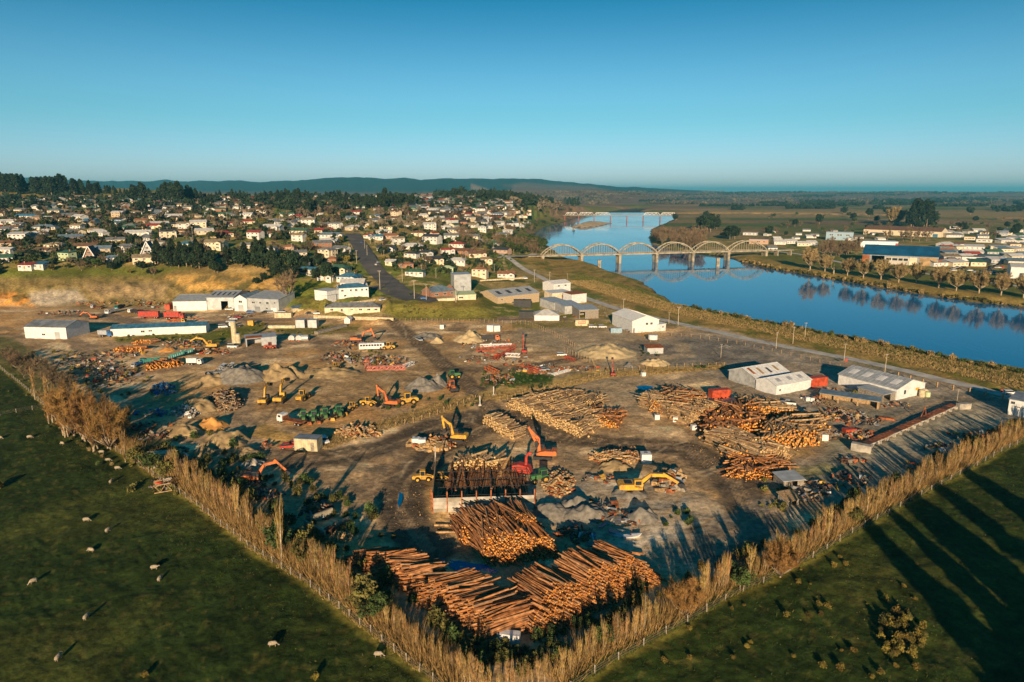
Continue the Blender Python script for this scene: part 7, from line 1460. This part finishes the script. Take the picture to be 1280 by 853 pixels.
# lower yard dark sheets
for i in range(10):
    v = G(random.uniform(715,775),random.uniform(650,685)); mb = MB(); mb.box(0,0,.2,random.uniform(2,5),random.uniform(.8,1.8),.25,0,random.gauss(0,.15)); single('sheet',mb,random.choice(['roof_bluegrey','iron_light','blue_plastic','timber_grey']),'grey blue sheet dumped in the shade behind the front stacks','sheet','sheets dumped behind the front stacks',loc=v,rz=random.uniform(-1,1.5))
for A,B in (((588,744-6),(608,752)),((455,727),(478,741)),((612,812),(628,822))):
    a = G(*A); b_ = G(*B)
    for k in range(2):
        mb = MB(); d = b_-a; mb.beam((0,0,.2),(d.x,d.y,.25),.3); single('pale_pole',mb,'timber_grey','pale pole lying at the edge of the front stacks','pole','pale poles at the edge of the front stacks',loc=a+Vector((.5*k,.5*k,.1)))
for k,(A,B) in enumerate((((543,658),(572,657)),((545,667),(574,666)))):
    a = G(*A); b_ = G(*B); d = b_-a; single('beam',MB().cyl((0,0,.3),(d.x,d.y,.3),.28,.28,8),'pale_bark_f',['upper long beam left of the tall heap','lower long beam left of the tall heap'][k],'beam',loc=a)
# ------------------------------------------------------------ fences
POST = MB().box(0,0,.55,.14,.14,1.5).mesh('post'); 
def fence(E, step, off, label, h=1.2, rails=3, postm='timber_grey', lift=0, pk=1.0, skip=None):
    at, Lt = wpath(E); n = max(2,int(Lt/step)); pts = []
    for i in range(n+1):
        p,d,nn = at(Lt*i/n); q = p+nn*off; pts.append(on(q.x,q.y))
    parts = [P('post',POST,postm,loc=tuple(p-pts[0]),sc=(pk,pk,h*random.uniform(.9,1.1)),rot=(random.gauss(0,.04),random.gauss(0,.04),0)) for p in pts]
    for k in range(rails):
        mb = MB()
        for a,b2 in zip(pts[:-1],pts[1:]): z = h*(.35+.75*k/max(1,rails-1)); mb.beam(a-pts[0]+Vector((0,0,z)),b2-pts[0]+Vector((0,0,z)),.03)
        parts.append(P('wire',mb,'timber_grey'))
    put('fence',parts,label,'fence',pts[0])
fence(EDGE_L[1:],3.4,-.2,'post and wire fence along the left sheep paddock',pk=1.3)
fence(EDGE_R,5.5,-.2,'post and wire fence along the right paddock',pk=1.4)
fence([(0,520),(30,514),(60,508)],4,0,'fence between the two sheep paddocks',pk=1.3)
fence([(495,534),(540,521),(595,500)],3.5,0,'post and wire fence along the dry grass strip',1.4,2,'timber',pk=1.4)
fence([(625,502),(690,487),(770,466),(830,460),(905,458)],3.5,0,'post and wire fence at the middle of the yard',1.4,2,'timber',pk=1.4)
fence([(600,404),(660,406),(690,418),(718,434)],2.6,0,'mesh fence curving from the back corner of the yard',1.8,3,'timber',pk=1.2); fence([(706,440),(740,455),(745,466)],2.4,0,'mesh fence beside the flat sand heap',1.8,3,'timber',pk=1.2)
fence([(500,402),(600,403)],3,0,'fence at the foot of the grassy bank',1.4,2,'timber',pk=1.2); fence([(780,416),(870,422),(920,430),(1000,447),(1050,460)],5,0,'fence between the gravel yard and the road',1.3,2,'timber',pk=1.3)
at, Lt = wpath([(1118,470),(1160,482),(1215,492),(1290,508)])
for i in range(9):
    p,d,nn = at(Lt*(i+.3)/9); single('bollard',MB().box(0,0,.9,.4,.4,2.4),'timber','%s timber bollard from the left along the river road'%['first','second','third','fourth','fifth','sixth','seventh','eighth','ninth'][i],'bollard','timber bollards along the river road',loc=on(p.x,p.y))
at, Lt = wpath([(736,370),(800,390),(860,405)])
fence([(728,376),(780,391),(840,404)],2.2,-6,'low dark railing beside the road above the gravel yard',1.0,2,'timber_grey',pk=1.3)
for x,y,l in ((600,507,'white gate post at the yard crossing, left one'),(617,495,'white gate post at the yard crossing, right one')):
    put('gate_post',[P('post',MB().cyl((0,0,-.2),(0,0,3.6),.14,.14,8),'paint_white'),P('base',MB().box(0,0,.3,1.2,1.0,.8,top=.6),'concrete')],l,'post',G(x,y))
single('stop_sign',MB().cyl((0,0,0),(0,0,2.0),.05,.05,6).add([(math.cos(a)*.55,-.04,2.3+math.sin(a)*.55) for a in [math.pi/8+i*math.pi/4 for i in range(8)]],[tuple(range(8))]).add([(math.cos(a)*.55,.0,2.3+math.sin(a)*.55) for a in [math.pi/8+i*math.pi/4 for i in range(8)]],[tuple(range(7,-1,-1))]),'paint_red','red octagonal road sign at the right end of the river road','road sign',loc=G(1251,496)) 
single('stop_sign',MB().cyl((0,0,0),(0,0,2.2),.06,.06,6).box(0,-.05,2.4,1.1,.05,1.1),'paint_red','small red sign on the road behind the gabled shed','road sign',loc=G(1057,457))
# ------------------------------------------------------------ sheep
def sheep_mesh(seed, graze=True):
    r_ = random.Random(seed); mb = MB(); n = 10; prof = [(-.62,.50,.06),(-.58,.52,.22),(-.35,.56,.31),(0,.55,.34),(.3,.57,.31),(.5,.60,.22),(.62,.62 if not graze else .5,.13),(.78,.72 if not graze else .28,.10)]
    V = []
    for x,z,rr in prof:
        for i in range(n): a = 2*math.pi*i/n; q = rr*r_.uniform(.93,1.07); V.append((x,math.cos(a)*q*.85,z+math.sin(a)*q))
    Fs = [(j*n+i,j*n+(i+1)%n,(j+1)*n+(i+1)%n,(j+1)*n+i) for j in range(len(prof)-1) for i in range(n)]+[tuple(range(n-1,-1,-1)),tuple(range((len(prof)-1)*n,len(prof)*n))]
    mb.add(V,Fs,0); hz = .72 if not graze else .24
    mb.cur = 1; mb.cyl((.74,0,hz),(.98,0,hz-.1),.11,.06,8)
    for s in (-1,1): mb.beam((.78,s*.06,hz+.08),(.76,s*.2,hz+.06),.05,.03)
    for x in (-.4,.38):
        for y in (-.15,.15): mb.cyl((x,y,.38),(x+.02,y,0),.06,.035,6)
    mb.cyl((-.6,0,.5),(-.68,0,.34),.06,.03,6); return mb.mesh('sheep',True)
SHP = [sheep_mesh(i, i!=2) for i in range(4)]
shl = [(37,547,20,'sheep nearest the upper end of the sheep paddock, left one'),(78,555,160,'sheep in the upper paddock right of the topmost one'),(122,551,60,'sheep close to the hedge at the top of the paddock'),(127,566,200,'sheep by the hedge edge below the topmost pair'),(135,576,20,'sheep in the line near the hedge, one down'),(147,586,10,'sheep nearest the ditch corner'),(139,603,90,'sheep standing alone below the hedge line'),(108,651,10,'sheep left one of the close pair in mid paddock'),(135,664,80,'sheep right one of the close pair in mid paddock'),(114,689,170,'sheep just below the close pair in mid paddock'),(193,711,10,'sheep of the right pair, upper one'),(200,725,90,'sheep of the right pair, lower one'),(42,728,240,'sheep alone at the left of the paddock'),(108,773,90,'sheep alone in the lower paddock'),(73,824,90,'sheep lowest at the left of the paddock'),(341,807,10,'sheep alone near the bottom of the frame'),(473,820,0,'sheep closest to the hedge at the bottom'),(0,548,0,'sheep cut by the left frame edge')]
for i,(x,y,hd_,l) in enumerate(shl):
    o = single('sheep',SHP[i%4],['wool','sheep_skin'],None,loc=G(x,y+1),rz=R(hd_)) if len(SHP[i%4].materials)==0 else link(bpy.data.objects.new('sheep',SHP[i%4]))
    o.location = G(x,y+1); o.rotation_euler = (0,0,R(hd_)); o.scale = (1.15,1.15,1.15); setup(o,'pale woolly '+l,'sheep','sheep grazing in the left paddock')
for x,y,w,l in ((395,850,0,''),(181,844,0,'')):
    pass
shr(G(75+106,846),.6,'leaf_yellow',label='small yellow bush at the bottom of the sheep paddock'); shr(G(394,849),.7,'leaf_yellow',label='small yellow bush at the bottom edge near the hedge')
# puddles
puddle([(545,700),(575,702),(610,707),(625,716),(600,722),(570,714)],'blue puddle behind the front log stacks'); puddle([(795,484),(808,482),(818,484),(810,489),(798,488)],'small blue puddle on the pale dirt'); puddle([(499,616),(504,617),(503,628),(499,638),(497,630)],'narrow blue puddle left of the bunker'); puddle([(930,500),(950,499),(958,505),(940,508),(925,505)],'flat dark blue patch behind the log field')  # last one is a flat dark blue patch in the water material
# ------------------------------------------------------------ haze: one closed box of thin even air
hz = bpy.data.materials.new('haze_air'); hz.use_nodes = True; t = hz.node_tree; t.nodes.clear(); ho = t.nodes.new('ShaderNodeOutputMaterial'); pv = t.nodes.new('ShaderNodeVolumePrincipled')
pv.inputs['Color'].default_value = (.16,.70,1.0,1); pv.inputs['Density'].default_value = 5.5e-5; pv.inputs['Anisotropy'].default_value = .1; t.links.new(pv.outputs[0], ho.inputs['Volume'])
mb = MB(); mb.box(0,20000,140,90000,92000,320); hb = single('haze', mb, [], 'thin bluish air haze over the valley', 'haze', kind='stuff'); hb.data.materials.append(hz); 
# ------------------------------------------------------------ labels: tell look-alikes apart by the landmark they stand nearest to
LM = [(92,545,'the orange willow clump'),(58,423,'the white warehouse'),(200,418,'the long blue roofed building'),(187,398,'the red trailer'),(330,385,'the two storey office'),(440,390,'the long cream building'),(443,370,'the white motel'),(579,350,'the pale tower'),(648,375,'the grey roofed factory'),(702,360,'the white storehouse'),(806,405,'the white gabled workshop'),
 (990,480,'the twin sheds'),(1120,485,'the gabled shed'),(1280,510,'the white building at right'),(990,605,'the tin huts'),(1140,540,'the weighbridge'),(899,490,'the red container'),(571,545,'the yellow excavator'),(679,565,'the chipper'),(600,625,'the bunker'),(635,800,'the white container'),(812,615,'the long yellow excavator'),(405,665,'the firewood walls'),(317,603,'the orange excavator'),(352,700,'the forked tall poplar'),
 (111,320,'the brown A-frame house'),(183,315,'the white A-frame house'),(270,325,'the dark shelterbelt'),(190,285,'the red roofed villa'),(241,289,'the hill street'),(60,300,'the far left terrace'),(20,318,'the left frame edge'),(230,300,'the street poles'),(375,320,'the grey two storey house'),(405,290,'the red roofed hillside house'),(461,330,'the middle of the main street'),(441,295,'the top of the main street'),(500,300,'the white and red house'),(540,310,'the street bend'),(575,335,'the brick brown roofed house'),(600,350,'the orange two storey house'),(520,340,'the green roofed house'),(565,322,'the long brick villa'),(620,318,'the town end of the bridge road'),
 (480,270,'the big evergreens'),(390,262,'the middle pines'),(300,260,'the skyline trees'),(100,265,'the left hill paddock'),(550,275,'the upper town rows'),(600,270,'the upper right town'),(640,290,'the river wood'),(680,318,'the left bridge end'),(730,316,'the first bridge arch'),(819,310,'the middle bridge arch'),(845,300,'the willow grove'),(900,310,'the right bridge arches'),(955,300,'the pink walled building'),(1000,305,'the white park roofs'),(1048,295,'the blue clubhouse'),(1045,315,'the reddish bare trees'),(1125,325,'the sports hall'),(1127,290,'the long yellow building'),(1155,270,'the big far evergreens'),(1205,318,'the white shop'),(1240,300,'the right shop rows'),(1262,340,'the blue roofed warehouse'),(1250,290,'the far right pond'),
 (1128,796,'the bush clump'),(1040,835,'the bottom bushes'),(1030,765,'the scattered middle bushes'),(1050,700,'the hedge foot bushes'),(1110,745,'the shadow edge'),(930,810,'the lower bushes'),(860,775,'the round orange willow'),(975,722,'the white trunked willow'),(750,820,'the fence below the right stack'),(1080,655,'the gap in the right hedge'),(1180,606,'the tall shadow tips'),(1250,565,'the right end of the hedge'),(225,608,'the sheep ditch'),(455,762,'the green bush gap'),(520,820,'the bottom left hedge'),(395,730,'the hedge by the long stack'),(280,650,'the hedge beside the orange excavator'),(560,860,'the bottom corner'),(690,860,'the bottom right corner'),
 (40,230,'the far left pines'),(90,230,'the middle ridge pines'),(130,235,'the right ridge pines'),(10,470,'the upper left paddock'),(60,475,'the thicket'),(120,520,'the orange brush')]
SHORT = {}
def shorten(l):
    l = l.replace('slender ','').replace(' in the row along the left paddock','').replace(' in the row along the right paddock','').replace(' in the undergrowth behind the left poplar row','').replace(' in the undergrowth behind the right poplar row','').replace(' below the front log stacks','')
    for s in (' between the nearer hillside houses',' between the upper hillside houses',' growing among the poplars of the hedge',' scattered over the right paddock',' in the dense clump of the right paddock',' along the streets of the hill town',' in the crowded district across the river',' in the shelterbelt above the quarry',' on the rough edge of the sheep paddock',' standing among the hill houses',' among the buildings across the river',' at the far left of the yard'): l = l.replace(s,'')
    return l
ORD = ['leftmost','second from left','third from left','fourth from left','fifth from left','sixth from left','seventh from left','eighth from left','ninth from left']
from collections import defaultdict
byl = defaultdict(list)
for o in S.objects:
    if o.parent is None and o.get('label') and o.get('kind') is None and o.get('category') not in ('log',): byl[o['label']].append(o)
fin = defaultdict(list)
for l, os_ in byl.items():
    if len(os_) < 2: continue
    for o in os_:
        q = project(np.array(o.location.x),np.array(o.location.y),np.array(o.location.z)); x, y = float(q[0]), float(q[1])
        k = min(LM, key=lambda t: (t[0]-x)**2+((t[1]-y)*1.6)**2); fin[(shorten(l),k[2])].append((x,o))
for (l,k),lst in fin.items():
    lst.sort(key=lambda t: t[0]); n = len(lst)
    for i,(x,o) in enumerate(lst):
        t_ = l if n == 1 else '%s %s'%(ORD[i],l) if n <= 9 else l
        o['label'] = ' '.join(('%s near %s'%(t_,k)).split()[:16])
        if not o.get('group'): o['group'] = l
for o in S.objects:
    if o.get('label') and o.get('kind')=='stuff': pass
